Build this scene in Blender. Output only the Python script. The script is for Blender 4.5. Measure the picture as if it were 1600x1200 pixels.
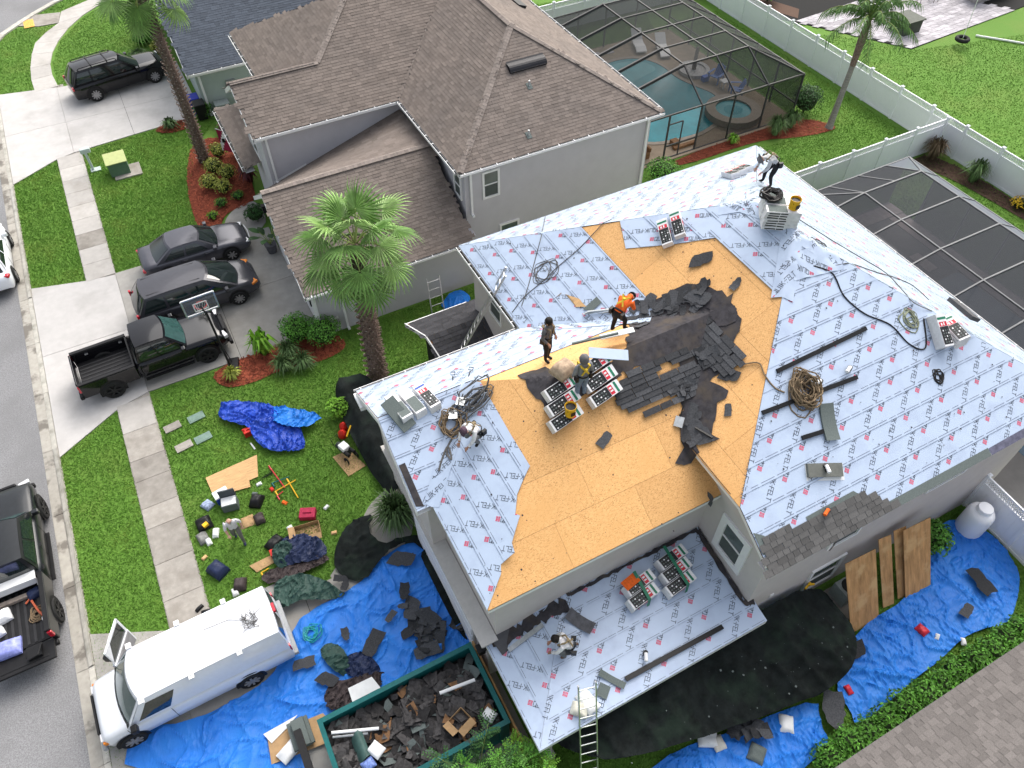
import bpy, bmesh, math, random
import numpy as np
from mathutils import Vector, Matrix, noise
random.seed(11); rng = np.random.default_rng(5)
R_ = math.radians
for o in list(bpy.data.objects): bpy.data.objects.remove(o)
scene = bpy.context.scene
C = scene.collection

# ------------------------------------------------------------------ camera
CAM_H = 23.3; FPX = 1183.0
_p, _r, _y = R_(50.2), R_(-0.35), R_(27.4)
_fw = Vector((math.cos(_p)*math.sin(_y), math.cos(_p)*math.cos(_y), -math.sin(_p)))
_ri = Vector((math.cos(_y), -math.sin(_y), 0)); _up = _ri.cross(_fw)
_r2 = math.cos(_r)*_ri + math.sin(_r)*_up; _u2 = -math.sin(_r)*_ri + math.cos(_r)*_up
cam_d = bpy.data.cameras.new('camera'); cam = bpy.data.objects.new('camera', cam_d); C.objects.link(cam)
cam_d.sensor_width = 36; cam_d.lens = 36*FPX/1600; cam_d.clip_end = 600; cam_d.clip_start = .1
cam.matrix_world = Matrix(((_r2.x, _u2.x, -_fw.x, 0), (_r2.y, _u2.y, -_fw.y, 0), (_r2.z, _u2.z, -_fw.z, CAM_H), (0, 0, 0, 1)))
scene.camera = cam

# ------------------------------------------------------------------ sky, sun, exposure
SUN_EL, SUN_AZ = R_(46), R_(48)          # azimuth clockwise from +Y
w = bpy.data.worlds.new('World'); scene.world = w; w.use_nodes = True
nt = w.node_tree; nt.nodes.clear()
sky = nt.nodes.new('ShaderNodeTexSky'); sky.sky_type = 'NISHITA'; sky.sun_disc = False
sky.sun_elevation = SUN_EL; sky.sun_rotation = SUN_AZ; sky.dust_density = 6; sky.air_density = 1.2; sky.ozone_density = 1.0
hs = nt.nodes.new('ShaderNodeHueSaturation'); hs.inputs['Saturation'].default_value = .42
bg = nt.nodes.new('ShaderNodeBackground'); bg.inputs['Strength'].default_value = .15
wo = nt.nodes.new('ShaderNodeOutputWorld')
nt.links.new(sky.outputs[0], hs.inputs['Color']); nt.links.new(hs.outputs[0], bg.inputs[0]); nt.links.new(bg.outputs[0], wo.inputs[0])
sd = bpy.data.lights.new('sun', 'SUN'); sd.energy = 1.3; sd.angle = R_(72); sd.color = (1, .975, .94)
so = bpy.data.objects.new('sun', sd); C.objects.link(so)
_sdir = Vector((math.cos(SUN_EL)*math.sin(SUN_AZ), math.cos(SUN_EL)*math.cos(SUN_AZ), math.sin(SUN_EL)))
so.rotation_euler = _sdir.to_track_quat('Z', 'Y').to_euler(); so.location = _sdir*60
vs = scene.view_settings
vs.view_transform = 'Standard'; vs.look = 'None'; vs.gamma = 1; vs.exposure = 0.82; vs.use_curve_mapping = False

# ------------------------------------------------------------------ helpers
def ray(px, py): return _fw + (px-800)/FPX*_r2 - (py-600)/FPX*_u2
def G(px, py, z=0.0):
    d = ray(px, py); t = (z-CAM_H)/d.z; return Vector((t*d.x, t*d.y, z))
def lin(h):
    h = h.lstrip('#'); o = []
    for i in (0, 2, 4):
        c = int(h[i:i+2], 16)/255; o.append(c/12.92 if c <= .04045 else ((c+.055)/1.055)**2.4)
    return tuple(o)
MATS = {}
def mat(name, col, rough=.6, metal=0, var=.12, scale=6, bump=0, bscale=60, island=0, spec=.22, coat=0, alpha=1, trans=0, detail=3, obj=0, stain=None, stscale=1.2, stlo=.5, sthi=.7, stretch=None, sheen=0):
    if name in MATS: return MATS[name]
    if isinstance(col, str): col = lin(col)
    m = bpy.data.materials.new(name); m.use_nodes = True; n = m.node_tree.nodes; L = m.node_tree.links
    b = n['Principled BSDF']; b.inputs['Roughness'].default_value = rough; b.inputs['Metallic'].default_value = metal
    b.inputs['Specular IOR Level'].default_value = spec
    if coat: b.inputs['Coat Weight'].default_value = coat; b.inputs['Coat Roughness'].default_value = .05
    if sheen: b.inputs['Sheen Weight'].default_value = sheen; b.inputs['Sheen Roughness'].default_value = .35; b.inputs['Sheen Tint'].default_value = (.93, 1, .97, 1)
    if alpha < 1: b.inputs['Alpha'].default_value = alpha
    if trans: b.inputs['Transmission Weight'].default_value = trans
    tc = n.new('ShaderNodeNewGeometry'); tc_o = tc.outputs['Position']; src = tc_o
    if stretch:
        mp = n.new('ShaderNodeMapping'); mp.inputs['Scale'].default_value = stretch; L.new(src, mp.inputs[0]); src = mp.outputs[0]
    nz = n.new('ShaderNodeTexNoise'); nz.inputs['Scale'].default_value = scale; nz.inputs['Detail'].default_value = detail
    nz.inputs['Roughness'].default_value = .65; L.new(src, nz.inputs['Vector'])
    rp = n.new('ShaderNodeValToRGB'); rp.color_ramp.elements[0].position = .3; rp.color_ramp.elements[1].position = .7
    rp.color_ramp.elements[0].color = tuple(c*(1-var) for c in col)+(1,); rp.color_ramp.elements[1].color = tuple(min(1, c*(1+var)) for c in col)+(1,)
    L.new(nz.outputs['Fac'], rp.inputs[0]); out = rp.outputs[0]
    if stain is not None:
        if isinstance(stain, str): stain = lin(stain)
        n2 = n.new('ShaderNodeTexNoise'); n2.inputs['Scale'].default_value = stscale; n2.inputs['Detail'].default_value = 5; n2.inputs['Roughness'].default_value = .6
        L.new(tc_o, n2.inputs['Vector'])
        r2 = n.new('ShaderNodeValToRGB'); r2.color_ramp.elements[0].position = stlo; r2.color_ramp.elements[1].position = sthi
        L.new(n2.outputs['Fac'], r2.inputs[0])
        mx = n.new('ShaderNodeMixRGB'); L.new(r2.outputs[0], mx.inputs[0]); L.new(out, mx.inputs[1]); mx.inputs[2].default_value = stain+(1,); out = mx.outputs[0]
    if island or obj:
        g = n.new('ShaderNodeNewGeometry') if island else n.new('ShaderNodeObjectInfo')
        mr = n.new('ShaderNodeMapRange'); a = island or obj
        mr.inputs['To Min'].default_value = 1-a; mr.inputs['To Max'].default_value = 1+a
        if island:
            oi = n.new('ShaderNodeObjectInfo'); ad = n.new('ShaderNodeMath'); ad.operation = 'ADD'; fr = n.new('ShaderNodeMath'); fr.operation = 'FRACT'
            L.new(g.outputs['Random Per Island'], ad.inputs[0]); L.new(oi.outputs['Random'], ad.inputs[1]); L.new(ad.outputs[0], fr.inputs[0]); L.new(fr.outputs[0], mr.inputs[0])
        else: L.new(g.outputs['Random'], mr.inputs[0])
        mx = n.new('ShaderNodeVectorMath'); mx.operation = 'SCALE'; L.new(out, mx.inputs[0]); L.new(mr.outputs[0], mx.inputs['Scale']); out = mx.outputs[0]
    L.new(out, b.inputs['Base Color'])
    if bump:
        nb = n.new('ShaderNodeTexNoise'); nb.inputs['Scale'].default_value = bscale; nb.inputs['Detail'].default_value = 4; L.new(src, nb.inputs['Vector'])
        bp = n.new('ShaderNodeBump'); bp.inputs['Strength'].default_value = bump; bp.inputs['Distance'].default_value = .02
        L.new(nb.outputs['Fac'], bp.inputs['Height']); L.new(bp.outputs[0], b.inputs['Normal'])
    MATS[name] = m; return m

ORG = {}
def org(o): return ORG.get(o.name, Vector((0, 0, 0)))
class MB:
    def __init__(s): s.v = []; s.f = []; s.m = []
    def poly(s, pts, mi=0):
        k = len(s.v); s.v += [tuple(p) for p in pts]; s.f.append(tuple(range(k, k+len(pts)))); s.m.append(mi)
    def hexa(s, p, mi=0):      # 8 points: bottom 4 ccw, top 4 ccw
        k = len(s.v); s.v += [tuple(q) for q in p]
        for f in ((3, 2, 1, 0), (4, 5, 6, 7), (0, 1, 5, 4), (1, 2, 6, 5), (2, 3, 7, 6), (3, 0, 4, 7)):
            s.f.append(tuple(k+i for i in f)); s.m.append(mi)
    def box(s, c, d, rz=0, mi=0, M=None):
        hx, hy, hz = d[0]/2, d[1]/2, d[2]/2
        P = [Vector((x, y, z)) for z in (-hz, hz) for x, y in ((-hx, -hy), (hx, -hy), (hx, hy), (-hx, hy))]
        if rz: Mz = Matrix.Rotation(rz, 3, 'Z'); P = [Mz @ p for p in P]
        if M is not None: P = [M @ p for p in P]
        c = Vector(c); s.hexa([p+c for p in P], mi)
    def b2(s, x0, y0, z0, x1, y1, z1, mi=0): s.box(((x0+x1)/2, (y0+y1)/2, (z0+z1)/2), (x1-x0, y1-y0, z1-z0), 0, mi)
    def prism(s, poly, z0, z1, mi=0):
        n = len(poly); k = len(s.v)
        a = sum(poly[i][0]*poly[(i+1) % n][1]-poly[(i+1) % n][0]*poly[i][1] for i in range(n))
        if a < 0: poly = poly[::-1]
        s.v += [(p[0], p[1], z0) for p in poly]+[(p[0], p[1], z1) for p in poly]
        s.f.append(tuple(range(k+n-1, k-1, -1))); s.f.append(tuple(range(k+n, k+2*n))); s.m += [mi, mi]
        for i in range(n):
            j = (i+1) % n; s.f.append((k+i, k+j, k+n+j, k+n+i)); s.m.append(mi)
    def tube(s, pts, r, n=6, mi=0, cap=True):
        pts = [Vector(p) for p in pts]; rings = []
        if not hasattr(r, '__len__'): r = [r]*len(pts)
        prev = None
        for i, p in enumerate(pts):
            t = (pts[min(i+1, len(pts)-1)]-pts[max(i-1, 0)])
            t = t.normalized() if t.length > 1e-9 else Vector((0, 0, 1))
            if prev is None: a = Vector((0, 0, 1)) if abs(t.z) < .9 else Vector((1, 0, 0)); e1 = t.cross(a).normalized()
            else:
                e1 = prev-t*prev.dot(t); e1 = e1.normalized() if e1.length > 1e-6 else t.orthogonal().normalized()
            prev = e1; e2 = t.cross(e1)
            k = len(s.v); s.v += [tuple(p+r[i]*(math.cos(2*math.pi*j/n)*e1+math.sin(2*math.pi*j/n)*e2)) for j in range(n)]; rings.append(k)
        for a, b in zip(rings, rings[1:]):
            for j in range(n): s.f.append((a+j, a+(j+1) % n, b+(j+1) % n, b+j)); s.m.append(mi)
        if cap:
            s.f.append(tuple(rings[0]+j for j in range(n-1, -1, -1))); s.f.append(tuple(rings[-1]+j for j in range(n))); s.m += [mi, mi]
    def bar(s, a, b, w, h, mi=0, up=(0, 0, 1)):
        a = Vector(a); b = Vector(b); t = (b-a).normalized(); up = Vector(up)
        sd = t.cross(up); sd = sd.normalized() if sd.length > 1e-6 else Vector((1, 0, 0)); u = sd.cross(t)
        P = []
        for q in (a, b): P += [q-sd*w/2-u*h/2, q+sd*w/2-u*h/2, q+sd*w/2+u*h/2, q-sd*w/2+u*h/2]
        s.hexa([P[0], P[1], P[5], P[4], P[3], P[2], P[6], P[7]], mi)
    def lathe(s, prof, n=16, c=(0, 0, 0), mi=0, M=None):
        c = Vector(c); k0 = len(s.v)
        for rr, z in prof:
            for j in range(n):
                p = Vector((rr*math.cos(2*math.pi*j/n), rr*math.sin(2*math.pi*j/n), z))
                if M is not None: p = M @ p
                s.v.append(tuple(p+c))
        for i in range(len(prof)-1):
            for j in range(n):
                a = k0+i*n+j; b = k0+i*n+(j+1) % n; s.f.append((a, b, b+n, a+n)); s.m.append(mi)
    def grid(s, fn, nu, nv, mi=0):
        k = len(s.v)
        for j in range(nv+1):
            for i in range(nu+1): s.v.append(tuple(fn(i/nu, j/nv)))
        for j in range(nv):
            for i in range(nu):
                a = k+j*(nu+1)+i; s.f.append((a, a+1, a+nu+2, a+nu+1)); s.m.append(mi)
    def mesh(s, name, mats, off=Vector((0, 0, 0)), smooth=False):
        me = bpy.data.meshes.new(name)
        me.from_pydata([(v[0]-off[0], v[1]-off[1], v[2]-off[2]) for v in s.v], [], s.f)
        for m in (mats if isinstance(mats, (list, tuple)) else [mats]): me.materials.append(m)
        if any(s.m): me.polygons.foreach_set('material_index', s.m)
        if smooth: me.polygons.foreach_set('use_smooth', [True]*len(s.f))
        me.update(); return me
    def build(s, name, mats, parent=None, smooth=False, world=True, base=None, bevel=0, **tags):
        # world: coordinates are world ones; top-level things get their origin at base (or the bottom centre)
        if parent is not None: off = org(parent) if world else Vector((0, 0, 0))
        elif base is not None: off = Vector(base)
        elif world:
            a = np.array(s.v); off = Vector((float(a[:, 0].mean()), float(a[:, 1].mean()), float(a[:, 2].min())))
        else: off = Vector((0, 0, 0))
        o = bpy.data.objects.new(name, s.mesh(name, mats, off, smooth)); C.objects.link(o)
        if parent is not None: o.parent = parent; ORG[o.name] = off.copy()
        else: o.location = off; ORG[o.name] = off.copy()
        if bevel:
            md = o.modifiers.new('bevel', 'BEVEL'); md.width = bevel; md.segments = 2; md.limit_method = 'ANGLE'
        tag(o, **tags); return o
def tag(o, label=None, cat=None, group=None, kind=None):
    if label: o['label'] = label
    if cat: o['category'] = cat
    if group: o['group'] = group
    if kind: o['kind'] = kind
    return o
def thing(name, label, cat, loc, rz=0, group=None):
    o = bpy.data.objects.new(name, None); C.objects.link(o); o.location = loc; o.rotation_euler = (0, 0, rz); o.empty_display_size = .2
    ORG[o.name] = Vector(loc); return tag(o, label, cat, group)
def inst(me, name, parent=None, M=None, **tags):
    o = bpy.data.objects.new(name, me); C.objects.link(o)
    if parent is not None: o.parent = parent
    if M is not None: o.matrix_basis = M
    return tag(o, **tags)
def copy_tree(o, parent=None):
    c = o.copy(); C.objects.link(c); c.parent = parent
    for ch in list(o.children): copy_tree(ch, c)
    return c
def npmesh(name, V, F, mats, smooth=False, loc=None):
    V = np.asarray(V, np.float32); F = np.asarray(F, np.int32); k = F.shape[1]
    me = bpy.data.meshes.new(name); me.vertices.add(len(V)); me.vertices.foreach_set('co', V.ravel())
    me.loops.add(F.size); me.loops.foreach_set('vertex_index', F.ravel())
    me.polygons.add(len(F)); me.polygons.foreach_set('loop_start', np.arange(0, F.size, k, dtype=np.int32)); me.polygons.foreach_set('loop_total', np.full(len(F), k, np.int32))
    for m in (mats if isinstance(mats, (list, tuple)) else [mats]): me.materials.append(m)
    me.polygons.foreach_set('use_smooth', np.full(len(F), smooth, bool))
    me.update(calc_edges=True); return me
def clip(poly, n, d):          # keep n.p <= d (2-D polygon)
    out = []
    for i in range(len(poly)):
        a = poly[i]; b = poly[(i+1) % len(poly)]
        da = n[0]*a[0]+n[1]*a[1]-d; db = n[0]*b[0]+n[1]*b[1]-d
        if da <= 0: out.append(a)
        if da*db < 0: t = da/(da-db); out.append((a[0]+t*(b[0]-a[0]), a[1]+t*(b[1]-a[1])))
    return out
def area2(p): return .5*abs(sum(p[i][0]*p[(i+1) % len(p)][1]-p[(i+1) % len(p)][0]*p[i][1] for i in range(len(p))))
def inside(p, poly):
    x, y = p[0], p[1]; c = False; n = len(poly)
    for i in range(n):
        x1, y1 = poly[i][0], poly[i][1]; x2, y2 = poly[i-1][0], poly[i-1][1]
        if (y1 > y) != (y2 > y) and x < (x2-x1)*(y-y1)/(y2-y1)+x1: c = not c
    return c
def inside_np(X, Y, poly):
    c = np.zeros(len(X), bool); n = len(poly)
    for i in range(n):
        x1, y1 = poly[i][0], poly[i][1]; x2, y2 = poly[i-1][0], poly[i-1][1]
        if y1 == y2: continue
        c ^= ((y1 > Y) != (y2 > Y)) & (X < (x2-x1)*(Y-y1)/(y2-y1)+x1)
    return c
def smooth_poly(poly, it=2):
    for _ in range(it):
        q = []
        for i in range(len(poly)):
            a = poly[i]; b = poly[(i+1) % len(poly)]
            q += [(a[0]*.75+b[0]*.25, a[1]*.75+b[1]*.25), (a[0]*.25+b[0]*.75, a[1]*.25+b[1]*.75)]
        poly = q
    return poly
def sheet(poly, zf, cell=.1, mi=0, mb=None):     # a cloth-like sheet: grid cells clipped to an outline, lifted by zf(x, y)
    mb = mb or MB(); xs = [p[0] for p in poly]; ys = [p[1] for p in poly]; idx = {}
    def vid(p):
        k = (round(p[0], 4), round(p[1], 4))
        if k not in idx: idx[k] = len(mb.v); mb.v.append((p[0], p[1], zf(p[0], p[1])))
        return idx[k]
    x = math.floor(min(xs)/cell)*cell
    while x < max(xs):
        col = clip(clip(poly, (-1, 0), -x), (1, 0), x+cell)
        if len(col) > 2:
            y = math.floor(min(p[1] for p in col)/cell)*cell; ym = max(p[1] for p in col)
            while y < ym:
                q = clip(clip(col, (0, -1), -y), (0, 1), y+cell)
                if len(q) > 2 and area2(q) > 1e-6:
                    f = []
                    for p in q:
                        k = vid(p)
                        if not f or (f[-1] != k and f[0] != k): f.append(k)
                    if len(f) > 2: mb.f.append(tuple(f)); mb.m.append(mi)
                y += cell
        x += cell
    return mb
def wrinkle(seed, amp=.06, fine=.02, k=1.0):
    rr = random.Random(seed); W = []
    for i in range(11):
        a = rr.uniform(0, math.pi); f = rr.uniform(.7, 3.2)*k; W.append((math.cos(a)*f, math.sin(a)*f, rr.uniform(0, 6), rr.uniform(.5, 1)/f**.6))
    o = Vector((rr.uniform(0, 50), rr.uniform(0, 50), rr.uniform(0, 50)))
    def fn(x, y):
        n1 = noise.noise(Vector((x*.8, y*.8, 3))+o); n2 = noise.noise(Vector((x*.8, y*.8, 9))+o); wx = x+.45*n1; wy = y+.45*n2; z = 0
        for a, b, p, q in W: z += q*(1-abs(math.sin(wx*a+wy*b+p)))**9*max(0, noise.noise(Vector((x*.7+p, y*.7, p))+o)+.2)
        r = 1-abs(noise.noise(Vector((wx*1.9*k, wy*1.9*k, 1))+o)); r2 = 1-abs(noise.noise(Vector((wx*4.6*k, wy*4.6*k, 5))+o))
        return amp*1.9*z+amp*.55*r**10+fine*.55*r2**8+amp*.3*n1
    return fn
# ------------------------------------------------------------------ materials
M_lawn = mat('lawn_soil', (.105, .215, .032), .9, var=.2, scale=30, bump=.6, bscale=120, stain=(.135, .215, .04), stscale=.32, stlo=.5, sthi=.7)
M_blade = mat('grass_blade', (.122, .262, .034), .6, var=.2, scale=.35, island=.13, stain=(.195, .285, .05), stscale=.7, stlo=.5, sthi=.7)
M_road = mat('asphalt', (.22, .22, .225), .9, var=.4, scale=26, bump=.5, bscale=90, stain=(.17, .17, .172), stscale=.3, stlo=.45, sthi=.75, detail=6)
M_conc = mat('concrete', (.42, .40, .375), .85, var=.09, scale=3, bump=.15, bscale=120, obj=.1, stain=(.32, .30, .27), stscale=.7, stlo=.48, sthi=.75, detail=6)
M_concd = mat('concrete_weathered', (.31, .288, .258), .85, var=.16, scale=5, bump=.2, bscale=120, obj=.16, stain=(.22, .2, .175), stscale=1.3, stlo=.45, sthi=.7, detail=6)
M_drive = mat('drive_concrete', (.47, .455, .44), .85, var=.07, scale=2, bump=.12, bscale=140, obj=.06, stain=(.38, .365, .35), stscale=.55, stlo=.5, sthi=.72, detail=7)
M_driveo = mat('drive_concrete_old', (.33, .318, .295), .85, var=.12, scale=2, bump=.12, bscale=140, obj=.08, stain=(.25, .238, .22), stscale=.6, stlo=.45, sthi=.7, detail=7)
M_gutter = mat('gutter_concrete', (.36, .34, .30), .85, var=.14, scale=4, obj=.1, stain=(.17, .155, .135), stscale=.9, stlo=.52, sthi=.6, detail=6)
M_kerb = mat('kerb_concrete', (.47, .45, .40), .85, var=.14, scale=6, obj=.08, stain=(.28, .27, .23), stscale=2, stlo=.5, sthi=.7, detail=6)
M_mulch = mat('red_mulch', (.22, .055, .03), .95, var=.5, scale=45, island=.5)
M_mulchb = mat('dark_mulch', (.075, .045, .032), .95, var=.4, scale=45, island=.5)
M_wallA = mat('stucco_beige', (.56, .52, .50), .9, var=.04, scale=2, bump=.1, bscale=200)
M_wallB = mat('stucco_grey', (.50, .49, .52), .9, var=.035, scale=1.5, bump=.1, bscale=200)
M_wallC = mat('stucco_sage', (.36, .42, .40), .9, var=.04, scale=2, bump=.1, bscale=200)
M_white = mat('white_paint', (.78, .78, .78), .5, var=.03)
M_vinyl = mat('white_vinyl', (.90, .91, .94), .4, var=.02, scale=1)
M_glass = mat('window_glass', (.10, .125, .115), .05, var=.3, scale=.7, spec=.8)
M_screenw = mat('insect_screen', (.085, .10, .095), .6, var=.1)
M_black = mat('black_plastic', (.012, .012, .013), .45, var=.2)
M_dark = mat('dark_void', (.01, .01, .01), .9)
M_alu = mat('aluminium', (.55, .56, .57), .35, metal=.85, var=.1)
M_galv = mat('galvanised', (.42, .44, .45), .4, metal=.6, var=.15)
M_red = mat('red_plastic', (.55, .03, .02), .4, var=.15)
M_yel = mat('yellow_plastic', (.75, .43, .02), .45, var=.1)
M_orange = mat('orange_cloth', (.75, .13, .02), .8, var=.2, scale=15)
M_card = mat('cardboard', (.42, .27, .14), .9, var=.15, scale=5)
M_ply = mat('plywood', (.56, .35, .17), .8, var=.25, scale=3, stretch=(1, 8, 1), detail=6)
M_plyd = mat('plywood_stained', (.47, .265, .115), .8, var=.35, scale=1.6, stretch=(5, 1, .6), detail=7, stain=(.58, .37, .18), stscale=1.3, stlo=.5, sthi=.62)
M_wood = mat('wood_brown', (.22, .12, .06), .8, var=.3, scale=5)
M_paper = mat('white_paper', (.75, .76, .76), .7, var=.06, scale=4)
M_felt = mat('felt_white', (.44, .53, .675), .42, sheen=.9, var=.035, scale=1.3, spec=.6, bump=.3, bscale=2.2, stain=(.37, .445, .59), stscale=1.6, stlo=.5, sthi=.75)
M_ink = mat('felt_ink', (.07, .08, .105), .6, sheen=.55, var=.2)
M_inkr = mat('felt_red', (.60, .08, .14), .6, sheen=.5, var=.15)
M_inkl = mat('felt_line', (.16, .18, .24), .6, var=.3, scale=20)
M_shB = mat('shingle_brown', (.19, .158, .138), .95, var=.2, scale=40, island=.16, stain=(.155, .132, .118), stscale=.5, stlo=.45, sthi=.75)
M_shBc = mat('shingle_brown_cap', (.235, .20, .178), .95, var=.22, scale=40, island=.15)
M_shC = mat('shingle_slate', (.075, .088, .11), .95, var=.2, scale=40, island=.16)
M_shD = mat('shingle_taupe', (.14, .128, .122), .95, var=.2, scale=40, island=.15)
M_shA = mat('shingle_new', (.10, .098, .096), .95, var=.22, scale=40, obj=.22)
M_old = mat('shingle_old', (.055, .057, .062), .95, var=.35, scale=25, obj=.4)
M_oldi = mat('shingle_old_debris', (.055, .052, .052), .95, var=.4, scale=12, island=.6)
M_blackfelt = mat('black_underlay', (.045, .042, .047), .85, var=.35, scale=5, stain=(.075, .062, .052), stscale=1.2, stlo=.5, sthi=.65)
M_slip = mat('grey_shingle_strip', (.125, .148, .142), .9, var=.2, scale=40)
M_blue = mat('blue_tarp', (.022, .185, .65), .5, var=.15, scale=1.2, bump=.3, bscale=16, stain=(.03, .22, .70), stscale=.8, stlo=.45, sthi=.7, spec=.3)
M_bluep = mat('blue_violet_tarp', (.018, .065, .42), .45, var=.2, scale=2, bump=.35, bscale=18, spec=.3)
M_bluel = mat('light_blue_tarp', (.012, .17, .60), .5, var=.25, scale=2, bump=.35, bscale=18, spec=.3)
M_green = mat('green_tarp', (.035, .075, .062), .5, var=.2, scale=2, bump=.4, bscale=18)
M_brownt = mat('brown_tarp', (.05, .038, .038), .6, var=.2, scale=2, bump=.4, bscale=18)
M_navyt = mat('navy_tarp', (.02, .03, .075), .5, var=.2, scale=2, bump=.4, bscale=18)
M_net = mat('black_net', (.011, .014, .0135), .85, spec=.12, var=.45, scale=3, bump=.5, bscale=14, stain=(.018, .028, .021), stscale=1.1, stlo=.5, sthi=.66)
M_teal = mat('dumpster_teal', (.005, .105, .105), .5, var=.2, scale=3, stain=(.03, .045, .04), stscale=3, stlo=.62, sthi=.7)
M_rope = mat('tan_rope', (.20, .145, .09), .9, var=.3, scale=40)
M_ropeg = mat('grey_rope', (.12, .115, .11), .9, var=.3, scale=40)
M_hose = mat('black_hose', (.02, .018, .018), .5)
M_bark = mat('palm_bark', (.145, .105, .085), .95, var=.5, scale=12, bump=1, bscale=25, island=.35)
M_boot = mat('palm_boot_tips', (.40, .35, .31), .95, var=.4, scale=12, island=.3)
M_barkr = mat('palm_smooth_trunk', (.25, .235, .215), .9, var=.3, scale=4, stretch=(1, 1, 8), bump=.4, bscale=10)
M_fan = mat('fan_leaf', (.12, .235, .052), .5, var=.25, scale=3, island=.22)
M_fanl = mat('fan_leaf_pale', (.195, .32, .09), .5, var=.25, scale=3, island=.22)
M_feather = mat('feather_leaf', (.09, .18, .045), .55, var=.3, scale=3, island=.3)
M_stalk = mat('palm_stalk', (.22, .28, .08), .6, var=.2)
M_leaf = mat('shrub_leaf', (.085, .235, .03), .5, var=.3, scale=4, island=.5)
M_leafy = mat('shrub_leaf_yellow', (.26, .29, .05), .5, var=.3, scale=4, island=.45)
M_leafd = mat('shrub_leaf_dark', (.035, .095, .025), .55, var=.3, scale=4, island=.5)
M_leafl = mat('shrub_leaf_lime', (.17, .36, .035), .5, var=.3, scale=4, island=.4)
M_leafr = mat('red_leaf', (.075, .018, .022), .5, var=.4, scale=4, island=.5)
M_clump = mat('grass_clump', (.085, .145, .05), .6, var=.35, scale=4, island=.45)
M_cage = mat('cage_bronze', (.055, .055, .055), .5, var=.1)
M_cagel = mat('cage_grey', (.16, .165, .17), .5, var=.1)
M_scr = mat('cage_screen', (.03, .034, .034), .9, var=.05, alpha=.64)
M_scrA = mat('cage_screen_dense', (.036, .039, .046), .9, var=.05, alpha=.83)
M_scrL = mat('cage_screen_pale', (.17, .19, .22), .9, var=.05, alpha=.75)
M_deckB = mat('pool_deck_tan', (.32, .255, .19), .85, var=.12, scale=3)
M_paver = mat('paver_grey', (.38, .36, .38), .85, var=.2, scale=5, obj=.25)
M_paverp = mat('paver_pink', (.40, .34, .33), .85, var=.15, scale=5, obj=.15)
M_water = mat('pool_water', (.008, .235, .29), .22, var=.2, scale=.8, bump=.08, bscale=3, spec=.12)
M_waterL = mat('pool_water_shallow', (.08, .34, .39), .22, var=.15, scale=.8, bump=.08, bscale=3, spec=.12)
M_waterD = mat('pool_water_dark', (.04, .10, .16), .06, var=.2, scale=.8, spec=.6)
M_tyre = mat('tyre_rubber', (.018, .018, .018), .8, var=.2)
M_rim = mat('rim_alloy', (.35, .35, .36), .35, metal=.7, var=.1)
M_rimd = mat('rim_dark', (.02, .02, .02), .5, var=.1)
M_pblack = mat('car_black', (.006, .006, .008), .12, var=.1, coat=.25, spec=.35)
M_pgrey = mat('car_grey', (.085, .085, .10), .25, metal=.35, var=.05, coat=.25, spec=.35)
M_pgreyd = mat('car_grey_dark', (.055, .055, .065), .25, metal=.3, var=.05, coat=.25, spec=.35)
M_pwhite = mat('car_white', (.76, .78, .82), .28, var=.03, coat=.6)
M_cglass = mat('car_glass', (.012, .02, .02), .03, var=.2, spec=1)
M_cglasst = mat('car_glass_tint', (.03, .075, .07), .03, var=.2, spec=1)
M_tail = mat('tail_lamp', (.5, .012, .03), .15, var=.15, coat=1)
M_lamp = mat('head_lamp', (.6, .6, .62), .1, var=.1, coat=1)
M_amber = mat('amber_lamp', (.7, .22, .03), .2, var=.1)
M_skin = mat('skin', (.36, .19, .125), .55, var=.08)
M_skinp = mat('skin_pale', (.52, .30, .22), .55, var=.08)
M_hair = mat('hair_dark', (.012, .01, .009), .7)

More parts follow.
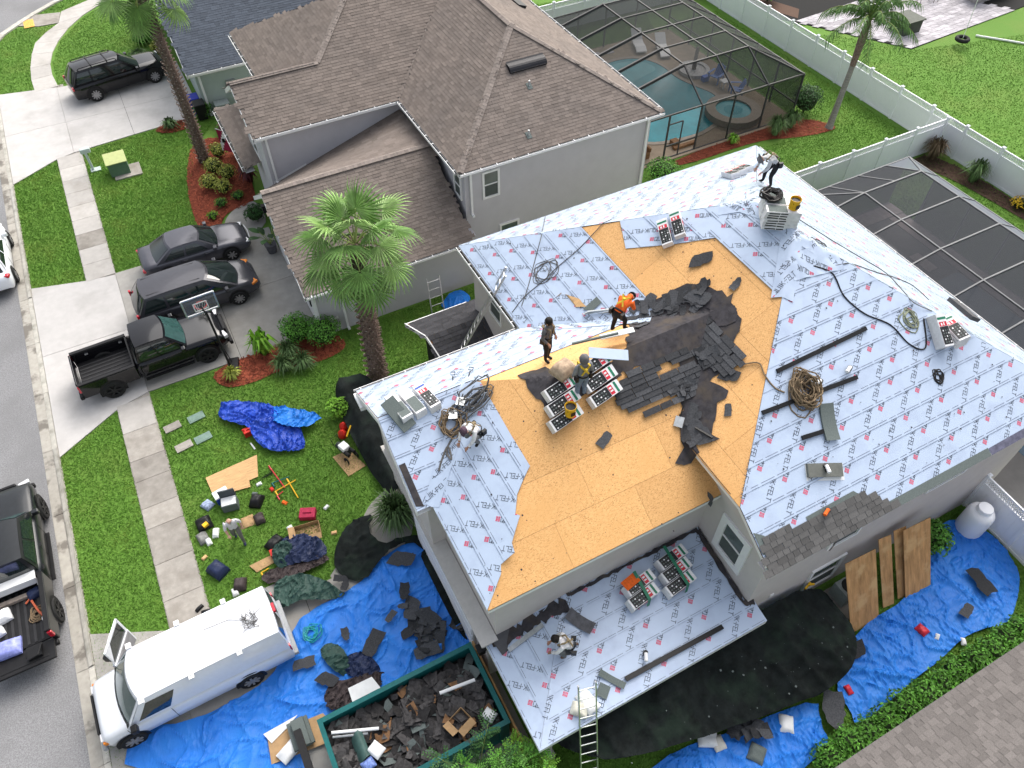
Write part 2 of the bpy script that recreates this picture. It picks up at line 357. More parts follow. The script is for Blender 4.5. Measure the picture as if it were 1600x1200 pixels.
def osb_material():
    m = bpy.data.materials.new('osb_sheathing'); m.use_nodes = True; n = m.node_tree.nodes; L = m.node_tree.links; b = n['Principled BSDF']; b.inputs['Roughness'].default_value = .8
    tc = n.new('ShaderNodeNewGeometry'); mp = n.new('ShaderNodeMapping'); mp.inputs['Rotation'].default_value = (.3, .2, .6); mp.inputs['Scale'].default_value = (30, 58, 58); L.new(tc.outputs['Position'], mp.inputs[0])
    vo = n.new('ShaderNodeTexVoronoi'); vo.inputs['Scale'].default_value = 1; L.new(mp.outputs[0], vo.inputs['Vector'])
    bw = n.new('ShaderNodeRGBToBW'); L.new(vo.outputs['Color'], bw.inputs[0])
    rp = n.new('ShaderNodeValToRGB'); e = rp.color_ramp.elements
    e[0].position = .08; e[0].color = (.48, .24, .08, 1); e[1].position = .85; e[1].color = (.80, .47, .19, 1)
    k = e.new(.3); k.color = (.68, .37, .135, 1); k = e.new(.6); k.color = (.73, .41, .16, 1)
    L.new(bw.outputs[0], rp.inputs[0])
    nz = n.new('ShaderNodeTexNoise'); nz.inputs['Scale'].default_value = 34; nz.inputs['Detail'].default_value = 6; L.new(tc.outputs['Position'], nz.inputs['Vector'])
    r2 = n.new('ShaderNodeValToRGB'); r2.color_ramp.elements[0].position = .64; r2.color_ramp.elements[1].position = .70; L.new(nz.outputs['Fac'], r2.inputs[0])
    mx = n.new('ShaderNodeMixRGB'); L.new(r2.outputs[0], mx.inputs[0]); L.new(rp.outputs[0], mx.inputs[1]); mx.inputs[2].default_value = (.33, .16, .06, 1)
    n3 = n.new('ShaderNodeTexNoise'); n3.inputs['Scale'].default_value = .9; n3.inputs['Detail'].default_value = 5; L.new(tc.outputs['Position'], n3.inputs['Vector'])
    r3 = n.new('ShaderNodeValToRGB'); r3.color_ramp.elements[0].position = .5; r3.color_ramp.elements[1].position = .8; L.new(n3.outputs['Fac'], r3.inputs[0])
    m2 = n.new('ShaderNodeMixRGB'); L.new(r3.outputs[0], m2.inputs[0]); L.new(mx.outputs[0], m2.inputs[1]); m2.inputs[2].default_value = (.69, .375, .135, 1)
    oi = n.new('ShaderNodeObjectInfo'); mr = n.new('ShaderNodeMapRange'); mr.inputs['To Min'].default_value = .90; mr.inputs['To Max'].default_value = 1.06; L.new(oi.outputs['Random'], mr.inputs[0])
    sc = n.new('ShaderNodeVectorMath'); sc.operation = 'SCALE'; L.new(m2.outputs[0], sc.inputs[0]); L.new(mr.outputs[0], sc.inputs['Scale'])
    L.new(sc.outputs[0], b.inputs['Base Color']); return m
M_osb = osb_material()

# ------------------------------------------------------------------ ground, road, walks
def struct(name, mb, m, **k): return mb.build(name, m, kind='structure', base=(0, 0, 0), **k)
g = MB()
NG = 24; ext = 170
g.grid(lambda u, v: (-90+u*260, -60+v*260, 0), NG, NG); struct('ground', g, M_lawn)
RX = -8.1
g = MB()
corner = [(-8.1, 56.2), (-7.7, 57.8), (-7.0, 59.2), (-6.0, 60.3), (-4.7, 61.6), (-3.3, 62.8), (-1.5, 63.9), (4, 66), (30, 70)]
g.poly([(-17, -30, .006), (RX, -30, .006)]+[(x, y, .006) for x, y in corner]+[(30, 76, .006), (-17, 76, .006)]); struct('road', g, M_road)
# gutter and rolled kerb, cast in lengths
kerb = MB(); kerb.poly([(RX-.02, -20, .009), (-7.55, -20, .009), (-7.55, 56.3, .009), (RX-.02, 56.3, .009)]); kerb_o = struct('kerb', kerb, M_gutter)
ys = [-2]
while ys[-1] < 56: ys.append(ys[-1]+3.05)
for a, b in zip(ys, ys[1:]):
    b = min(b, 56.2); drive = any(lo < (a+b)/2 < hi for lo, hi in ((4.5, 14), (22, 32.2), (41, 51)))
    q = MB(); hgt = .055 if drive else .12
    q.hexa([(RX, a+.01, .0), (RX+.33, a+.01, .0), (RX+.33, b-.01, .0), (RX, b-.01, .0), (RX, a+.01, .022), (RX+.33, a+.01, .03), (RX+.33, b-.01, .03), (RX, b-.01, .022)])
    q.build('gutter_slab', M_gutter, kerb_o)
    q = MB(); q.hexa([(RX+.335, a+.01, 0), (-7.58, a+.01, 0), (-7.58, b-.01, 0), (RX+.335, b-.01, 0), (RX+.335, a+.01, .032), (-7.58, a+.01, hgt), (-7.58, b-.01, hgt), (RX+.335, b-.01, .032)])
    q.poly([(RX+.38, a+.01, .06*hgt/.12+.02), (-7.60, a+.01, hgt+.004), (-7.60, b-.01, hgt+.004), (RX+.38, b-.01, .06*hgt/.12+.02)])
    q.build('kerb_stone', M_kerb, kerb_o)
# kerb round the corner
cc = corner[:-1]
for (x0, y0), (x1, y1) in zip(cc, cc[1:]):
    d = Vector((x1-x0, y1-y0, 0)).normalized(); n_ = Vector((d.y, -d.x, 0)); q = MB()
    a = Vector((x0, y0, 0)); b = Vector((x1, y1, 0))
    q.hexa([a, a+n_*.5, b+n_*.5, b, a+Vector((0, 0, .03)), a+n_*.5+Vector((0, 0, .1)), b+n_*.5+Vector((0, 0, .1)), b+Vector((0, 0, .03))]); q.build('kerb_stone', M_kerb, kerb_o)
# sidewalk slabs
sw = MB(); sw.poly([(-5.32, -10, .012), (-4.02, -10, .012), (-4.02, 50.6, .012), (-5.32, 50.6, .012)]); sw_o = struct('sidewalk', sw, M_concd)
def slab(poly, m, parent, z=.05, name='slab', gap=.012):
    cx = sum(p[0] for p in poly)/len(poly); cy = sum(p[1] for p in poly)/len(poly)
    q = MB(); P = []
    for x, y in poly:
        d = math.hypot(x-cx, y-cy); P.append((x+(cx-x)/d*gap, y+(cy-y)/d*gap))
    q.prism(P, 0, z); return q.build(name, m, parent)
k = 0
pale = lambda y: (31.5 < y < 33.6) or (35.2 < y < 42) or (21.9 < y < 23.3) or y > 50
for ya, yb in ((-1, 4.5), (13.32, 23.4), (31.5, 42.45)):
    y = ya
    while y < yb-.05:
        L_ = 1.22 if not 13 < y < 23 else (1.0, 1.45, 1.5, .9, 1.25)[k % 5]
        y1 = min(y+L_, yb); y1 = yb if yb-y1 < .5 else y1
        slab([(-5.3, y), (-4.04, y), (-4.04, y1), (-5.3, y1)], M_conc if pale(y+.4) else M_concd, sw_o); y = y1; k += 1
# curved end of the walk towards the corner ramp
inner = [(-4.3, 50.4), (-4.45, 52), (-4.4, 53.5), (-4.1, 55), (-3.6, 56.4), (-2.8, 58), (-1.7, 59.5), (-.2, 60.9), (2, 62)]
outer = [(-5.6, 50.3), (-5.65, 51.9), (-5.55, 53.5), (-5.3, 55.3), (-4.95, 56.8), (-4.2, 58), (-3.26, 59.1), (-2.9, 60.8), (-.6, 62)]
for i in range(len(inner)-1): slab([outer[i], inner[i], inner[i+1], outer[i+1]], M_conc, sw_o)
slab([(-5.9, 60.0), (-4.52, 59.2), (-3.26, 59.1), (-2.95, 60.7), (-4.9, 61.2)], M_concd, sw_o)
q = MB(); q.b2(-5.35, 59.3, .05, -4.72, 60.5, .062)
for i in range(5):
    for j in range(9): q.lathe([(.035, 0), (.025, .012), (.001, .014)], 6, (-5.25+i*.11, 59.4+j*.125, .062))
q.build('tactile_pad', mat('tactile_yellow', (.75, .42, .10), .7, var=.15), sw_o)
# driveways: slabs
def drive(name, cells, m, kind='structure'):
    xs = [p[0] for c in cells for p in c[0]]; ys_ = [p[1] for c in cells for p in c[0]]
    b = MB()
    for c in cells: b.poly([(x, y, .009) for x, y in c[0]])
    o = struct(name, b, M_dark)
    for c in cells: slab(c[0], c[1], o, .046)
    return o
drive('driveway_south', [
    ([(-7.57, 9), (-5.3, 9), (-5.3, 13.3), (-7.57, 14.35)], M_driveo), ([(-7.57, 3.6), (-5.3, 4.6), (-5.3, 9), (-7.57, 9)], M_driveo),
    ([(-5.3, 9), (-1.2, 9), (-1.2, 13.3), (-5.3, 13.3)], M_driveo), ([(-5.3, 4.6), (-1.2, 4.6), (-1.2, 9), (-5.3, 9)], M_driveo),
    ([(-1.2, 9), (3.2, 9), (3.2, 12.6), (-1.2, 12.6)], M_driveo), ([(-1.2, 4.6), (3.2, 4.6), (3.2, 9), (-1.2, 9)], M_driveo)], None)
drive('driveway_middle', [
    ([(-7.57, 27.55), (-4.05, 27.55), (-4.05, 31.4), (-5.3, 31.6), (-7.57, 32.2)], M_drive), ([(-7.57, 21.9), (-5.2, 23.3), (-4.05, 23.6), (-4.05, 27.55), (-7.57, 27.55)], M_drive),
    ([(-4.05, 27.55), (-.3, 27.55), (-.3, 31.5), (-4.05, 31.5)], M_driveo), ([(-4.05, 23.6), (-.3, 23.6), (-.3, 27.55), (-4.05, 27.55)], M_driveo),
    ([(-.3, 27.55), (3.1, 27.55), (3.1, 31.5), (-.3, 31.5)], M_driveo), ([(-.3, 23.6), (3.1, 23.6), (3.1, 27.55), (-.3, 27.55)], M_driveo)], None)
drive('driveway_north', [
    ([(-7.57, 46), (-4.4, 46), (-4.4, 50.3), (-7.57, 51)], M_drive), ([(-7.57, 41), (-5.4, 42.3), (-4.4, 42.6), (-4.4, 46), (-7.57, 46)], M_drive),
    ([(-4.4, 46), (-1.2, 46), (-1.2, 50.2), (-4.4, 50.2)], M_drive), ([(-4.4, 42.6), (-1.2, 42.9), (-1.2, 46), (-4.4, 46)], M_drive),
    ([(-1.2, 46), (2.6, 46), (2.6, 50.2), (-1.2, 50.2)], M_drive), ([(-1.2, 42.9), (2.6, 43.2), (2.6, 46), (-1.2, 46)], M_drive)], None)
# front paths
q = MB(); P = smooth_poly([(-.6, 12.4), (2.9, 12.4), (3.3, 15), (2.5, 14.95), (1.65, 14.5), (1.1, 13.6), (.4, 13.2)], 2)
q.prism(P, 0, .04); struct('front_path', q, M_driveo)
q = MB(); q.prism(smooth_poly([(1.2, 31.5), (3.2, 31.5), (3.2, 33.8), (2.6, 33.9), (1.7, 33.5), (1.15, 32.6)], 2), 0, .04); struct('path', q, M_driveo)

# ------------------------------------------------------------------ grass blades (uncountable)
LAWN = [[(-7.6, -2), (-5.29, -2), (-5.29, 23.2), (-7.6, 21.9)], [(-7.6, 32.2), (-5.29, 31.6), (-5.29, 42.3), (-7.6, 41)],
        [(-4.06, 13.32), (-1.22, 13.35), (-1.22, 12.65), (0, 12.65), (.4, 13.2), (1.1, 13.7), (1.7, 14.6), (2.6, 15), (8, 15.2), (8.4, 20.4), (20, 20.4), (20, 23.2), (9, 23.2), (3.5, 23.1), (3.2, 22.1), (-.4, 22.3), (-1.6, 23.56), (-4.06, 23.56)],
        [(-4.06, 31.55), (-.2, 31.55), (0, 33), (.3, 36), (1.5, 40), (3, 42.2), (2.4, 43), (-1.2, 42.8), (-4.2, 42.5)],
        [(-7.5, 51.1), (-5.7, 50.4), (-5.6, 53.5), (-5, 57), (-3.4, 59), (-4.6, 59.1), (-6.3, 59.8), (-7.4, 58)],
        [(-4.3, 50.4), (2.2, 50.4), (2.6, 58), (.4, 61), (-1.6, 59.4), (-3.5, 56.4), (-4.3, 53.5)], [(-4.8, 61.2), (-2.9, 60.9), (-.6, 62.1), (2, 63), (2, 65), (-3, 62.8)],
        [(3.5, .2), (20.2, .2), (20.2, 4.9), (3.6, 4.6)], [(20.6, -3), (36.4, -3), (36.4, 8.5), (32.2, 18.9), (24, 19), (21.6, 4.5)], [(30.9, 9), (36.5, 9), (36.5, 21), (31, 21)],
        [(22, 21.4), (36.5, 21.4), (36.5, 40), (32.3, 40), (32.3, 27.2), (33.3, 26), (30, 25.6), (22.5, 25.5)], [(20.5, 39.5), (31, 38.8), (33, 45), (20.5, 48)]]
FAR = [[(37.4, -5), (75, -5), (60, 26), (44.3, 29.6), (41, 33.5), (37.4, 36)]]
def grass(polys, dens, hgt, wid, V, F):
    for P in polys:
        xs = [p[0] for p in P]; ys = [p[1] for p in P]; A = (max(xs)-min(xs))*(max(ys)-min(ys)); n = int(A*dens)
        X = rng.uniform(min(xs), max(xs), n); Y = rng.uniform(min(ys), max(ys), n); k = inside_np(X, Y, P)
        X = X[k]; Y = Y[k]; n = len(X); a = rng.uniform(0, 6.283, n); h = hgt*rng.uniform(.6, 1.3, n); l = h*rng.uniform(.3, 1.2, n); b = rng.uniform(0, 6.283, n); wv = wid*rng.uniform(.7, 1.3, n)
        b0 = sum(len(v) for v in V)
        V.append(np.stack([np.stack([X-wv*np.cos(a), Y-wv*np.sin(a), 0*X], 1), np.stack([X+wv*np.cos(a), Y+wv*np.sin(a), 0*X], 1), np.stack([X+l*np.cos(b), Y+l*np.sin(b), h], 1)], 1).reshape(-1, 3))
        F.append(np.arange(b0, b0+3*n).reshape(-1, 3))
V, F = [], []
grass(LAWN[:4]+LAWN[7:8], 650, .068, .016, V, F); grass(LAWN[4:7]+LAWN[8:], 380, .05, .02, V, F); grass(FAR, 170, .05, .024, V, F)
inst(npmesh('lawn_grass', np.concatenate(V), np.concatenate(F), M_blade), 'lawn_grass', label='short bright green lawn grass around the houses', cat='grass', kind='stuff')
# mulch beds
def mulch(name, poly, m, label, dens=220):
    P = smooth_poly(poly, 2); q = sheet(P, lambda x, y: .03+.025*noise.noise(Vector((x*6, y*6, 2))), .15)
    xs = [p[0] for p in P]; ys = [p[1] for p in P]
    for _ in range(int(area2(P)*dens)):
        x = random.uniform(min(xs), max(xs)); y = random.uniform(min(ys), max(ys))
        if inside((x, y), P):
            a = random.uniform(0, 3.14); l = random.uniform(.03, .08); dx = math.cos(a)*l; dy = math.sin(a)*l; z = random.uniform(.05, .085)
            q.poly([(x-dx-dy*.3, y-dy+dx*.3, z), (x+dx-dy*.3, y+dy+dx*.3, z+.02), (x+dx+dy*.3, y+dy-dx*.3, z+.015), (x-dx+dy*.3, y-dy-dx*.3, z-.005)])
    return q.build(name, m, kind='stuff', label=label, cat='mulch')
mulch('mulch_bed', [(-1.7, 23.6), (-1.4, 22.4), (-.4, 22.1), (1.2, 22.3), (2.6, 21.9), (3.9, 22.2), (3.6, 23.2), (2.9, 23.6), (1.3, 23.7)], M_mulch, 'red mulch bed beside the driveway with the pickup')
mulch('mulch_bed', [(1.3, 40.2), (2.2, 40.8), (3.3, 40), (3.4, 34.2), (2.6, 33.6), (1.5, 33.6), (.9, 32.3), (0, 32.5), (.2, 36), (.7, 38.4)], M_mulch, 'red mulch bed with yellow shrubs below the tall leaning palm trunk')
mulch('mulch_bed', [(-.3, 42.6), (.9, 41.9), (1.9, 42.4), (1.8, 43.1), (.4, 43.2)], M_mulch, 'small round red mulch patch beside the north driveway')
mulch('mulch_bed', [(23.2, 26.9), (23.6, 26.2), (28.9, 26.3), (31, 25.4), (33.6, 25), (33.3, 25.9), (32.4, 26.9), (29, 27.1)], M_mulch, 'red mulch strip along the near side of the pool cage', 120)
mulch('mulch_bed', [(34.2, 21.0), (36.6, 21.0), (36.7, 12), (35.9, 12), (35.7, 16), (35.2, 19.5)], M_mulchb, 'dark mulch strip along the inside of the back fence', 90)
# ------------------------------------------------------------------ roof tools
AX = {'S': ((1, 0), (0, 1)), 'N': ((-1, 0), (0, -1)), 'W': ((0, -1), (1, 0)), 'E': ((0, 1), (-1, 0))}   # along the eave, up the slope (plan)
class Plane:
    def __init__(s, face, eave, z0, slope, poly):
        s.face = face; s.u, s.v = AX[face]; s.e = eave; s.z0 = z0; s.s = slope; s.poly = poly
        s.sg = s.v[0]+s.v[1]
    def vv(s, x, y): return (x*s.v[0]+y*s.v[1])-s.e*s.sg
    def uu(s, x, y): return x*s.u[0]+y*s.u[1]
    def z(s, x, y): return s.z0+s.s*s.vv(x, y)
    def uv(s, poly=None): return [(s.uu(*p), s.vv(*p)) for p in (poly or s.poly)]
    def P(s, u, v, off=0):
        v_ = v+s.e*s.sg; x = u*s.u[0]+v_*s.v[0]; y = u*s.u[1]+v_*s.v[1]
        k = 1/math.sqrt(1+s.s*s.s)
        return Vector((x-off*s.s*k*s.v[0], y-off*s.s*k*s.v[1], s.z0+s.s*v+off*k))
    def frame(s, u, v, off=0):
        k = 1/math.sqrt(1+s.s*s.s); U = Vector((s.u[0], s.u[1], 0)); V_ = Vector((s.v[0]*k, s.v[1]*k, s.s*k)); N = U.cross(V_); p = s.P(u, v, off)
        return Matrix(((U.x, V_.x, N.x, p.x), (U.y, V_.y, N.y, p.y), (U.z, V_.z, N.z, p.z), (0, 0, 0, 1)))
def shingle_roof(parent, planes, m, tab=.33, exp=.145, parts=0, thick=.014, name='shingle', near=None):
    V = []; F = []; cand = []
    for pl in planes:
        P = pl.uv(); k = math.sqrt(1+pl.s**2); e = exp/k
        u0 = min(p[0] for p in P); u1 = max(p[0] for p in P); v1 = max(p[1] for p in P); r = 0
        v = min(p[1] for p in P)
        while v < v1:
            u = u0-random.uniform(0, tab)
            while u < u1:
                w_ = tab*random.choice((.6, .8, 1, 1.1)); c = (u+w_/2, v+e/2)
                if inside(c, P): cand.append((pl, u+.004, v, w_-.008, e, random.uniform(.6, 1.25)*thick))
                u += w_
            v += e; r += 1
    if parts:
        d = sorted(range(len(cand)), key=lambda i: (cand[i][0].P(cand[i][1], cand[i][2])-Vector(near or (0, 0, CAM_H))).length); sel = set(d[:parts])
        cache = {}
        for i in d[:parts]:
            pl, u, v, w_, e, h = cand[i]; key = (round(w_, 3), round(e*math.sqrt(1+pl.s**2), 3))
            if key not in cache:
                q = MB(); l = key[1]; q.hexa([(0, 0, 0), (w_, 0, 0), (w_, l*1.25, 0), (0, l*1.25, 0), (0, 0, thick), (w_, 0, thick), (w_, l*1.25, .004), (0, l*1.25, .004)]); cache[key] = q.mesh(name, m)
            Mx = Matrix.Translation(-org(parent)) @ pl.frame(u, v, random.uniform(-.003, .003)); inst(cache[key], name, parent, Mx)
        cand = [c for i, c in enumerate(cand) if i not in sel]
    for pl, u, v, w_, e, h in cand:
        b = len(V)
        V += [pl.P(u, v, h), pl.P(u+w_, v, h), pl.P(u+w_, v+e*1.2, .002), pl.P(u, v+e*1.2, .002), pl.P(u, v, -.002), pl.P(u+w_, v, -.002)]
        F += [(b, b+1, b+2, b+3), (b+4, b+5, b+1, b)]
    o = org(parent); V = np.array([tuple(p-o) for p in V])
    ob = inst(npmesh('shingle_field', V, F, m), 'shingle_field', parent, kind='stuff'); return ob
def ridge_caps(parent, a, b, m, w_=.3, step=.16):
    a = Vector(a); b = Vector(b); d = b-a; n = max(1, int(d.length/step)); t = d.normalized(); sd = t.cross(Vector((0, 0, 1))).normalized(); q = MB()
    for i in range(n):
        p = a+d*(i/n); e = a+d*((i+1.25)/n); z = Vector((0, 0, .03)); lo = Vector((0, 0, -.05))
        h = random.uniform(.0, .008)
        for sgn in (-1, 1):
            pts = [p+z+Vector((0, 0, h+.012)), e+z+Vector((0, 0, h)), e+z+sd*sgn*w_/2+lo, p+z+sd*sgn*w_/2+lo+Vector((0, 0, .01))]
            q.poly(pts if sgn < 0 else pts[::-1])
    return q.build('ridge_cap', m, parent)
def deck_mesh(planes, off=-.02, thick=.0):
    q = MB()
    for pl in planes: q.poly([tuple(pl.P(u, v, off)) for u, v in pl.uv()])
    return q
# --- printed felt
STK = {'Q': [(0, 0, 0, 1), (0, 1, .6, 1), (.6, 1, .6, 0), (.6, 0, 0, 0), (.35, .28, .72, -.14)], 'U': [(0, 1, 0, 0), (0, 0, .6, 0), (.6, 0, .6, 1)], 'I': [(.06, 0, .06, 1)],
       'K': [(0, 0, 0, 1), (.05, .45, .56, 1), (.18, .56, .6, 0)], '-': [(.02, .5, .2, .5)], 'F': [(0, 0, 0, 1), (0, 1, .55, 1), (0, .52, .45, .52)],
       'E': [(0, 0, 0, 1), (0, 1, .55, 1), (0, .52, .45, .52), (0, 0, .55, 0)], 'L': [(0, 1, 0, 0), (0, 0, .55, 0)], 'T': [(0, 1, .62, 1), (.31, 1, .31, 0)]}
ADV = {'Q': .86, 'U': .86, 'I': .36, 'K': .84, '-': .42, 'F': .76, 'E': .76, 'L': .74, 'T': .8}
def mark_quads(h=.128, th=.12):
    q = []; x = 0
    for bx in (0, .52):                       # red logo: two blocks of bars
        for by, bh in ((0, .2), (.27, .2), (.55, .18), (.8, .2)):
            q.append(('r', [(x+bx, by), (x+bx+.46, by), (x+bx+.46, by+bh), (x+bx, by+bh)]))
    x += 1.2
    for ch in 'QUIK-FELT':
        for x0, y0, x1, y1 in STK[ch]:
            dx, dy = x1-x0, y1-y0; l = math.hypot(dx, dy); nx, ny = -dy/l*th/2, dx/l*th/2; ex, ey = dx/l*th/2, dy/l*th/2
            q.append(('k', [(x+x0-ex-nx, y0-ey-ny), (x+x1+ex-nx, y1+ey-ny), (x+x1+ex+nx, y1+ey+ny), (x+x0-ex+nx, y0-ey+ny)]))
        x += ADV[ch]
    return [(c, [(a*h, b*h) for a, b in p]) for c, p in q], x*h
MARK, MARKL = mark_quads()
def felt(parent, pl, poly=None, v0=0.0, exp=.456, roll=1.0, label=None, pitch=.71, top=None, base=.004):
    P = pl.uv(poly); kz = math.sqrt(1+pl.s**2); v = v0; n = 0; vm = max(p[1] for p in P); um = min(p[0] for p in P); ux = max(p[0] for p in P)
    vlow = min(p[1] for p in P)
    while v < vm-.03:
        hi = min(v+roll, vm+.001)
        S_ = clip(clip(P, (0, -1), -v), (0, 1), hi)
        if len(S_) < 3 or area2(S_) < .02: v += exp; n += 1; continue
        off = lambda vv: base+.030-.027*(vv-v)/roll
        q = MB()
        # the sheet: a slightly uneven film, edge turned over
        vl = max(v, vlow)
        for uc in np.arange(math.floor(um/.6)*.6, ux, .6):
            cell = clip(clip(S_, (-1, 0), -uc), (1, 0), uc+.6)
            if len(cell) > 2 and area2(cell) > 1e-5:
                q.poly([tuple(pl.P(a, b, off(b)+.0015*math.sin(a*3.1+n))) for a, b in cell])
        # dashed lap line and nails
        u = um
        while u < ux:
            l = random.uniform(.2, .5); 
            if inside((u+l/2, vl+.05), S_) and inside((u, vl+.05), S_) and inside((u+l, vl+.05), S_): q.poly([tuple(pl.P(a, b, off(b)+.0045)) for a, b in ((u, vl+.05), (u+l, vl+.05), (u+l, vl+.061), (u, vl+.061))], 3)
            if inside((u, vl+.0), S_) or True:
                if inside((u+l, vl+.03), S_) and inside((u, vl+.03), S_): q.poly([tuple(pl.P(a, b, off(b)+.004)) for a, b in ((u, vl+.001), (u+l, vl+.001), (u+l, vl+.005), (u, vl+.005))], 3)
            u += l+random.uniform(.02, .12)
        # print, diagonal across the roll, every second one turned round
        u = um+random.uniform(0, pitch); i = n % 2; c45 = math.sqrt(.5)
        sdA = .455*roll*kz/1.166; sdB = roll*kz-sdA
        while u < ux+.5:
            sg = 1 if i % 2 else -1; sd = sdB if sg > 0 else sdA
            for cname, quad in MARK:
                pts = []
                for a, b in quad:
                    a_ = (a-MARKL/2)*sg; b_ = (b-.064)*sg
                    pts.append((u+(a_-b_)*c45, v+(sd+(a_+b_)*c45)/kz))
                cx = sum(p[0] for p in pts)/4; cy = sum(p[1] for p in pts)/4
                if inside((cx, cy), S_) and cy < hi-.01 and cy > v+.01: q.poly([tuple(pl.P(a, b, off(b)+.0042)) for a, b in pts], 1 if cname == 'k' else 2)
            u += pitch*random.uniform(.95, 1.05); i += 1
        q.build('felt_strip', [M_felt, M_ink, M_inkr, M_inkl], parent)
        v += exp; n += 1
def osb_panels(parent, pl, off=.0, m=None):
    P = pl.uv(); kz = math.sqrt(1+pl.s**2); pw, ph = 2.44, 1.22/kz; r = 0; v = 0; vm = max(p[1] for p in P); u0 = min(p[0] for p in P); u1 = max(p[0] for p in P); g_ = .003
    while v < vm:
        u = u0-(pw/2 if r % 2 else 0)
        while u < u1:
            c = clip(clip(clip(clip(P, (0, -1), -(v+g_)), (0, 1), v+ph-g_), (-1, 0), -(u+g_)), (1, 0), u+pw-g_)
            if len(c) > 2 and area2(c) > .01:
                q = MB(); q.poly([tuple(pl.P(a, b, off)) for a, b in c]); n = len(c)
                for i in range(n):
                    a, b = c[i], c[(i+1) % n]; q.poly([tuple(pl.P(*a, off-.012)), tuple(pl.P(*b, off-.012)), tuple(pl.P(*b, off)), tuple(pl.P(*a, off))])
                q.build('osb_panel', M_osb, parent)
            u += pw
        v += ph; r += 1

# ------------------------------------------------------------------ house being re-roofed
SL, EZ = .6, 5.5
PS = Plane('S', 4.58, EZ, SL, [(9.7, 4.58), (21.7, 4.58), (14.92, 11.36), (9.7, 6.14)])
PE = Plane('E', 21.7, EZ, SL, [(21.7, 4.58), (21.7, 19.8), (14.92, 13.02), (14.92, 11.36)])
PN = Plane('N', 19.8, EZ, SL, [(21.7, 19.8), (8.14, 19.8), (14.92, 13.02)])
PW = Plane('W', 8.14, EZ, SL, [(8.14, 19.8), (8.14, 15.1), (12.17, 11.07), (9.7, 8.6), (9.7, 6.14), (14.92, 11.36), (14.92, 13.02)])
FN = Plane('N', 15.1, EZ, SL, [(8.14, 15.1), (2.5, 15.1), (2.5, 12.75), (5.3, 12.75), (6.98, 11.07), (12.17, 11.07)])
FS = Plane('S', 7.03, EZ, SL, [(2.95, 7.03), (10.05, 7.03), (10.05, 8.6), (9.7, 8.6), (12.17, 11.07), (6.98, 11.07)])
FW = Plane('W', 2.95, EZ, SL, [(2.95, 10.4), (2.95, 7.03), (6.98, 11.07), (5.3, 12.75)])
GS = Plane('S', 10.4, EZ, SL, [(2.5, 10.4), (2.95, 10.4), (5.3, 12.75), (2.5, 12.75)])
PQ = Plane('S', 4.28, 2.5, .2, [(2.95, 4.28), (10.3, 4.28), (10.3, 4.88), (10.05, 4.92), (10.05, 7.4), (5.4, 7.4)])
PQW = Plane('W', 2.95, 2.5, .253, [(2.95, 7.4), (2.95, 4.28), (5.4, 7.4)])
def roofz(x, y):
    r = min(PS.z(x, y), PE.z(x, y), PN.z(x, y), PW.z(x, y)); f = min(FN.z(x, y), FS.z(x, y), max(FW.z(x, y), GS.z(x, y)))
    if x < 9.7: r = r if y > 15.1 else -9
    if x > 12.3: f = -9
    return max(r, f)
def onroof(px, py):
    d = ray(px, py); t = 12.0; p = None
    while t < 60:
        p = Vector((0, 0, CAM_H))+d*t
        if 2 < p.x < 22 and 4.3 < p.y < 20 and p.z <= roofz(p.x, p.y): break
        t += .02
    return p
def porchz(x, y): return min(PQ.z(x, y), PQW.z(x, y))
def onporch(px, py):
    p = G(px, py, 2.8)
    for _ in range(6): p = G(px, py, porchz(p.x, p.y))
    return p
HA = thing('house', 'beige two storey house being reroofed with white felt and bare sheathing', 'house', (11, 11, 0))
wl = MB()
def wall(x0, y0, x1, y1, z0, z1, q): q.b2(min(x0, x1), min(y0, y1), z0, max(x0, x1), max(y0, y1), z1)
wl.prism([(10.1, 4.93), (21.35, 4.93), (21.35, 19.45), (8.5, 19.45), (8.5, 14.7), (3.3, 14.7), (3.3, 7.4), (10.1, 7.4)], 0, 5.42)
wl.b2(2.88, 10.75, 2.6, 3.3, 14.7, 5.42); wl.poly([(2.88, 10.75, 5.42), (2.88, 14.7, 5.42), (2.88, 12.75, 6.72)])
wl.poly([(10.05, 4.98, 5.4), (10.05, 8.5, 5.4), (10.05, 8.5, 6.5), (10.05, 6.3, 6.5)][::-1])
wl.b2(2.98, 7.38, 0, 3.32, 14.72, 2.62)
wl.build('wall', M_wallA, HA)
q = MB(); q.b2(2.84, 7.3, 2.55, 3.28, 14.8, 2.72); q.b2(2.78, 7.25, 2.72, 3.28, 14.85, 2.77); q.build('belt_ledge', mat('trim_stone', (.50, .485, .46), .8, var=.06), HA)
q = MB(); q.b2(2.90, 8.2, .05, 2.975, 12.6, 2.4)
for i in range(4):
    q.b2(2.88, 8.25, .12+i*.58, 2.9, 12.55, .62+i*.58)
q.build('garage_door', M_white, HA)
dk = deck_mesh([PS, PE, PN, PW, FN, FS, FW, GS], -.024); dko = dk.build('roof_deck', M_wood, HA)
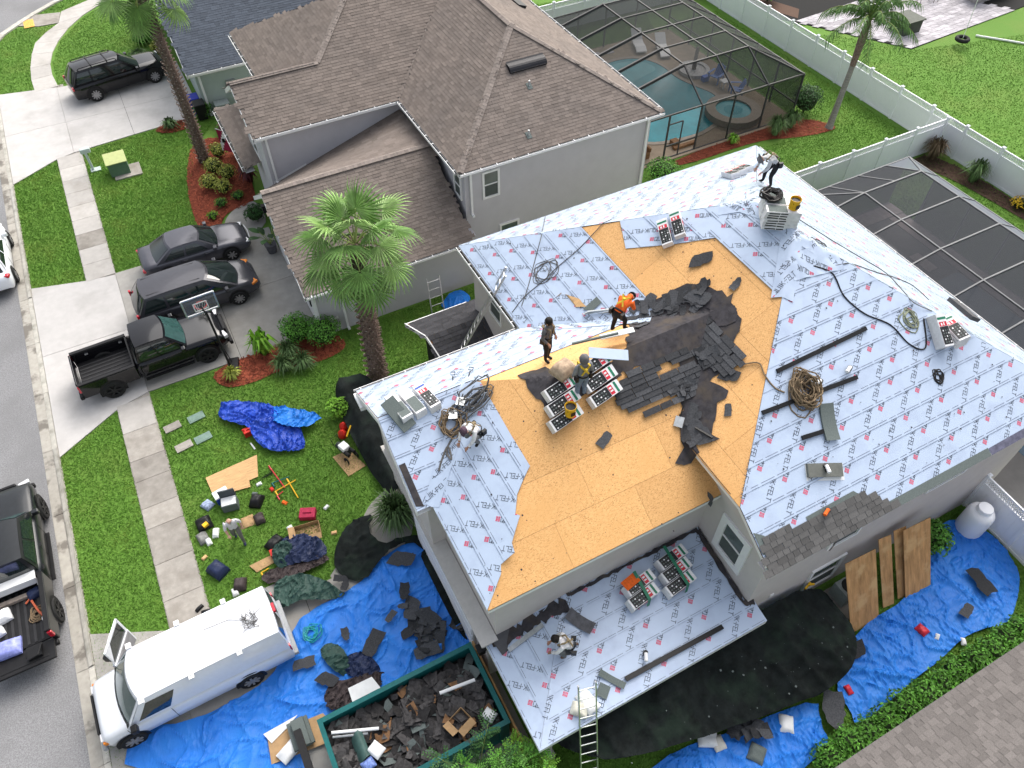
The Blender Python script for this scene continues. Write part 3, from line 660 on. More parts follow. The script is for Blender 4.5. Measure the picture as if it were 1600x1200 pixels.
# soffits and fascia
q = MB()
for pl, (a, b) in ((PS, ((9.7, 4.58), (21.7, 4.58))), (PE, ((21.7, 4.58), (21.7, 19.8))), (PN, ((21.7, 19.8), (8.14, 19.8))), (PW, ((8.14, 19.8), (8.14, 15.1))), (FN, ((8.14, 15.1), (2.5, 15.1))), (FS, ((2.95, 7.03), (10.05, 7.03))), (FW, ((2.95, 10.4), (2.95, 7.03)))):
    ix, iy = pl.v[0]*.45, pl.v[1]*.45
    zt = EZ-.03; q.poly([(a[0], a[1], zt-.14), (b[0], b[1], zt-.14), (b[0], b[1], zt), (a[0], a[1], zt)]); q.poly([(a[0], a[1], zt-.14), (a[0]+ix, a[1]+iy, zt-.14), (b[0]+ix, b[1]+iy, zt-.14), (b[0], b[1], zt-.14)])
q.poly([(9.7, 6.14, 6.30), (9.7, 8.55, 6.30), (9.7, 8.55, 6.42), (9.7, 6.14, 6.42)]); q.poly([(9.7, 4.58, 5.33), (9.7, 4.58, 5.47), (9.7, 6.14, 6.42), (9.7, 6.14, 6.28)]); q.poly([(9.7, 6.14, 6.30), (10.1, 6.14, 6.30), (10.1, 8.55, 6.30), (9.7, 8.55, 6.30)])
for ya, yb in ((10.4, 12.75), (15.1, 12.75)):
    za, zb = EZ, EZ+SL*abs(yb-ya); q.hexa([(2.47, ya, za-.22), (2.52, ya, za-.22), (2.52, yb, zb-.22), (2.47, yb, zb-.22), (2.47, ya, za-.02), (2.52, ya, za-.02), (2.52, yb, zb-.02), (2.47, yb, zb-.02)])
    q.poly([(2.5, ya, za-.2), (2.9, ya, za-.2), (2.9, yb, zb-.2), (2.5, yb, zb-.2)])
q.b2(2.4, 14.5, 5.28, 2.95, 15.12, 5.44); q.build('fascia', M_white, HA)
# gutters with dark troughs and hangers
def gutter(parent, a, b, z, out, m=M_white, hang=.75):
    a = Vector((a[0], a[1], z)); b = Vector((b[0], b[1], z)); o = Vector((out[0], out[1], 0)); q = MB(); L_ = (b-a).length
    for p0, p1, r, h in ((0, .13, 0, 0),): pass
    q.bar(a+o*.12, b+o*.12, .018, .10); q.bar(a+o*.065-Vector((0, 0, .045)), b+o*.065-Vector((0, 0, .045)), .11, .012)
    g_ = q.build('gutter', m, parent)
    q = MB(); q.bar(a+o*.062+Vector((0, 0, -.03)), b+o*.062+Vector((0, 0, -.03)), .09, .012); q.build('gutter_trough', M_black, g_)
    n = int(L_/hang)
    for i in range(n+1):
        p = a+(b-a)*(i+.3)/(n+.6); q = MB(); q.bar(p+o*.0+Vector((0, 0, .045)), p+o*.13+Vector((0, 0, .045)), .03, .012, up=(0, 0, 1)); q.build('gutter_hanger', m, g_)
    return g_
gutter(HA, (8.14, 19.8), (8.14, 15.3), 5.44, (-1, 0)); gutter(HA, (8.0, 15.1), (2.45, 15.1), 5.44, (0, 1)); gutter(HA, (21.7, 19.7), (21.7, 4.7), 5.44, (1, 0))
for pl in (FS, FW, FN, PW): osb_panels(HA, pl)
# felt
felt(HA, PS, v0=-.06); felt(HA, PE, v0=-.06); felt(HA, PN, v0=-.06)
felt(HA, PW, [(8.14, 19.8), (8.14, 15.1), (11.27, 11.97), (11.27, 16.67)], v0=-.1)
felt(HA, PW, [(13.55, 13.3), (13.55, 10.05), (14.92, 11.36), (14.92, 13.02), (14.2, 13.75)], v0=5.42)
felt(HA, PW, [(12.15, 15.8), (11.75, 14.8), (12.7, 13.75), (13.55, 12.95), (14.6, 13.34)], v0=3.3, exp=.62, roll=1.0)
felt(HA, FN, [(8.14, 15.1), (2.5, 15.1), (2.5, 12.75), (5.3, 12.75), (5.5, 12.55), (9.5, 12.5), (10.69, 12.55)], v0=-.08)
torn = [(2.95, 10.4), (2.95, 7.05)]+[(3.6, 7.58), (3.7, 7.78), (4.1, 7.8), (4.15, 8.05), (4.28, 8.18), (4.62, 8.5), (4.55, 8.62), (4.8, 9.0), (5.12, 9.25), (5.4, 9.42), (5.42, 10.5), (5.5, 12.5), (5.3, 12.75)]
felt(HA, FW, torn, v0=-.06); felt(HA, GS, v0=-.06)
# valley roll on the street gable, wrinkled cap sheets where the slopes meet
def cap_sheet(pts, wid, amp, seed, name='felt_strip'):
    q = MB(); pts = [Vector(p) for p in pts]; n = 26; rr = random.Random(seed)
    def at(t):
        t *= len(pts)-1; i = min(int(t), len(pts)-2); return pts[i].lerp(pts[i+1], t-i), (pts[i+1]-pts[i]).normalized()
    def fn(a, b):
        p, d = at(b); s_ = Vector((d.y, -d.x, 0)).normalized(); x, y = (p+s_*(a-.5)*wid).xy
        return (x, y, roofz(x, y)+.045+amp*abs(noise.noise(Vector((x*2.5, y*2.5, seed)))) )
    q.grid(fn, 8, n); L2 = sum((b-a).length for a, b in zip(pts, pts[1:])); t = .3
    while t < L2-.3 and wid > .4:
        p, d = at(t/L2); s_ = Vector((d.y, -d.x, 0)).normalized(); e1 = (d+s_*.7).normalized()*rr.choice((1, -1)); e2 = Vector((-e1.y, e1.x, 0))
        for cn, quad in MARK:
            pp = [p+e1*(a-MARKL/2)+e2*b for a, b in quad]
            if all(abs((v-p).dot(s_)) < wid*.47 for v in pp): q.poly([(v.x, v.y, fn(.5, t/L2)[2]*0+roofz(v.x, v.y)+.051+amp*abs(noise.noise(Vector((v.x*2.5, v.y*2.5, seed))))) for v in pp], 1 if cn == 'k' else 2)
        t += .62
    return q.build(name, [M_felt, M_ink, M_inkr], HA, smooth=True)
cap_sheet([(2.9, 10.35, 0), (5.2, 12.65, 0)], .45, .012, 3); cap_sheet([(14.2, 10.6, 0), (15.9, 10.4, 0)], .7, .06, 5); cap_sheet([(13.6, 10.0, 0), (14.9, 11.4, 0), (15.8, 10.4, 0)], .6, .05, 8)
cap_sheet([(14.6, 13.3, 0), (14.92, 12.2, 0), (14.92, 11.4, 0)], .5, .02, 9); cap_sheet([(16.6, 14.7, 0), (14.92, 13.0, 0), (14.2, 13.7, 0)], .6, .02, 10); cap_sheet([(8.3, 15.0, 0), (9.6, 13.6, 0), (11.0, 12.2, 0)], .7, .02, 12)
# black drip strip with nail plates along the gable rake
q = MB(); q.poly([tuple(GS.P(u, v, .042)) for u, v in ((2.52, .12), (2.72, .05), (2.70, 1.15), (2.52, 1.15))]); q.build('rake_strip', M_blackfelt, HA)
# eave starter strips and the first new shingles on the south slope
q = MB(); q.poly([tuple(PS.P(u, v, .040)) for u, v in ((9.6, -.06), (17.6, -.06), (17.6, .14), (9.6, .16))]); q.build('starter_strip', M_slip, HA)
q = MB(); q.poly([tuple(PS.P(u, v, .040)) for u, v in ((17.62, -.06), (21.5, -.06), (21.5, .16), (17.62, .12))]); q.build('starter_strip', mat('grey_violet_strip', (.12, .12, .17), .8, var=.3, scale=6), HA)
cache = {}
for r in range(6):
    e = .145/math.sqrt(1+SL*SL); v = -.05+r*e*1.05; u = 9.5+(.12 if r % 2 else 0)+r*.05; stop = 13.9-r*.17-(r > 3)*2.6 if r < 5 else 10.6
    if r in (3, 4): stop = (11.2, 11.0)[r-3]+2.2
    while u < stop:
        w_ = random.choice((.2, .26, .32)); key = w_
        if key not in cache: qq = MB(); qq.hexa([(0, 0, 0), (w_-.012, 0, 0), (w_-.012, .19, 0), (0, .19, 0), (0, 0, .014), (w_-.012, 0, .014), (w_-.012, .19, .004), (0, .19, .004)]); cache[key] = qq.mesh('shingle', M_shA)
        inst(cache[key], 'shingle', HA, Matrix.Translation(-org(HA)) @ PS.frame(u, v, .046+random.uniform(0, .006))); u += w_
q = MB(); q.poly([tuple(PS.P(u, v, .041)) for u, v in ((9.72, .42), (10.15, .42), (10.15, .62), (9.95, .8), (9.72, .95))]); q.build('starter_strip', M_slip, HA)
q = MB(); q.poly([tuple(PS.P(u, v, .041)) for u, v in ((11.3, .58), (13.1, .58), (12.95, .74), (11.3, .72))]); q.build('starter_strip', M_slip, HA)
# windows
def window(parent, c, w_, h, face, fr=.09, two=True, shut=None):
    ux, uy = AX[face][0]; nx, ny = -AX[face][1][0], -AX[face][1][1]; c = Vector(c); U = Vector((ux, uy, 0)); N = Vector((nx, ny, 0)); Z = Vector((0, 0, 1))
    def rect(q, a0, a1, z0, z1, d0, d1):
        P = [c+U*a+N*d+Z*z for z in (z0, z1) for a, d in ((a0, d0), (a1, d0), (a1, d1), (a0, d1))]; q.hexa(P)
    q = MB()
    for a0, a1, z0, z1 in ((-w_/2-fr, -w_/2, -h/2-fr, h/2+fr), (w_/2, w_/2+fr, -h/2-fr, h/2+fr), (-w_/2, w_/2, h/2, h/2+fr), (-w_/2, w_/2, -h/2-fr, -h/2)): rect(q, a0, a1, z0, z1, -.02, .06)
    o = q.build('window', M_white, parent)
    q = MB(); rect(q, -w_/2, w_/2, .02, h/2, -.02, .015); q.build('pane', M_glass, o); q = MB(); rect(q, -w_/2, w_/2, -h/2, -.02, -.02, .015); q.build('pane', M_screenw, o)
    q = MB(); rect(q, -w_/2, w_/2, -.025, .025, .0, .04); q.build('muntin', M_white, o)
    if fr > .1: pass
    return o
window(HA, (10.1, 6.15, 4.1), .75, 1.25, 'W', fr=.22)
window(HA, (17.2, 4.93, 4.55), 1.5, 1.3, 'S'); window(HA, (13.2, 4.93, 4.35), 1.0, 1.3, 'S'); window(HA, (13.4, 4.93, 1.35), 1.2, 1.35, 'S'); window(HA, (8.5, 17.6, 4.2), .8, 1.1, 'W')
# porch roof
q = deck_mesh([PQ, PQW], -.02)
for a, b in (((2.95, 4.28), (10.3, 4.28)), ((2.95, 7.4), (2.95, 4.28)), ((10.3, 4.28), (10.3, 4.88))): q.poly([(a[0], a[1], 2.32), (b[0], b[1], 2.32), (b[0], b[1], 2.48), (a[0], a[1], 2.48)])
q.poly([(2.95, 4.28, 2.33), (2.95, 7.4, 2.33), (10.05, 7.4, 2.33), (10.3, 4.28, 2.33)]); po = q.build('porch_roof', M_white, HA)
for pl, v0 in ((PQ, -.05), (PQW, -.05)):
    kids = set(bpy.data.objects.keys()); felt(HA, pl, v0=v0, exp=.53, roll=1.12, pitch=.74)
q = MB(); q.b2(3.2, 4.5, 0, 3.5, 4.8, 2.4); q.b2(3.12, 4.42, 0, 3.58, 4.88, .5); q.build('porch_column', M_wallA, HA)
q = MB(); q.b2(6.4, 4.5, 0, 6.7, 4.8, 2.4); q.build('porch_column', M_wallA, HA)
def strip_on(fn, pts, wid, m, name, parent, off=.05, jag=.05, seed=0):
    rr = random.Random(seed); q = MB(); L_ = []; pts = [Vector((p[0], p[1], 0)) for p in pts]; n = 30
    for i in range(n+1):
        t = i/n*(len(pts)-1); k = min(int(t), len(pts)-2); p = pts[k].lerp(pts[k+1], t-k); d = (pts[k+1]-pts[k]).normalized(); s_ = Vector((d.y, -d.x, 0)); L_.append((p+s_*(wid/2+rr.uniform(-jag, jag)), p-s_*(wid/2+rr.uniform(-jag, jag))))
    for a, b in zip(L_, L_[1:]): q.poly([(p.x, p.y, fn(p.x, p.y)+off) for p in (a[0], b[0], b[1], a[1])])
    return q.build(name, m, parent)
strip_on(porchz, [(5.5, 7.33), (10.0, 7.33)], .10, M_blackfelt, 'wall_flashing', HA, .05, .03, 1); strip_on(porchz, [(9.98, 7.3), (9.98, 4.95), (10.28, 4.86)], .15, M_blackfelt, 'wall_flashing', HA, .055, .03, 2); strip_on(porchz, [(3.1, 7.28), (5.4, 7.15)], .3, M_blackfelt, 'wall_flashing', HA, .05, .1, 3)
q = MB(); q.poly([(4.6, 7.36, 2.97), (5.0, 6.6, 3.0), (5.5, 7.0, 3.0), (5.55, 7.37, 3.1)]); q.build('wall_flashing', M_blackfelt, HA)
q = MB(); q.b2(2.75, 7.42, 1.75, 2.95, 7.6, 2.05); q.b2(2.72, 7.38, 2.05, 2.98, 7.64, 2.1); q.build('wall_lamp', M_black, HA)
q = MB(); q.b2(11.08, 4.9, 2.0, 11.22, 4.93, 2.14); q.build('socket_cover', M_white, HA)
# small side gable roof between the houses
SG = [Plane('N', 20.3, 2.1, .42, [(9.0, 20.3), (5.85, 20.3), (6.1, 18.7), (9.0, 18.7)]), Plane('S', 17.1, 2.1, .42, [(6.35, 17.1), (9, 17.1), (9, 18.7), (6.1, 18.7)])]
sg = thing('side_shelter', 'small dark shingled gable roof of a side entry between the two houses', 'shelter', (7.5, 18.7, 0))
d_ = deck_mesh(SG, -.02); d_.build('roof_deck', M_wood, sg); shingle_roof(sg, SG, mat('shingle_charcoal', (.05, .05, .055), .95, var=.2, scale=40, island=.25), exp=.17)
q = MB(); q.b2(6.5, 17.3, 0, 8.5, 20.0, 2.05); q.poly([(6.45, 17.3, 2.05), (6.45, 20.0, 2.05), (6.45, 18.7, 2.7)][::-1]); q.build('wall', mat('shelter_dark', (.025, .024, .022), .9), sg)
q = MB(); q.bar((5.85, 20.32, 2.06), (6.1, 18.7, 2.74), .04, .16); q.bar((6.1, 18.7, 2.74), (6.35, 17.1, 2.06), .04, .16); q.bar((5.85, 20.33, 2.04), (8.5, 20.33, 2.04), .04, .12); q.build('rake_board', M_white, sg)
# ------------------------------------------------------------------ grey neighbour house
SB = .58
HB = thing('house', 'grey stucco neighbour house with brown shingle hip roofs and white gutters', 'house', (11, 31, 0))
B = dict(
    south=Plane('S', 23.76, 5.5, SB, [(10.0, 23.76), (19.84, 23.76), (14.92, 28.68)]),
    west=Plane('W', 10.0, 5.5, SB, [(10.0, 30.1), (10.0, 23.76), (14.92, 28.68), (14.92, 35.05)]),
    east=Plane('E', 19.84, 5.5, SB, [(19.84, 23.76), (19.84, 42), (14.92, 42), (14.92, 28.68)]),
    fsouth=Plane('S', 30.1, 5.5, SB, [(3.4, 30.1), (10.0, 30.1), (14.92, 35.05), (9.9, 35.07), (7.26, 32.43), (3.4, 32.43)]),
    fwest=Plane('W', 4.93, 5.5, SB, [(4.93, 40.1), (4.93, 32.43), (7.26, 32.43), (9.9, 35.07)]),
    fnorth=Plane('N', 40.1, 5.5, SB, [(14.9, 40.1), (4.93, 40.1), (9.9, 35.07), (14.9, 35.07)]),
    gnorth=Plane('N', 34.76, 5.5, SB, [(5.2, 34.76), (3.4, 34.76), (3.4, 32.43), (7.26, 32.43)]),
    gs=Plane('S', 22.93, 2.7, SB, [(2.75, 22.93), (10.1, 22.93), (10.1, 26.97), (2.75, 26.97)]),
    low=Plane('W', 2.95, 2.7, .28, [(2.95, 38.5), (2.95, 32.5), (3.9, 32.5), (4.4, 37.6)]))
dk = deck_mesh(list(B.values()), -.02)
# the garage's far slope, which twists up to the wall behind
quad = lambda a, b: (lambda p0, p1: p0.lerp(p1, b))(Vector((2.75, 26.97, 5.04)).lerp(Vector((10.1, 26.97, 5.04)), a), Vector((2.75, 30.5, 2.55)).lerp(Vector((10.1, 30.5, 4.85)), a))
dk.grid(lambda a, b: quad(a, b)-Vector((0, 0, .02)), 10, 10); dk.build('roof_deck', M_shB, HB)
shingle_roof(HB, [B[k] for k in B if k != 'fnorth'], M_shB, tab=.34, exp=.145, parts=300, near=(8, 22, 20))
V, F = [], []
for j in range(20):
    a = 0
    while a < 1:
        w_ = random.uniform(.025, .05); b = len(V); up = Vector((0, 0, .014)); v0, v1 = 1-j/20, 1-(j+1.2)/20
        if v1 < 0: v1 = 0
        V += [quad(a+.0005, v0)+up, quad(min(1, a+w_)-.0005, v0)+up, quad(min(1, a+w_)-.0005, v1), quad(a+.0005, v1)]; F.append((b, b+1, b+2, b+3)); a += w_
inst(npmesh('shingle_field', np.array([tuple(p-org(HB)) for p in V]), F, M_shB), 'shingle_field', HB, kind='stuff')
for a, b in (((10.05, 23.8, 5.53), (14.92, 28.68, 8.37)), ((19.8, 23.8, 5.53), (14.92, 28.68, 8.37)), ((14.92, 28.68, 8.37), (14.92, 42, 8.37)), ((7.26, 32.43, 6.86), (9.9, 35.07, 8.4)), ((9.9, 35.07, 8.4), (14.92, 35.07, 8.4)), ((3.4, 32.43, 6.86), (7.26, 32.43, 6.86)), ((2.75, 26.97, 5.05), (10.05, 26.97, 5.05)), ((10.0, 30.1, 5.47), (14.92, 35.05, 8.33)), ((2.95, 38.4, 2.73), (4.3, 37.6, 3.05))):
    ridge_caps(HB, a, b, M_shBc)
q = MB(); q.prism([(10.35, 24.1), (19.5, 24.1), (19.5, 41.6), (14.95, 41.6), (14.95, 39.7), (5.3, 39.7), (5.3, 34.4), (3.75, 34.4), (3.75, 30.45), (10.35, 30.45)], 0, 5.42); q.prism([(3.15, 23.3), (10.4, 23.3), (10.4, 30.46), (3.15, 30.46)], 0, 2.62)
q.poly([(3.74, 30.45, 5.42), (3.74, 34.4, 5.42), (3.74, 32.43, 6.6)][::-1]); q.poly([(3.14, 23.3, 2.62), (3.14, 30.4, 2.62), (3.14, 26.97, 4.85)][::-1]); q.build('wall', M_wallB, HB)
q = MB()
def fasc(q, a, b, z, h=.16): q.poly([(a[0], a[1], z-h), (b[0], b[1], z-h), (b[0], b[1], z), (a[0], a[1], z)])
for a, b, z, n_ in (((10, 23.76), (19.84, 23.76), 5.47, (0, 1)), ((10, 30.1), (10, 23.76), 5.47, (1, 0)), ((3.4, 30.1), (10, 30.1), 5.47, (0, 1)), ((4.93, 40.1), (4.93, 34.7), 5.47, (1, 0)), ((19.84, 23.76), (19.84, 42), 5.47, (-1, 0)), ((2.75, 22.93), (10.1, 22.93), 2.67, (0, 1)), ((2.95, 38.5), (2.95, 32.5), 2.67, (1, 0))):
    fasc(q, a, b, z); q.poly([(a[0], a[1], z-.16), (b[0], b[1], z-.16), (b[0]+n_[0]*.42, b[1]+n_[1]*.42, z-.16), (a[0]+n_[0]*.42, a[1]+n_[1]*.42, z-.16)])
for x, ya, yb, z, s_ in ((3.38, 30.1, 32.43, 5.5, SB), (3.38, 34.76, 32.43, 5.5, SB), (2.73, 22.93, 26.97, 2.7, SB), (2.73, 30.3, 26.97, 2.75, .68)):
    zb = z+s_*abs(yb-ya); q.hexa([(x, ya, z-.24), (x+.05, ya, z-.24), (x+.05, yb, zb-.24), (x, yb, zb-.24), (x, ya, z-.03), (x+.05, ya, z-.03), (x+.05, yb, zb-.03), (x, yb, zb-.03)])
    q.poly([(x, ya, z-.22), (x+.42, ya, z-.22), (x+.42, yb, zb-.22), (x, yb, zb-.22)])
q.build('fascia', M_white, HB)
q = MB(); q.poly([(3.8, 30.44, 2.7), (5.4, 30.44, 3.15), (5.4, 30.44, 3.5), (3.8, 30.44, 3.05)]); q.poly([(3.55, 30.42, 2.85), (5.6, 30.42, 3.45), (5.6, 30.42, 3.25), (3.55, 30.42, 2.6)]); q.build('wall_trim', M_white, HB)
gutter(HB, (10, 23.9), (10, 30.0), 5.46, (-1, 0)); gutter(HB, (10, 23.76), (19.84, 23.76), 5.46, (0, -1)); gutter(HB, (3.5, 30.1), (9.8, 30.1), 5.46, (0, -1)); gutter(HB, (4.93, 39.8), (4.93, 34.9), 5.46, (-1, 0)); gutter(HB, (2.8, 22.93), (9.9, 22.93), 2.66, (0, -1)); gutter(HB, (2.95, 38.3), (2.95, 32.5), 2.66, (-1, 0)); gutter(HB, (19.84, 24), (19.84, 41), 5.46, (1, 0))
def spout(parent, x, y, z0, z1, out):
    q = MB(); q.box((x+out[0]*.05, y+out[1]*.05, (z0+z1)/2), (.09, .09, z1-z0)); q.box((x+out[0]*.12, y+out[1]*.12, z0+.04), (.1+abs(out[0])*.12, .1+abs(out[1])*.12, .08)); return q.build('downspout', M_white, parent)
spout(HB, 3.95, 30.42, 3.0, 5.3, (0, -1)); spout(HB, 10.6, 24.07, 3.1, 5.3, (0, -1)); spout(HB, 19.3, 24.07, .1, 5.3, (0, -1)); spout(HB, 4.2, 23.27, .1, 2.55, (0, -1))
window(HB, (11.55, 24.1, 4.35), .62, 1.15, 'S'); window(HB, (10.35, 24.75, 4.3), .55, 1.0, 'W'); window(HB, (3.75, 32.6, 3.9), 1.0, 1.2, 'W'); window(HB, (12.4, 24.1, 1.5), .8, 1.0, 'S')
q = MB(); q.b2(3.1, 23.28, .75, 3.9, 23.25, .87); q.b2(3.0, 23.22, 0, 3.16, 23.4, 2.4); q.build('corner_trim', M_white, HB)
q = MB(); q.b2(3.1, 24.0, .05, 3.13, 29.6, 2.3); q.build('garage_door', M_white, HB)
for y_ in (23.35, 30.2):
    q = MB(); q.b2(2.95, y_, 1.75, 3.12, y_+.17, 2.1); q.b2(2.92, y_-.03, 2.1, 3.14, y_+.2, 2.14); q.build('wall_lamp', M_black, HB)
q = MB()
q.poly([tuple(B['south'].P(u, v, .03)) for u, v in ((13.05, 2.05), (14.75, 2.05), (14.75, 2.42), (13.05, 2.42))]); M3 = B['south'].frame(13.9, 3.05, .02)
q = MB(); n = 8
q.grid(lambda a, b: M3 @ Vector((a*1.75, b*.52, .16*math.sin(min(1, .25+b)*math.pi/1.25*1.0))), 8, 6); q.hexa([M3 @ Vector(p) for p in ((0, 0, 0), (1.75, 0, 0), (1.75, .5, 0), (0, .5, 0), (0, 0, .10), (1.75, 0, .10), (1.75, .5, .04), (0, .5, .04))]); q.build('roof_vent', mat('vent_black', (.018, .018, .022), .45, var=.2), HB)
M3 = B['east'].frame(-0+33.5, 1.6, .02)
q = MB(); q.hexa([M3 @ Vector(p) for p in ((0, 0, 0), (1.6, 0, 0), (1.6, .45, 0), (0, .45, 0), (0, 0, .14), (1.6, 0, .14), (1.6, .45, .05), (0, .45, .05))]); q.build('roof_vent', MATS['vent_black'], HB)
for px, py in ((827, 135), (826, 212)):
    d = ray(px, py); pl = B['south']; t = 20
    while True:
        p = Vector((0, 0, CAM_H))+d*t
        if p.z <= pl.z(p.x, p.y): break
        t += .01
    q = MB(); q.tube([p, p+Vector((0, 0, .26))], .038, 8); q.box(p+Vector((0, 0, .025)), (.22, .3, .02), 0, 1, Matrix.Rotation(math.atan(SB), 3, 'X')); q.build('vent_pipe', [M_galv, M_slip], HB)
q = MB(); q.b2(2.1, 31.45, .04, 3.4, 31.5, .06); 
# ------------------------------------------------------------------ sage house
HC = thing('house', 'sage green house with a dark slate shingle roof at the top left', 'house', (6, 46, 0))
Cp = [Plane('S', 42.55, 2.7, .5, [(2.45, 42.55), (13, 42.55), (13, 49.5), (2.45, 49.5)]), Plane('N', 56.45, 2.7, .5, [(13, 56.45), (2.45, 56.45), (2.45, 49.5), (13, 49.5)])]
deck_mesh(Cp, -.02).build('roof_deck', M_shC, HC); shingle_roof(HC, Cp[:1], M_shC, tab=.36, exp=.15, parts=300, near=(4, 42, 10)); shingle_roof(HC, Cp[1:], M_shC, tab=.4, exp=.2)
q = MB(); q.b2(2.85, 42.95, 0, 16, 56, 2.62); q.poly([(2.85, 42.95, 2.62), (2.85, 56, 2.62), (2.85, 49.5, 5.9)][::-1]); q.build('wall', M_wallC, HC)
q = MB(); fasc(q, (2.45, 42.55), (13, 42.55), 2.67); q.poly([(2.45, 42.55, 2.5), (13, 42.55, 2.5), (13, 43, 2.5), (2.45, 43, 2.5)]); q.hexa([(2.42, 42.55, 2.45), (2.47, 42.55, 2.45), (2.47, 49.5, 5.93), (2.42, 49.5, 5.93), (2.42, 42.55, 2.66), (2.47, 42.55, 2.66), (2.47, 49.5, 6.14), (2.42, 49.5, 6.14)]); q.build('fascia', M_white, HC)
gutter(HC, (2.6, 42.55), (12, 42.55), 2.66, (0, -1))
q = MB(); q.box((3.05, 42.9, 1.25), (.12, .12, 2.5)); q.build('downspout', M_white, HC)
q = MB(); q.b2(4.35, 42.8, 1.0, 4.85, 42.93, 1.75); q.lathe([(.1, 0), (.1, .12), (.001, .13)], 10, (4.6, 42.8, 1.45), 0, Matrix.Rotation(math.pi/2, 3, 'X')); q.build('meter_box', mat('meter_grey', (.30, .33, .32), .5, var=.1), HC)
q = MB(); q.b2(3.4, 42.3, .0, 4.1, 42.8, .75); q.b2(3.35, 42.25, .75, 4.15, 42.85, .8); q.build('air_unit', mat('unit_grey', (.33, .37, .36), .5, var=.15), HC)
# ------------------------------------------------------------------ taupe roof of the house to the south
HD = thing('house', 'neighbouring house at the lower right with a taupe shingle roof', 'house', (18, -6, 0))
Dp = [Plane('S', .48, 2.7, .0, [(8.9, -12), (30, -12), (30, .48), (8.9, .48)])]
Dp = [Plane('N', .48, 2.7, .42, [(30, .48), (8.6, .48), (8.6, -7.5), (30, -7.5)]), Plane('S', -15.5, 2.7, .42, [(8.6, -15.5), (30, -15.5), (30, -7.5), (8.6, -7.5)])]
deck_mesh(Dp, -.02).build('roof_deck', M_shD, HD); shingle_roof(HD, Dp[:1], M_shD, tab=.28, exp=.155, parts=300, near=(13, 0, 12)); shingle_roof(HD, Dp[1:], M_shD, tab=.5, exp=.3)
q = MB(); q.b2(9, -15, 0, 29.6, .1, 2.6); q.build('wall', M_wallA, HD); q = MB(); q.b2(8.6, .45, 2.52, 30, .49, 2.68); q.build('fascia', M_slip, HD)

# ------------------------------------------------------------------ vinyl fences
def fence(name, a, b, label, n=None, gates=(), z=1.83, lattice=True):
    a = Vector((a[0], a[1], 0)); b = Vector((b[0], b[1], 0)); L_ = (b-a).length; n = n or round(L_/2.2); d = (b-a)/n; t = d.normalized(); nn = Vector((-t.y, t.x, 0))
    o = thing(name, label, 'fence', (a+b)/2); p_me = None
    for i in range(n+1):
        p = a+d*i; q = MB(); ang = math.atan2(t.y, t.x); q.box(p+Vector((0, 0, z/2+.03)), (.13, .13, z+.06), ang); po_ = q.build('post', M_vinyl, o)
        q = MB(); q.box(p+Vector((0, 0, z+.08)), (.17, .17, .04), ang); c0 = p+Vector((0, 0, z+.10)); k = [Matrix.Rotation(ang, 3, 'Z') @ Vector((x, y, 0)) for x, y in ((-.08, -.08), (.08, -.08), (.08, .08), (-.08, .08))]
        for j in range(4): q.poly([c0+k[j], c0+k[(j+1) % 4], c0+Vector((0, 0, .06))])
        q.build('post_cap', M_vinyl, po_)
    for i in range(n):
        p0 = a+d*i+t*.065; p1 = a+d*(i+1)-t*.065; up = Vector((0, 0, 1)); zt = z-.38 if lattice else z-.05
        q = MB(); m_ = max(3, int((p1-p0).length/.28))
        for j in range(m_):
            s0 = p0.lerp(p1, j/m_)+t*.002; s1 = p0.lerp(p1, (j+1)/m_)-t*.002; q.bar((s0+up*zt/2), (s1+up*zt/2), .03, zt-.05)
        q.build('panel', M_vinyl, o)
        q = MB(); q.bar(p0+up*.07, p1+up*.07, .055, .12); q.build('rail', M_vinyl, o); q = MB(); q.bar(p0+up*zt, p1+up*zt, .055, .09); q.build('rail', M_vinyl, o)
        if lattice:
            q = MB(); q.bar(p0+up*(z-.03), p1+up*(z-.03), .055, .08); q.build('rail', M_vinyl, o)
            q = MB(); h = .28; m_ = int((p1-p0).length/.105)
            for j in range(-3, m_+1):
                for sg, off in ((1, .006), (-1, -.006)):
                    x0 = j*.105; x1 = x0+h; L1 = (p1-p0).length; za, zb = zt+.03, zt+.03+h
                    if sg < 0: za, zb = zb, za
                    f0 = max(0, -x0/h); f1 = min(1, (L1-x0)/h)
                    if f1 > f0: q.bar(p0+t*(x0+h*f0)+nn*off+up*(za+(zb-za)*f0), p0+t*(x0+h*f1)+nn*off+up*(za+(zb-za)*f1), .01, .03, up=tuple(nn.cross(t)))
            q.build('lattice', M_vinyl, o, kind='stuff')
    return o
fence('fence', (36.9, 44.5), (36.75, -2), 'long white vinyl back fence with lattice top, behind both pool cages', 21)
fence('fence', (21.4, 21.2), (36.6, 21.2), 'white vinyl fence with lattice top dividing the two back yards', 7)
fence('fence', (20.6, 42.5), (36.7, 42.5), 'white vinyl fence with lattice top at the far end of the neighbour pool', 7)
fence('gate', (20.45, 4.9), (20.3, 1.2), 'white vinyl side gate with lattice top beside the white propane tank', 2)['category'] = 'gate'
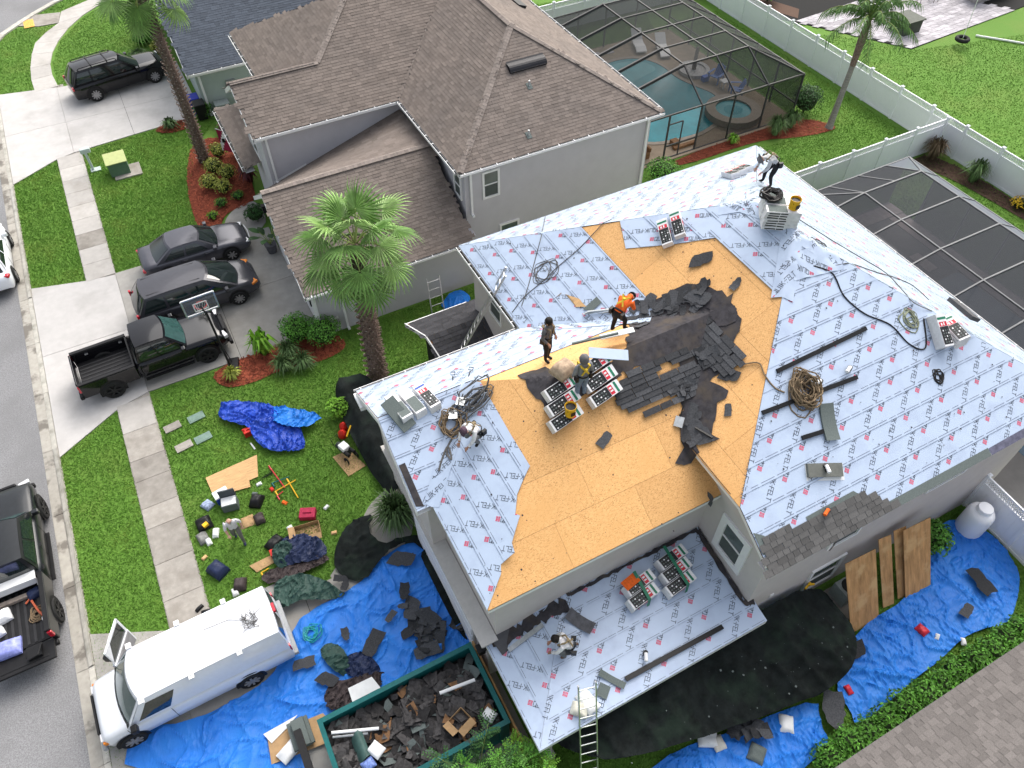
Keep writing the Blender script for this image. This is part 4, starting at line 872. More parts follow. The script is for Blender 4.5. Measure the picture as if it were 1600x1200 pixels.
# ------------------------------------------------------------------ pool cage of the neighbour
def cage(name, label, loc, m): return thing(name, label, 'pool cage', loc)
CB = cage('pool_cage', 'dark bronze screened pool cage over the neighbour\'s turquoise pool', (27, 33, 0), M_cage)
ysB = [29.1, 31.05, 33.0, 34.95, 36.9]; zt, ztop = 2.6, 3.9; xl, x1, x2, xr = 20.3, 25.15, 29.3, 31.95; y0c, y1c = 27.2, 39.2
def member(par, a, b, m, w_=.08, h=.1, name='frame_beam'): q = MB(); q.bar(a, b, w_, h); return q.build(name, m, par)
for y_ in ysB:
    member(CB, (xl, y_, 2.75), (x1, y_, ztop), M_cage, .09, .16); member(CB, (x1, y_, ztop), (x2, y_, ztop), M_cage, .06, .09); member(CB, (x2, y_, ztop), (xr, y_, zt), M_cage, .06, .09); member(CB, (xr, y_, 0), (xr, y_, zt), M_cage, .06, .09, 'post')
for a, b in (((x1, ysB[0], ztop), (x1, ysB[-1], ztop)), ((x2, ysB[0], ztop), (x2, ysB[-1], ztop)), ((27.2, ysB[0], ztop), (27.2, ysB[-1], ztop)), ((xr, y0c, zt), (xr, y1c, zt)), ((20, y0c, zt), (xr, y0c, zt)), ((20, y1c, zt), (xr, y1c, zt)), ((x2, ysB[0], ztop), (xr, y0c, zt)), ((x2, ysB[0], ztop), (29.5, y0c, zt)), ((27.2, ysB[0], ztop), (27.35, y0c, zt)), ((x1, ysB[0], ztop), (25.2, y0c, zt)), ((x1, ysB[-1], ztop), (23, y1c, zt)), ((x2, ysB[-1], ztop), (xr, y1c, zt)), ((27.2, ysB[-1], ztop), (27.2, y1c, zt)), ((xr, y0c, .9), (xr, y1c, .9)), ((20, y0c, .05), (xr, y0c, .05)), ((23.2, y0c, .8), (25.2, y0c, .8))): member(CB, a, b, M_cage, .06, .08)
for x_ in (23.2, 25.2, 27.35, 29.6, xr): member(CB, (x_, y0c, 0), (x_, y0c, zt), M_cage, .07, .08, 'post')
for x_ in (21, 23, 25, 27, 29.3, xr): member(CB, (x_, y1c, 0), (x_, y1c, zt), M_cage, .07, .08, 'post')
member(CB, (xr, 27.2, 0), (xr, 29.1, zt), M_cage, .015, .015, 'brace_wire'); member(CB, (xr, 29.1, 0), (xr, 27.2, zt), M_cage, .015, .015, 'brace_wire')
member(CB, (24.1, y0c, 0), (24.1, y0c, 2.05), M_cage, .05, .05, 'door_frame'); member(CB, (23.2, y0c, 2.05), (24.1, y0c, 2.05), M_cage, .05, .05, 'door_frame')
def scr(par, pts, m): q = MB(); q.poly(pts); return q.build('screen', m, par)
for a, b in zip(ysB, ysB[1:]):
    scr(CB, [(xl, a, 2.74), (xl, b, 2.74), (x1, b, ztop), (x1, a, ztop)], M_scr); scr(CB, [(x1, a, ztop), (x1, b, ztop), (27.2, b, ztop), (27.2, a, ztop)], M_scr); scr(CB, [(27.2, a, ztop), (27.2, b, ztop), (x2, b, ztop), (x2, a, ztop)], M_scr); scr(CB, [(x2, a, ztop), (x2, b, ztop), (xr, b, zt), (xr, a, zt)], M_scr)
    scr(CB, [(xr, a, 0), (xr, b, 0), (xr, b, zt), (xr, a, zt)], M_scr)
scr(CB, [(xr, y0c, 0), (xr, ysB[0], 0), (xr, ysB[0], zt), (xr, y0c, zt)], M_scr); scr(CB, [(xr, ysB[-1], 0), (xr, y1c, 0), (xr, y1c, zt), (xr, ysB[-1], zt)], M_scr)
scr(CB, [(x1, ysB[0], ztop), (25.2, y0c, zt), (27.35, y0c, zt), (27.2, ysB[0], ztop)], M_scr); scr(CB, [(27.2, ysB[0], ztop), (27.35, y0c, zt), (29.5, y0c, zt), (x2, ysB[0], ztop)], M_scr); scr(CB, [(x2, ysB[0], ztop), (29.5, y0c, zt), (xr, y0c, zt)], M_scr); scr(CB, [(x2, ysB[0], ztop), (xr, y0c, zt), (xr, ysB[0], zt)], M_scr); scr(CB, [(20, y0c, zt), (25.2, y0c, zt), (x1, ysB[0], ztop), (xl, ysB[0], 2.74)], M_scr)
for a, b in ((25.2, 27.35), (27.35, 29.6), (29.6, xr)): scr(CB, [(a, y0c, 0), (b, y0c, 0), (b, y0c, zt), (a, y0c, zt)], M_scr)
for a, b in ((21, 23), (23, 25), (25, 27), (27, 29.3), (29.3, xr)): scr(CB, [(a, y1c, 0), (b, y1c, 0), (b, y1c, zt), (a, y1c, zt)], M_scr)
scr(CB, [(xl, ysB[-1], 2.74), (x1, ysB[-1], ztop), (23, y1c, zt), (20, y1c, zt)], M_scr); scr(CB, [(x1, ysB[-1], ztop), (x2, ysB[-1], ztop), (xr, y1c, zt), (23, y1c, zt)], M_scr)
# pool and deck
pool = smooth_poly([(22.6, 30.0), (23.0, 33.5), (24.2, 36.4), (26.2, 37.4), (28.1, 37.0), (28.9, 35.6), (28.75, 33.8), (29.2, 32.4), (29.7, 31.2), (29.2, 30.2), (28.2, 28.9), (26.6, 28.3), (25.2, 28.35), (23.4, 28.7)], 2)
q = MB(); q.b2(19.6, 27.0, 0, 32.05, 39.3, .05); struct('pool_deck', q, M_deckB)
q = MB(); q.poly([(x, y, .062) for x, y in pool]); struct('pool_water', q, M_water)
q = MB(); q.poly([(x, y, .068) for x, y in smooth_poly([(24.2, 35.9), (26.2, 37.1), (28.0, 36.7), (28.55, 35.2), (27.2, 34.9), (25.6, 34.4), (24.4, 34.6)], 2)]); struct('pool_ledge_water', q, M_waterL)
q = MB(); n = len(pool); cx, cy = 26.5, 32.5
for i in range(n):
    a, b = pool[i], pool[(i+1) % n]; e = lambda p, k: (p[0]+(p[0]-cx)/math.hypot(p[0]-cx, p[1]-cy)*k, p[1]+(p[1]-cy)/math.hypot(p[0]-cx, p[1]-cy)*k)
    a1, b1 = e(a, .26), e(b, .26); q.hexa([(*a, .04), (*a1, .04), (*b1, .04), (*b, .04), (*a, .085), (*a1, .085), (*b1, .085), (*b, .085)])
q.build('pool_coping', mat('coping_stone', (.36, .31, .26), .8, var=.12, scale=5), kind='structure', base=(0, 0, 0))
spa = thing('spa', 'round raised stone spa at the near end of the turquoise pool', 'spa', (29.2, 29.0, 0))
q = MB(); q.lathe([(1.55, 0), (1.55, .42), (1.0, .42), (1.0, .34), (1.0, .2)], 36, (29.2, 29.0, 0)); q.build('rim', MATS['coping_stone'], spa)
q = MB(); q.lathe([(1.02, .33), (.55, .332), (.001, .332)], 36, (29.2, 29.0, 0)); q.build('water', M_waterL, spa); q = MB(); q.lathe([(.52, .337), (.001, .337)], 30, (29.2, 29.0, 0)); q.build('deep_well', M_water, spa)
def lounger(loc, rz, label):
    o = thing('sun_lounger', label, 'lounger', loc, rz, 'white loungers beside the pool'); M_ = M_white
    q = MB(); prof = [(-.95, .18), (-.5, .3), (0, .26), (.35, .32), (.95, .78)]
    for (xa, za), (xb, zb) in zip(prof, prof[1:]): q.hexa([(xa, -.33, za-.08), (xb, -.33, zb-.08), (xb, .33, zb-.08), (xa, .33, za-.08), (xa, -.33, za), (xb, -.33, zb), (xb, .33, zb), (xa, .33, za)])
    q.build('cushion', M_, o, world=False)
    for sx in (-.7, .5): q = MB(); q.b2(sx, -.28, 0, sx+.1, .28, .24); q.build('leg', M_, o, world=False)
lounger((28.9, 38.1, .05), R_(70), 'white sun lounger by the pool, the one further from the spa'); lounger((29.9, 36.9, .05), R_(70), 'white sun lounger by the pool, the one nearer the blue chairs')
def adirondack(loc, rz, label):
    o = thing('garden_chair', label, 'chair', loc, rz, 'blue chairs beside the spa'); m = mat('blue_resin', (.15, .25, .55), .5, var=.1)
    q = MB(); q.hexa([(-.25, -.28, .24), (.3, -.28, .36), (.3, .28, .36), (-.25, .28, .24), (-.25, -.28, .28), (.3, -.28, .4), (.3, .28, .4), (-.25, .28, .28)]); q.build('seat', m, o, world=False)
    for i in range(5): yy = -.22+i*.11; h = .9-.04*abs(i-2); q = MB(); q.hexa([(-.24, yy-.045, .25), (-.2, yy-.045, .25), (-.2, yy+.045, .25), (-.24, yy+.045, .25), (-.5, yy-.05, h), (-.46, yy-.05, h), (-.46, yy+.05, h), (-.5, yy+.05, h)]); q.build('back_slat', m, o, world=False)
    for s_ in (-1, 1):
        q = MB(); q.b2(-.35, s_*.36-.06, .52, .35, s_*.36+.06, .55); q.build('armrest', m, o, world=False); q = MB(); q.b2(.25, s_*.33-.03, 0, .33, s_*.33+.03, .52); q.build('leg', m, o, world=False); q = MB(); q.b2(-.4, s_*.3-.03, 0, -.32, s_*.3+.03, .3); q.build('leg', m, o, world=False)
adirondack((30.6, 32.4, .05), R_(200), 'blue slatted chair behind the small white table by the pool'); adirondack((30.7, 30.7, .05), R_(150), 'blue slatted chair in front of the small white table by the pool')
q = MB(); q.b2(30.35, 31.35, .45, 30.8, 31.8, .5); q.b2(30.4, 31.4, .05, 30.45, 31.45, .45); q.b2(30.7, 31.4, .05, 30.75, 31.45, .45); q.b2(30.4, 31.7, .05, 30.45, 31.75, .45); q.b2(30.7, 31.7, .05, 30.75, 31.75, .45); q.build('side_table', M_white, label='small white side table between the two blue chairs', cat='table')
ring = thing('planter_ring', 'white stone planter ring with a dark palm stump beside the pool', 'planter', (30.2, 34.0, .05))
q = MB(); q.lathe([(.95, 0), (.95, .18), (.7, .18), (.7, .05)], 24, (30.2, 34.0, .05)); q.build('rim', mat('pebble_white', (.55, .54, .53), .8, var=.4, scale=14), ring); q = MB(); q.lathe([(.7, .1), (.001, .14)], 20, (30.2, 34.0, .05)); q.build('pebbles', MATS['pebble_white'], ring); q = MB(); q.tube([(30.2, 34, .1), (30.2, 34.02, .8), (30.25, 34.05, 1.5)], [.14, .11, .1], 8); q.build('stump', M_bark, ring)
for i, (x, y) in enumerate(((24.9, 38.3), (25.8, 38.3), (26.7, 38.2))): q = MB(); q.b2(x, y, .05, x+.5, y+.4, .09); q.build('stepping_stone', M_paver, label=('square stepping stone nearest the house behind the pool', 'middle square stepping stone behind the pool', 'square stepping stone nearest the loungers')[i], cat='stone', group='stepping stones behind the pool')
q = MB(); q.b2(29.9, 32.6, .05, 30.3, 32.9, .35); q.build('toy_box', mat('blue_box', (.03, .12, .5), .5), label='small blue box beside the planter ring by the pool', cat='box')
q = MB(); q.b2(21.9, 27.6, .05, 22.6, 28.3, .42); q.b2(21.9, 28.2, .42, 22.6, 28.3, .95); q.b2(21.85, 27.6, .42, 21.95, 28.3, .65); q.b2(22.55, 27.6, .42, 22.65, 28.3, .65); q.build('patio_chair', M_wood, label='dark red brown patio chair at the house corner by the pool', cat='chair')
q = MB(); q.b2(24.2, 27.55, .05, 25.6, 27.75, .2); q.b2(24.3, 27.8, .05, 24.7, 28.2, .35); q.build('pool_tools', M_wood, label='brown pool gear lying behind the cage door', cat='tools')
# ------------------------------------------------------------------ pool cage behind the house
CA = cage('pool_cage', 'large grey screened pool cage behind the reroofed house', (27, 12, 0), M_cagel)
q = MB(); q.b2(21.4, 2, 0, 31.0, 18.9, .05); struct('patio', q, mat('patio_grey', (.20, .195, .19), .85, var=.1, scale=2))
q = MB(); q.poly([(x, y, .056) for x, y in ((24.6, 17.9), (28.6, 17.9), (28.6, 14.6), (24.6, 14.6))]); q.poly([(x, y, .056) for x, y in ((24, 13.6), (29.9, 13.6), (29.9, 3), (24, 3))]); struct('pool_water', q, M_waterD)
for x0, y0, x1_, y1_ in ((23.6, 17.95, 31, 18.75), (30.0, 3, 30.9, 17.9), (28.7, 14.2, 29.3, 15.4), (26.6, 14.0, 28.4, 14.5)):
    nx = max(1, round((x1_-x0)/.6)); ny = max(1, round((y1_-y0)/.6))
    q = MB()
    for i in range(nx):
        for j in range(ny): q.b2(x0+(x1_-x0)*i/nx+.005, y0+(y1_-y0)*j/ny+.005, .05, x0+(x1_-x0)*(i+1)/nx-.005, y0+(y1_-y0)*(j+1)/ny-.005, .075)
    q.build('pool_paving', M_paverp, kind='structure', base=(0, 0, 0))
xa, xb, xc, xd = 21.9, 26.2, 29.6, 31.0; za, zb = 3.3, 2.6; ysA = [17.2, 15.1, 13.0, 10.9, 8.7, 6.6, 4.5]; yN = 18.9
for y_ in ysA:
    member(CA, (xa, y_, zb), (xb, y_, za), M_cagel, .06, .08); member(CA, (xb, y_, za), (xc, y_, za), M_cagel, .06, .08); member(CA, (xc, y_, za), (xd, y_, zb), M_cagel, .06, .08); member(CA, (xd, y_, 0), (xd, y_, zb), M_cagel, .06, .08, 'post')
for a, b in (((xb, ysA[0], za), (xb, ysA[-1], za)), ((xc, ysA[0], za), (xc, ysA[-1], za)), ((xd, yN, zb), (xd, ysA[-1], zb)), ((xa, yN, zb), (xd, yN, zb)), ((xc, ysA[0], za), (xd, yN, zb)), ((xb, ysA[0], za), (24.6, yN, zb)), ((xb, ysA[0], za), (26.0, yN, zb)), ((28.0, ysA[0], za), (27.8, yN, zb)), ((xc, ysA[0], za), (29.5, yN, zb))): member(CA, a, b, M_cagel, .05, .07)
for a, b in zip(ysA, ysA[1:]):
    scr(CA, [(xa, a, zb), (xb, a, za), (xb, b, za), (xa, b, zb)], M_scrA); scr(CA, [(xb, a, za), (xc, a, za), (xc, b, za), (xb, b, za)], M_scrA); scr(CA, [(xc, a, za), (xd, a, zb), (xd, b, zb), (xc, b, za)], M_scrL)
    scr(CA, [(xd, a, 0), (xd, b, 0), (xd, b, zb), (xd, a, zb)], M_scrA)
scr(CA, [(xa, ysA[0], zb), (xb, ysA[0], za), (24.6, yN, zb), (xa, yN, zb)], M_scrA); scr(CA, [(xb, ysA[0], za), (28, ysA[0], za), (27.8, yN, zb), (24.6, yN, zb)], M_scrA); scr(CA, [(28, ysA[0], za), (xc, ysA[0], za), (29.5, yN, zb), (27.8, yN, zb)], M_scrA); scr(CA, [(xc, ysA[0], za), (xd, ysA[0], zb), (xd, yN, zb), (29.5, yN, zb)], M_scrL)
scr(CA, [(xa, yN, 0), (xd, yN, 0), (xd, yN, zb), (xa, yN, zb)], M_scrA)
# ------------------------------------------------------------------ yard beyond the back fence
q = MB(); q.prism([(44.0, 29.8), (41.0, 34.6), (39.0, 37.6), (37.4, 40), (37.4, 42.5), (52, 45), (75, 40), (62, 31)], 0, .045); pt = struct('paved_terrace', q, M_dark)
u_ = Vector((.87, .05, 0)).normalized(); v_ = Vector((-.55, .84, 0)).normalized()
tp = [(44.0, 29.8), (41.0, 34.6), (39.0, 37.6), (37.4, 40), (37.4, 42.5), (52, 45), (75, 40), (62, 31)]
i = 0
for a in range(0, 40):
    for b in range(0, 18):
        w_ = .62
        p = Vector((44.0, 29.8, 0))+u_*(a-.0)*.64+v_*(b*.42+.05)+u_*(b % 2)*.3; c_ = p+u_*.3+v_*.2
        if inside(c_, tp) and c_.x < 56:
            q = MB(); q.prism([(p+u_*s+v_*t).xy[:] for s, t in ((0, 0), (.62, 0), (.62, .40), (0, .40))], .04, .06); q.build('paver', M_paver, pt); i += 1
    if i > 285: break
q = MB(); q.prism([(37.5, 39.5), (39.5, 38.6), (40.5, 36.4), (41.5, 37.4), (39.6, 42), (37.5, 42)], .0, .06); struct('planting_bed', q, M_mulchb)
t_ = thing('tyre_swing', 'black tyre swing hanging on ropes above the far lawn', 'swing', (47.2, 28.6, 0))
q = MB(); q.lathe([(.34+.12*math.cos(a), .12*math.sin(a)) for a in np.linspace(0, 2*math.pi, 11)], 20, (47.0, 28.7, .45)); q.build('tyre', M_tyre, t_, smooth=True)
q = MB(); q.tube([(47.0, 28.7, .5), (46.9, 28.9, 4.2)], .02, 5); q.build('rope', M_white, t_)
q = MB(); q.b2(44.7, 31.2, .05, 46.1, 32.5, .85); q.b2(44.6, 31.1, .85, 46.2, 32.6, .93); q.build('fire_table', mat('dark_olive', (.05, .06, .045), .6, var=.2), label='dark square table on the far terrace under the feathery palm', cat='table')
for i, (x, y) in enumerate(((49.2, 34.4), (50.4, 34.0), (51.5, 34.6))):
    q = MB()
    for dx in (-.2, .2):
        for dy in (-.2, .2): q.tube([(x+dx, y+dy, .05), (x+dx*.8, y+dy*.8, .75)], .02, 5)
    q.b2(x-.22, y-.22, .75, x+.22, y+.22, .8); q.tube([(x-.2, y+.2, .8), (x-.2, y+.24, 1.2), (x+.2, y+.24, 1.2), (x+.2, y+.2, .8)], .02, 5); q.build('bar_stool', M_black, label=('black bar stool on the far terrace, leftmost of three', 'black bar stool on the far terrace, middle of three', 'black bar stool on the far terrace, rightmost of three')[i], cat='stool', group='bar stools on the far terrace')
q = MB(); q.b2(52.6, 32.3, 0, 56, 33.6, 1.0); q.b2(52.4, 32.1, 1.0, 56.2, 33.8, 1.06); q.build('outdoor_kitchen', mat('counter_grey', (.3, .28, .27), .7, var=.2, scale=4), label='grey stone outdoor counter on the far terrace', cat='counter')
q = MB(); q.tube([(48.9, 29.1, .08), (51.5, 26.0, .08), (55, 22, .08)], .06, 6); q.build('edging_pipe', M_white, label='white pipe lying across the far lawn', cat='pipe')
# ------------------------------------------------------------------ vegetation
def rand_dir(): 
    while True:
        v = Vector((random.uniform(-1, 1), random.uniform(-1, 1), random.uniform(-1, 1)))
        if .05 < v.length < 1: return v.normalized()
def leaf_quad(V, F, p, n, l, w_):
    t = n.orthogonal().normalized(); t = (Matrix.Rotation(random.uniform(0, 6.28), 3, n) @ t); s_ = n.cross(t); b = len(V)
    V += [p-t*l*.5, p+s_*w_*.5+n*l*.08, p+t*l*.5, p-s_*w_*.5+n*l*.08]; F.append((b, b+1, b+2, b+3))
def leaves(pts_fn, n, l, w_):
    V, F = [], []
    for _ in range(n):
        p, d = pts_fn(); nn = (d*1.0+rand_dir()*.9+Vector((0, 0, .35))).normalized(); leaf_quad(V, F, Vector(p), nn, l*random.uniform(.6, 1.3), w_*random.uniform(.6, 1.3))
    return V, F
def bush(loc, r, h, m, label, n=900, l=.09, w_=.05, name='shrub', lump=.22, core=True):
    o = thing(name, label, 'shrub', loc); ph = random.uniform(0, 9)
    def f():
        d = rand_dir(); d.z = abs(d.z)*.999 if d.z < -.35 else d.z
        k = 1+lump*noise.noise(d*2.3+Vector((ph, 0, 0))); k *= 1-.35*random.random()**2
        return (d.x*r*k, d.y*r*k, h*.52+d.z*h*.5*k), d
    V, F = leaves(f, n, l, w_); c = inst(npmesh('crown', [tuple(v) for v in V], F, m), 'crown', o)
    q = MB()
    for i in range(4): a = i*1.6+ph; q.tube([(0, 0, 0), (math.cos(a)*r*.3, math.sin(a)*r*.3, h*.45)], [.03, .012], 5)
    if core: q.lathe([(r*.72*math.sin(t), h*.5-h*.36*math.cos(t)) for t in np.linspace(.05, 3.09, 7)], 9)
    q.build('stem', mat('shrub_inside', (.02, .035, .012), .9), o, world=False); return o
def clump(loc, r, h, m, label, n=220, name='grass_clump', wid=.018, cat='plant'):
    V, F = [], []
    for _ in range(n):
        a = random.uniform(0, 6.283); rr = r*random.uniform(.25, 1.1); hh = h*random.uniform(.6, 1.1); d = Vector((math.cos(a), math.sin(a), 0)); s_ = Vector((-d.y, d.x, 0))*wid*random.uniform(.7, 1.4)
        p0 = d*random.uniform(0, r*.25); p1 = d*rr*.5+Vector((0, 0, hh)); p2 = d*rr+Vector((0, 0, hh*random.uniform(.35, .85))); b = len(V)
        V += [p0-s_, p0+s_, p1+s_, p1-s_, p2, p2]; F += [(b, b+1, b+2, b+3), (b+3, b+2, b+4, b+5)]
    V2 = [tuple(v) for v in V]; o = inst(npmesh(name, V2, F, m), name, None, Matrix.Translation(loc), label=label, cat=cat); return o
def fan_leaf_mesh(m, rad=.95, seg=24, droop=.35, spread=2.75, seed=0):
    rr = random.Random(seed); V, F = [], []
    for i in range(seg):
        a = -spread+2*spread*(i+.5)/seg; da = spread/seg; L_ = rad*(.82+.18*math.cos(a*.55))*rr.uniform(.93, 1.05)
        def P(t, s_, side):
            ang = a+da*side*s_; x = L_*t*math.cos(ang); y = L_*t*math.sin(ang); z = -droop*t*t*(.45+.75*abs(math.sin(a*.5)))+(.045*t*(1 if side == 0 else -.35) if t < .75 else 0)
            if t > .7: z -= (t-.7)**1.5*1.5*rr.uniform(.5, 1.2)*droop/.35*.6
            return (x, y, z)
        b = len(V); V += [P(.05, 1, -1), P(.05, 0, 0), P(.05, 1, 1), P(.55, .9, -1), P(.55, 0, 0), P(.55, .9, 1), P(.82, .3, -1), P(.82, 0, 0), P(.82, .3, 1), P(1.1, 0, 0)]
        F += [(b, b+1, b+4, b+3), (b+1, b+2, b+5, b+4), (b+3, b+4, b+7, b+6), (b+4, b+5, b+8, b+7), (b+6, b+7, b+9, b+9), (b+7, b+8, b+9, b+9)]
    F = [f if f[2] != f[3] else f for f in F]
    return V, F
def fan_palm(name, label, base, top, crown_r, nleaf=34, r0=.30, r1=.2, dead=False, boots=420, lmax=1.15):
    o = thing(name, label, 'palm tree', base); b = Vector(base); t = Vector(top)-b; L_ = t.length
    mid = t*.5+Vector((random.uniform(-.08, .08), random.uniform(-.08, .08), 0))
    q = MB(); pts = []; rad = []
    for i in range(15):
        k = i/14; p = t*k+(mid-t*.5)*math.sin(k*math.pi); pts.append(p); rad.append((r0*1.15 if k < .06 else r0)*(1-k)+r1*k)
    q.tube(pts, rad, 14); tr = q.build('trunk', M_bark, o, world=False)
    V, F = [], []; V2, F2 = [], []
    for i in range(boots):     # leaf bases stuck to the trunk
        k = (i+random.random())/boots; p = t*k+(mid-t*.5)*math.sin(k*math.pi); a = i*2.4; rr = r0*(1-k)+r1*k; d = Vector((math.cos(a), math.sin(a), 0)); s_ = Vector((-d.y, d.x, 0)); l = random.uniform(.07, .13)*(1.3 if k < .6 else 1)
        A, F_ = (V, F)
        bb = len(A); A += [p+d*rr*.9-s_*.05, p+d*rr*.9+s_*.05, p+d*(rr+l)+s_*.03+Vector((0, 0, l*.7)), p+d*(rr+l)-s_*.03+Vector((0, 0, l*.7)), p+d*rr*.85+Vector((0, 0, l*1.2))]; F_ += [(bb, bb+1, bb+2, bb+3), (bb+3, bb+2, bb+4, bb+4)]
        bb = len(V2); e = d*(rr+l); V2 += [p+e-s_*.032+Vector((0, 0, l*.66)), p+e+s_*.032+Vector((0, 0, l*.66)), p+e*1.04+s_*.028+Vector((0, 0, l*.95)), p+e*1.04-s_*.028+Vector((0, 0, l*.95))]; F2.append((bb, bb+1, bb+2, bb+3))
    F = [f if f[2] != f[3] else f for f in F]
    def tri(Fs): return [f for f in Fs]
    me = bpy.data.meshes.new('leaf_base'); me.from_pydata([tuple(v) for v in V], [], [f if f[-1] != f[-2] else f[:3] for f in F]); me.materials.append(M_bark); inst(me, 'leaf_base', tr, kind='stuff')
    me = bpy.data.meshes.new('leaf_base_tip'); me.from_pydata([tuple(v) for v in V2], [], F2); me.materials.append(M_boot); inst(me, 'leaf_base_tip', tr, kind='stuff')
    vars_ = []
    for s_ in range(4):
        V, F = fan_leaf_mesh(None, crown_r*.52, 24, .16+.07*s_, 2.3, s_); me = bpy.data.meshes.new('blade'); me.from_pydata(V, [], [f if f[-1] != f[-2] else f[:3] for f in F]); me.materials.append(M_fan if s_ % 2 else M_fanl); vars_.append(me)
    for i in range(nleaf):
        el = R_(80)-R_(128)*(i/nleaf)**.85; az = i*2.399+random.uniform(-.3, .3); st = crown_r*.72*random.uniform(.75, 1.2)
        d = Vector((math.cos(az)*math.cos(el), math.sin(az)*math.cos(el), math.sin(el))); p0 = t*.985; p1 = p0+d*st*.6+Vector((0, 0, .1)); p2 = p0+d*st-Vector((0, 0, .12*(1-el)))
        q = MB(); q.tube([p0, p1, p2], [.03, .02, .014], 5); fr = q.build('frond', M_stalk, o, world=False)
        X = (p2-p1).normalized(); X = (X+Vector((0, 0, -.12))).normalized(); Y = Vector((0, 0, 1)).cross(X); Y = Y.normalized() if Y.length > .05 else Vector((0, 1, 0)); Z = X.cross(Y)
        inst(vars_[i % 4], 'blade', fr, Matrix(((X.x, Y.x, Z.x, p2.x), (X.y, Y.y, Z.y, p2.y), (X.z, Y.z, Z.z, p2.z), (0, 0, 0, 1))) @ Matrix.Rotation(random.uniform(-.25, .25), 4, 'X'))
    return o
fan_palm('fan_palm', 'tall fan palm with a wide green crown on the lawn between the houses', (4.3, 20.0, 0), (4.45, 19.75, 7.15), 1.85, 27, .32, .22)
fan_palm('fan_palm', 'tall leaning fan palm with a shaggy trunk in the red mulch bed at upper left', (1.65, 38.45, 0), (1.5, 37.75, 9.3), 1.8, 22, .24, .2, boots=520)
q = MB(); q.lathe([(.30, 0), (.26, .4), (.25, 1.2), (.27, 1.3)], 14, (1.65, 38.43, 0)); q.build('trunk_sleeve', mat('trunk_dark', (.06, .04, .032), .95, var=.3, scale=8), bpy.data.objects['fan_palm.001'])
# feathery palm by the back fence
fp = thing('feather_palm', 'slender grey feather palm in the back yard in front of the white fence', 'palm tree', (33.1, 25.4, 0))
q = MB(); tp_ = Vector((.42, .2, 5.3)); q.tube([(0, 0, 0), (.05, .03, .3), (.12, .05, 1.5), (.25, .1, 3.2), tuple(tp_)], [.24, .18, .155, .14, .14], 12); q.build('trunk', M_barkr, fp, world=False)
q = MB(); q.tube([(.26, .1, 3.5), tuple(tp_*.93), (.45, .22, 5.85)], [.15, .21, .12], 10); q.build('husk', M_bark, fp, world=False)
for i in range(22):
    az = i*2.399; el = R_(78)-R_(72)*i/22; L_ = random.uniform(2.6, 3.5); pts = []
    for k in range(8):
        s_ = k/7; pts.append(tp_+Vector((0, 0, .5))+Vector((math.cos(az)*math.cos(el), math.sin(az)*math.cos(el), math.sin(el)))*L_*s_-Vector((0, 0, 1.6*s_**2.4)))
    q = MB(); q.tube(pts, [.03-.003*k for k in range(8)], 5); fr = q.build('frond', M_stalk, fp, world=False); V, F = [], []
    for k in range(44):
        s_ = .12+.88*k/44; j = min(int(s_*7), 6); p = pts[j].lerp(pts[j+1], s_*7-j); d = (pts[j+1]-pts[j]).normalized(); sd_ = d.cross(Vector((0, 0, 1))).normalized()
        for sg in (-1, 1):
            e = p+sd_*sg*.32*random.uniform(.7, 1.2)+d*.2-Vector((0, 0, .38*random.uniform(.6, 1.3))); mid_ = (p+e)/2+Vector((0, 0, .07)); w_ = d*.022; b = len(V); V += [p-w_, p+w_, mid_+w_, mid_-w_, e]; F += [(b, b+1, b+2, b+3), (b+3, b+2, b+4)]
    me = bpy.data.meshes.new('leaflets'); me.from_pydata([tuple(v) for v in V], [], F); me.materials.append(M_feather); inst(me, 'leaflets', fr)
# shrubs
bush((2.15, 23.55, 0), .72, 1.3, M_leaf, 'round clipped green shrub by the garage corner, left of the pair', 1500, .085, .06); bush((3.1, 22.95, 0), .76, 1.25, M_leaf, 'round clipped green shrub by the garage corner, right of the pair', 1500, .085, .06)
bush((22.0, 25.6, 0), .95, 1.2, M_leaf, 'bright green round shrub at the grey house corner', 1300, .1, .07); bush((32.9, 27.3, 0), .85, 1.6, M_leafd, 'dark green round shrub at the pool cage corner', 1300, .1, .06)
for i, (x, y, r, lab) in enumerate(((2.45, 38.5, .5, 'yellow green shrub at the foot of the tall leaning palm'), (1.9, 37.2, .55, 'yellow green shrub below the red and white flag'), (2.4, 36.3, .5, 'yellow green shrub in mid bed by the porch'), (1.4, 35.9, .5, 'yellow green shrub left in the mid mulch bed'), (1.9, 35.2, .45, 'yellow green shrub in the mulch bed nearest the path'))): bush((x, y, .04), r, .75, M_leafy, lab, 420, .1, .06)
bush((1.5, 34.2, .04), .35, .4, M_leaf, 'low green plant at the near left of the mulch bed', 180, .12, .03); bush((2.4, 34.4, .04), .35, .4, M_leaf, 'low green plant at the near right of the mulch bed', 180, .12, .03); bush((.9, 33.4, .04), .3, .35, M_leafl, 'pale low plant at the mulch edge beside the sedan', 150, .12, .03)
for i, (x, y, lab) in enumerate(((3.3, 39.8, 'dark red leaved plant behind the tall palm trunk'), (3.5, 38.2, 'dark red leaved plant beside the flag'), (3.3, 35.6, 'dark red leaved plant below the porch gutter'))): clump((x, y, 0), .6, 1.0, M_leafr, lab, 130, 'red_plant', .05)
bush((2.75, 31.95+.3, .04), .55, .8, M_leafd, 'dark green plant in a small bed at the garage corner path', 350, .2, .05)
for x, y, r, h, lab in ((2.7, 43.0, .6, .9, 'bright green hedge shrub at the sage house corner'), (3.6, 41.5, .65, .9, 'bright green hedge shrub below the sage house meter'), (3.4, 40.6, .5, .8, 'bright green hedge shrub behind the porch roof corner')): bush((x, y, 0), r, h, M_leaf, lab, 700, .1, .06)
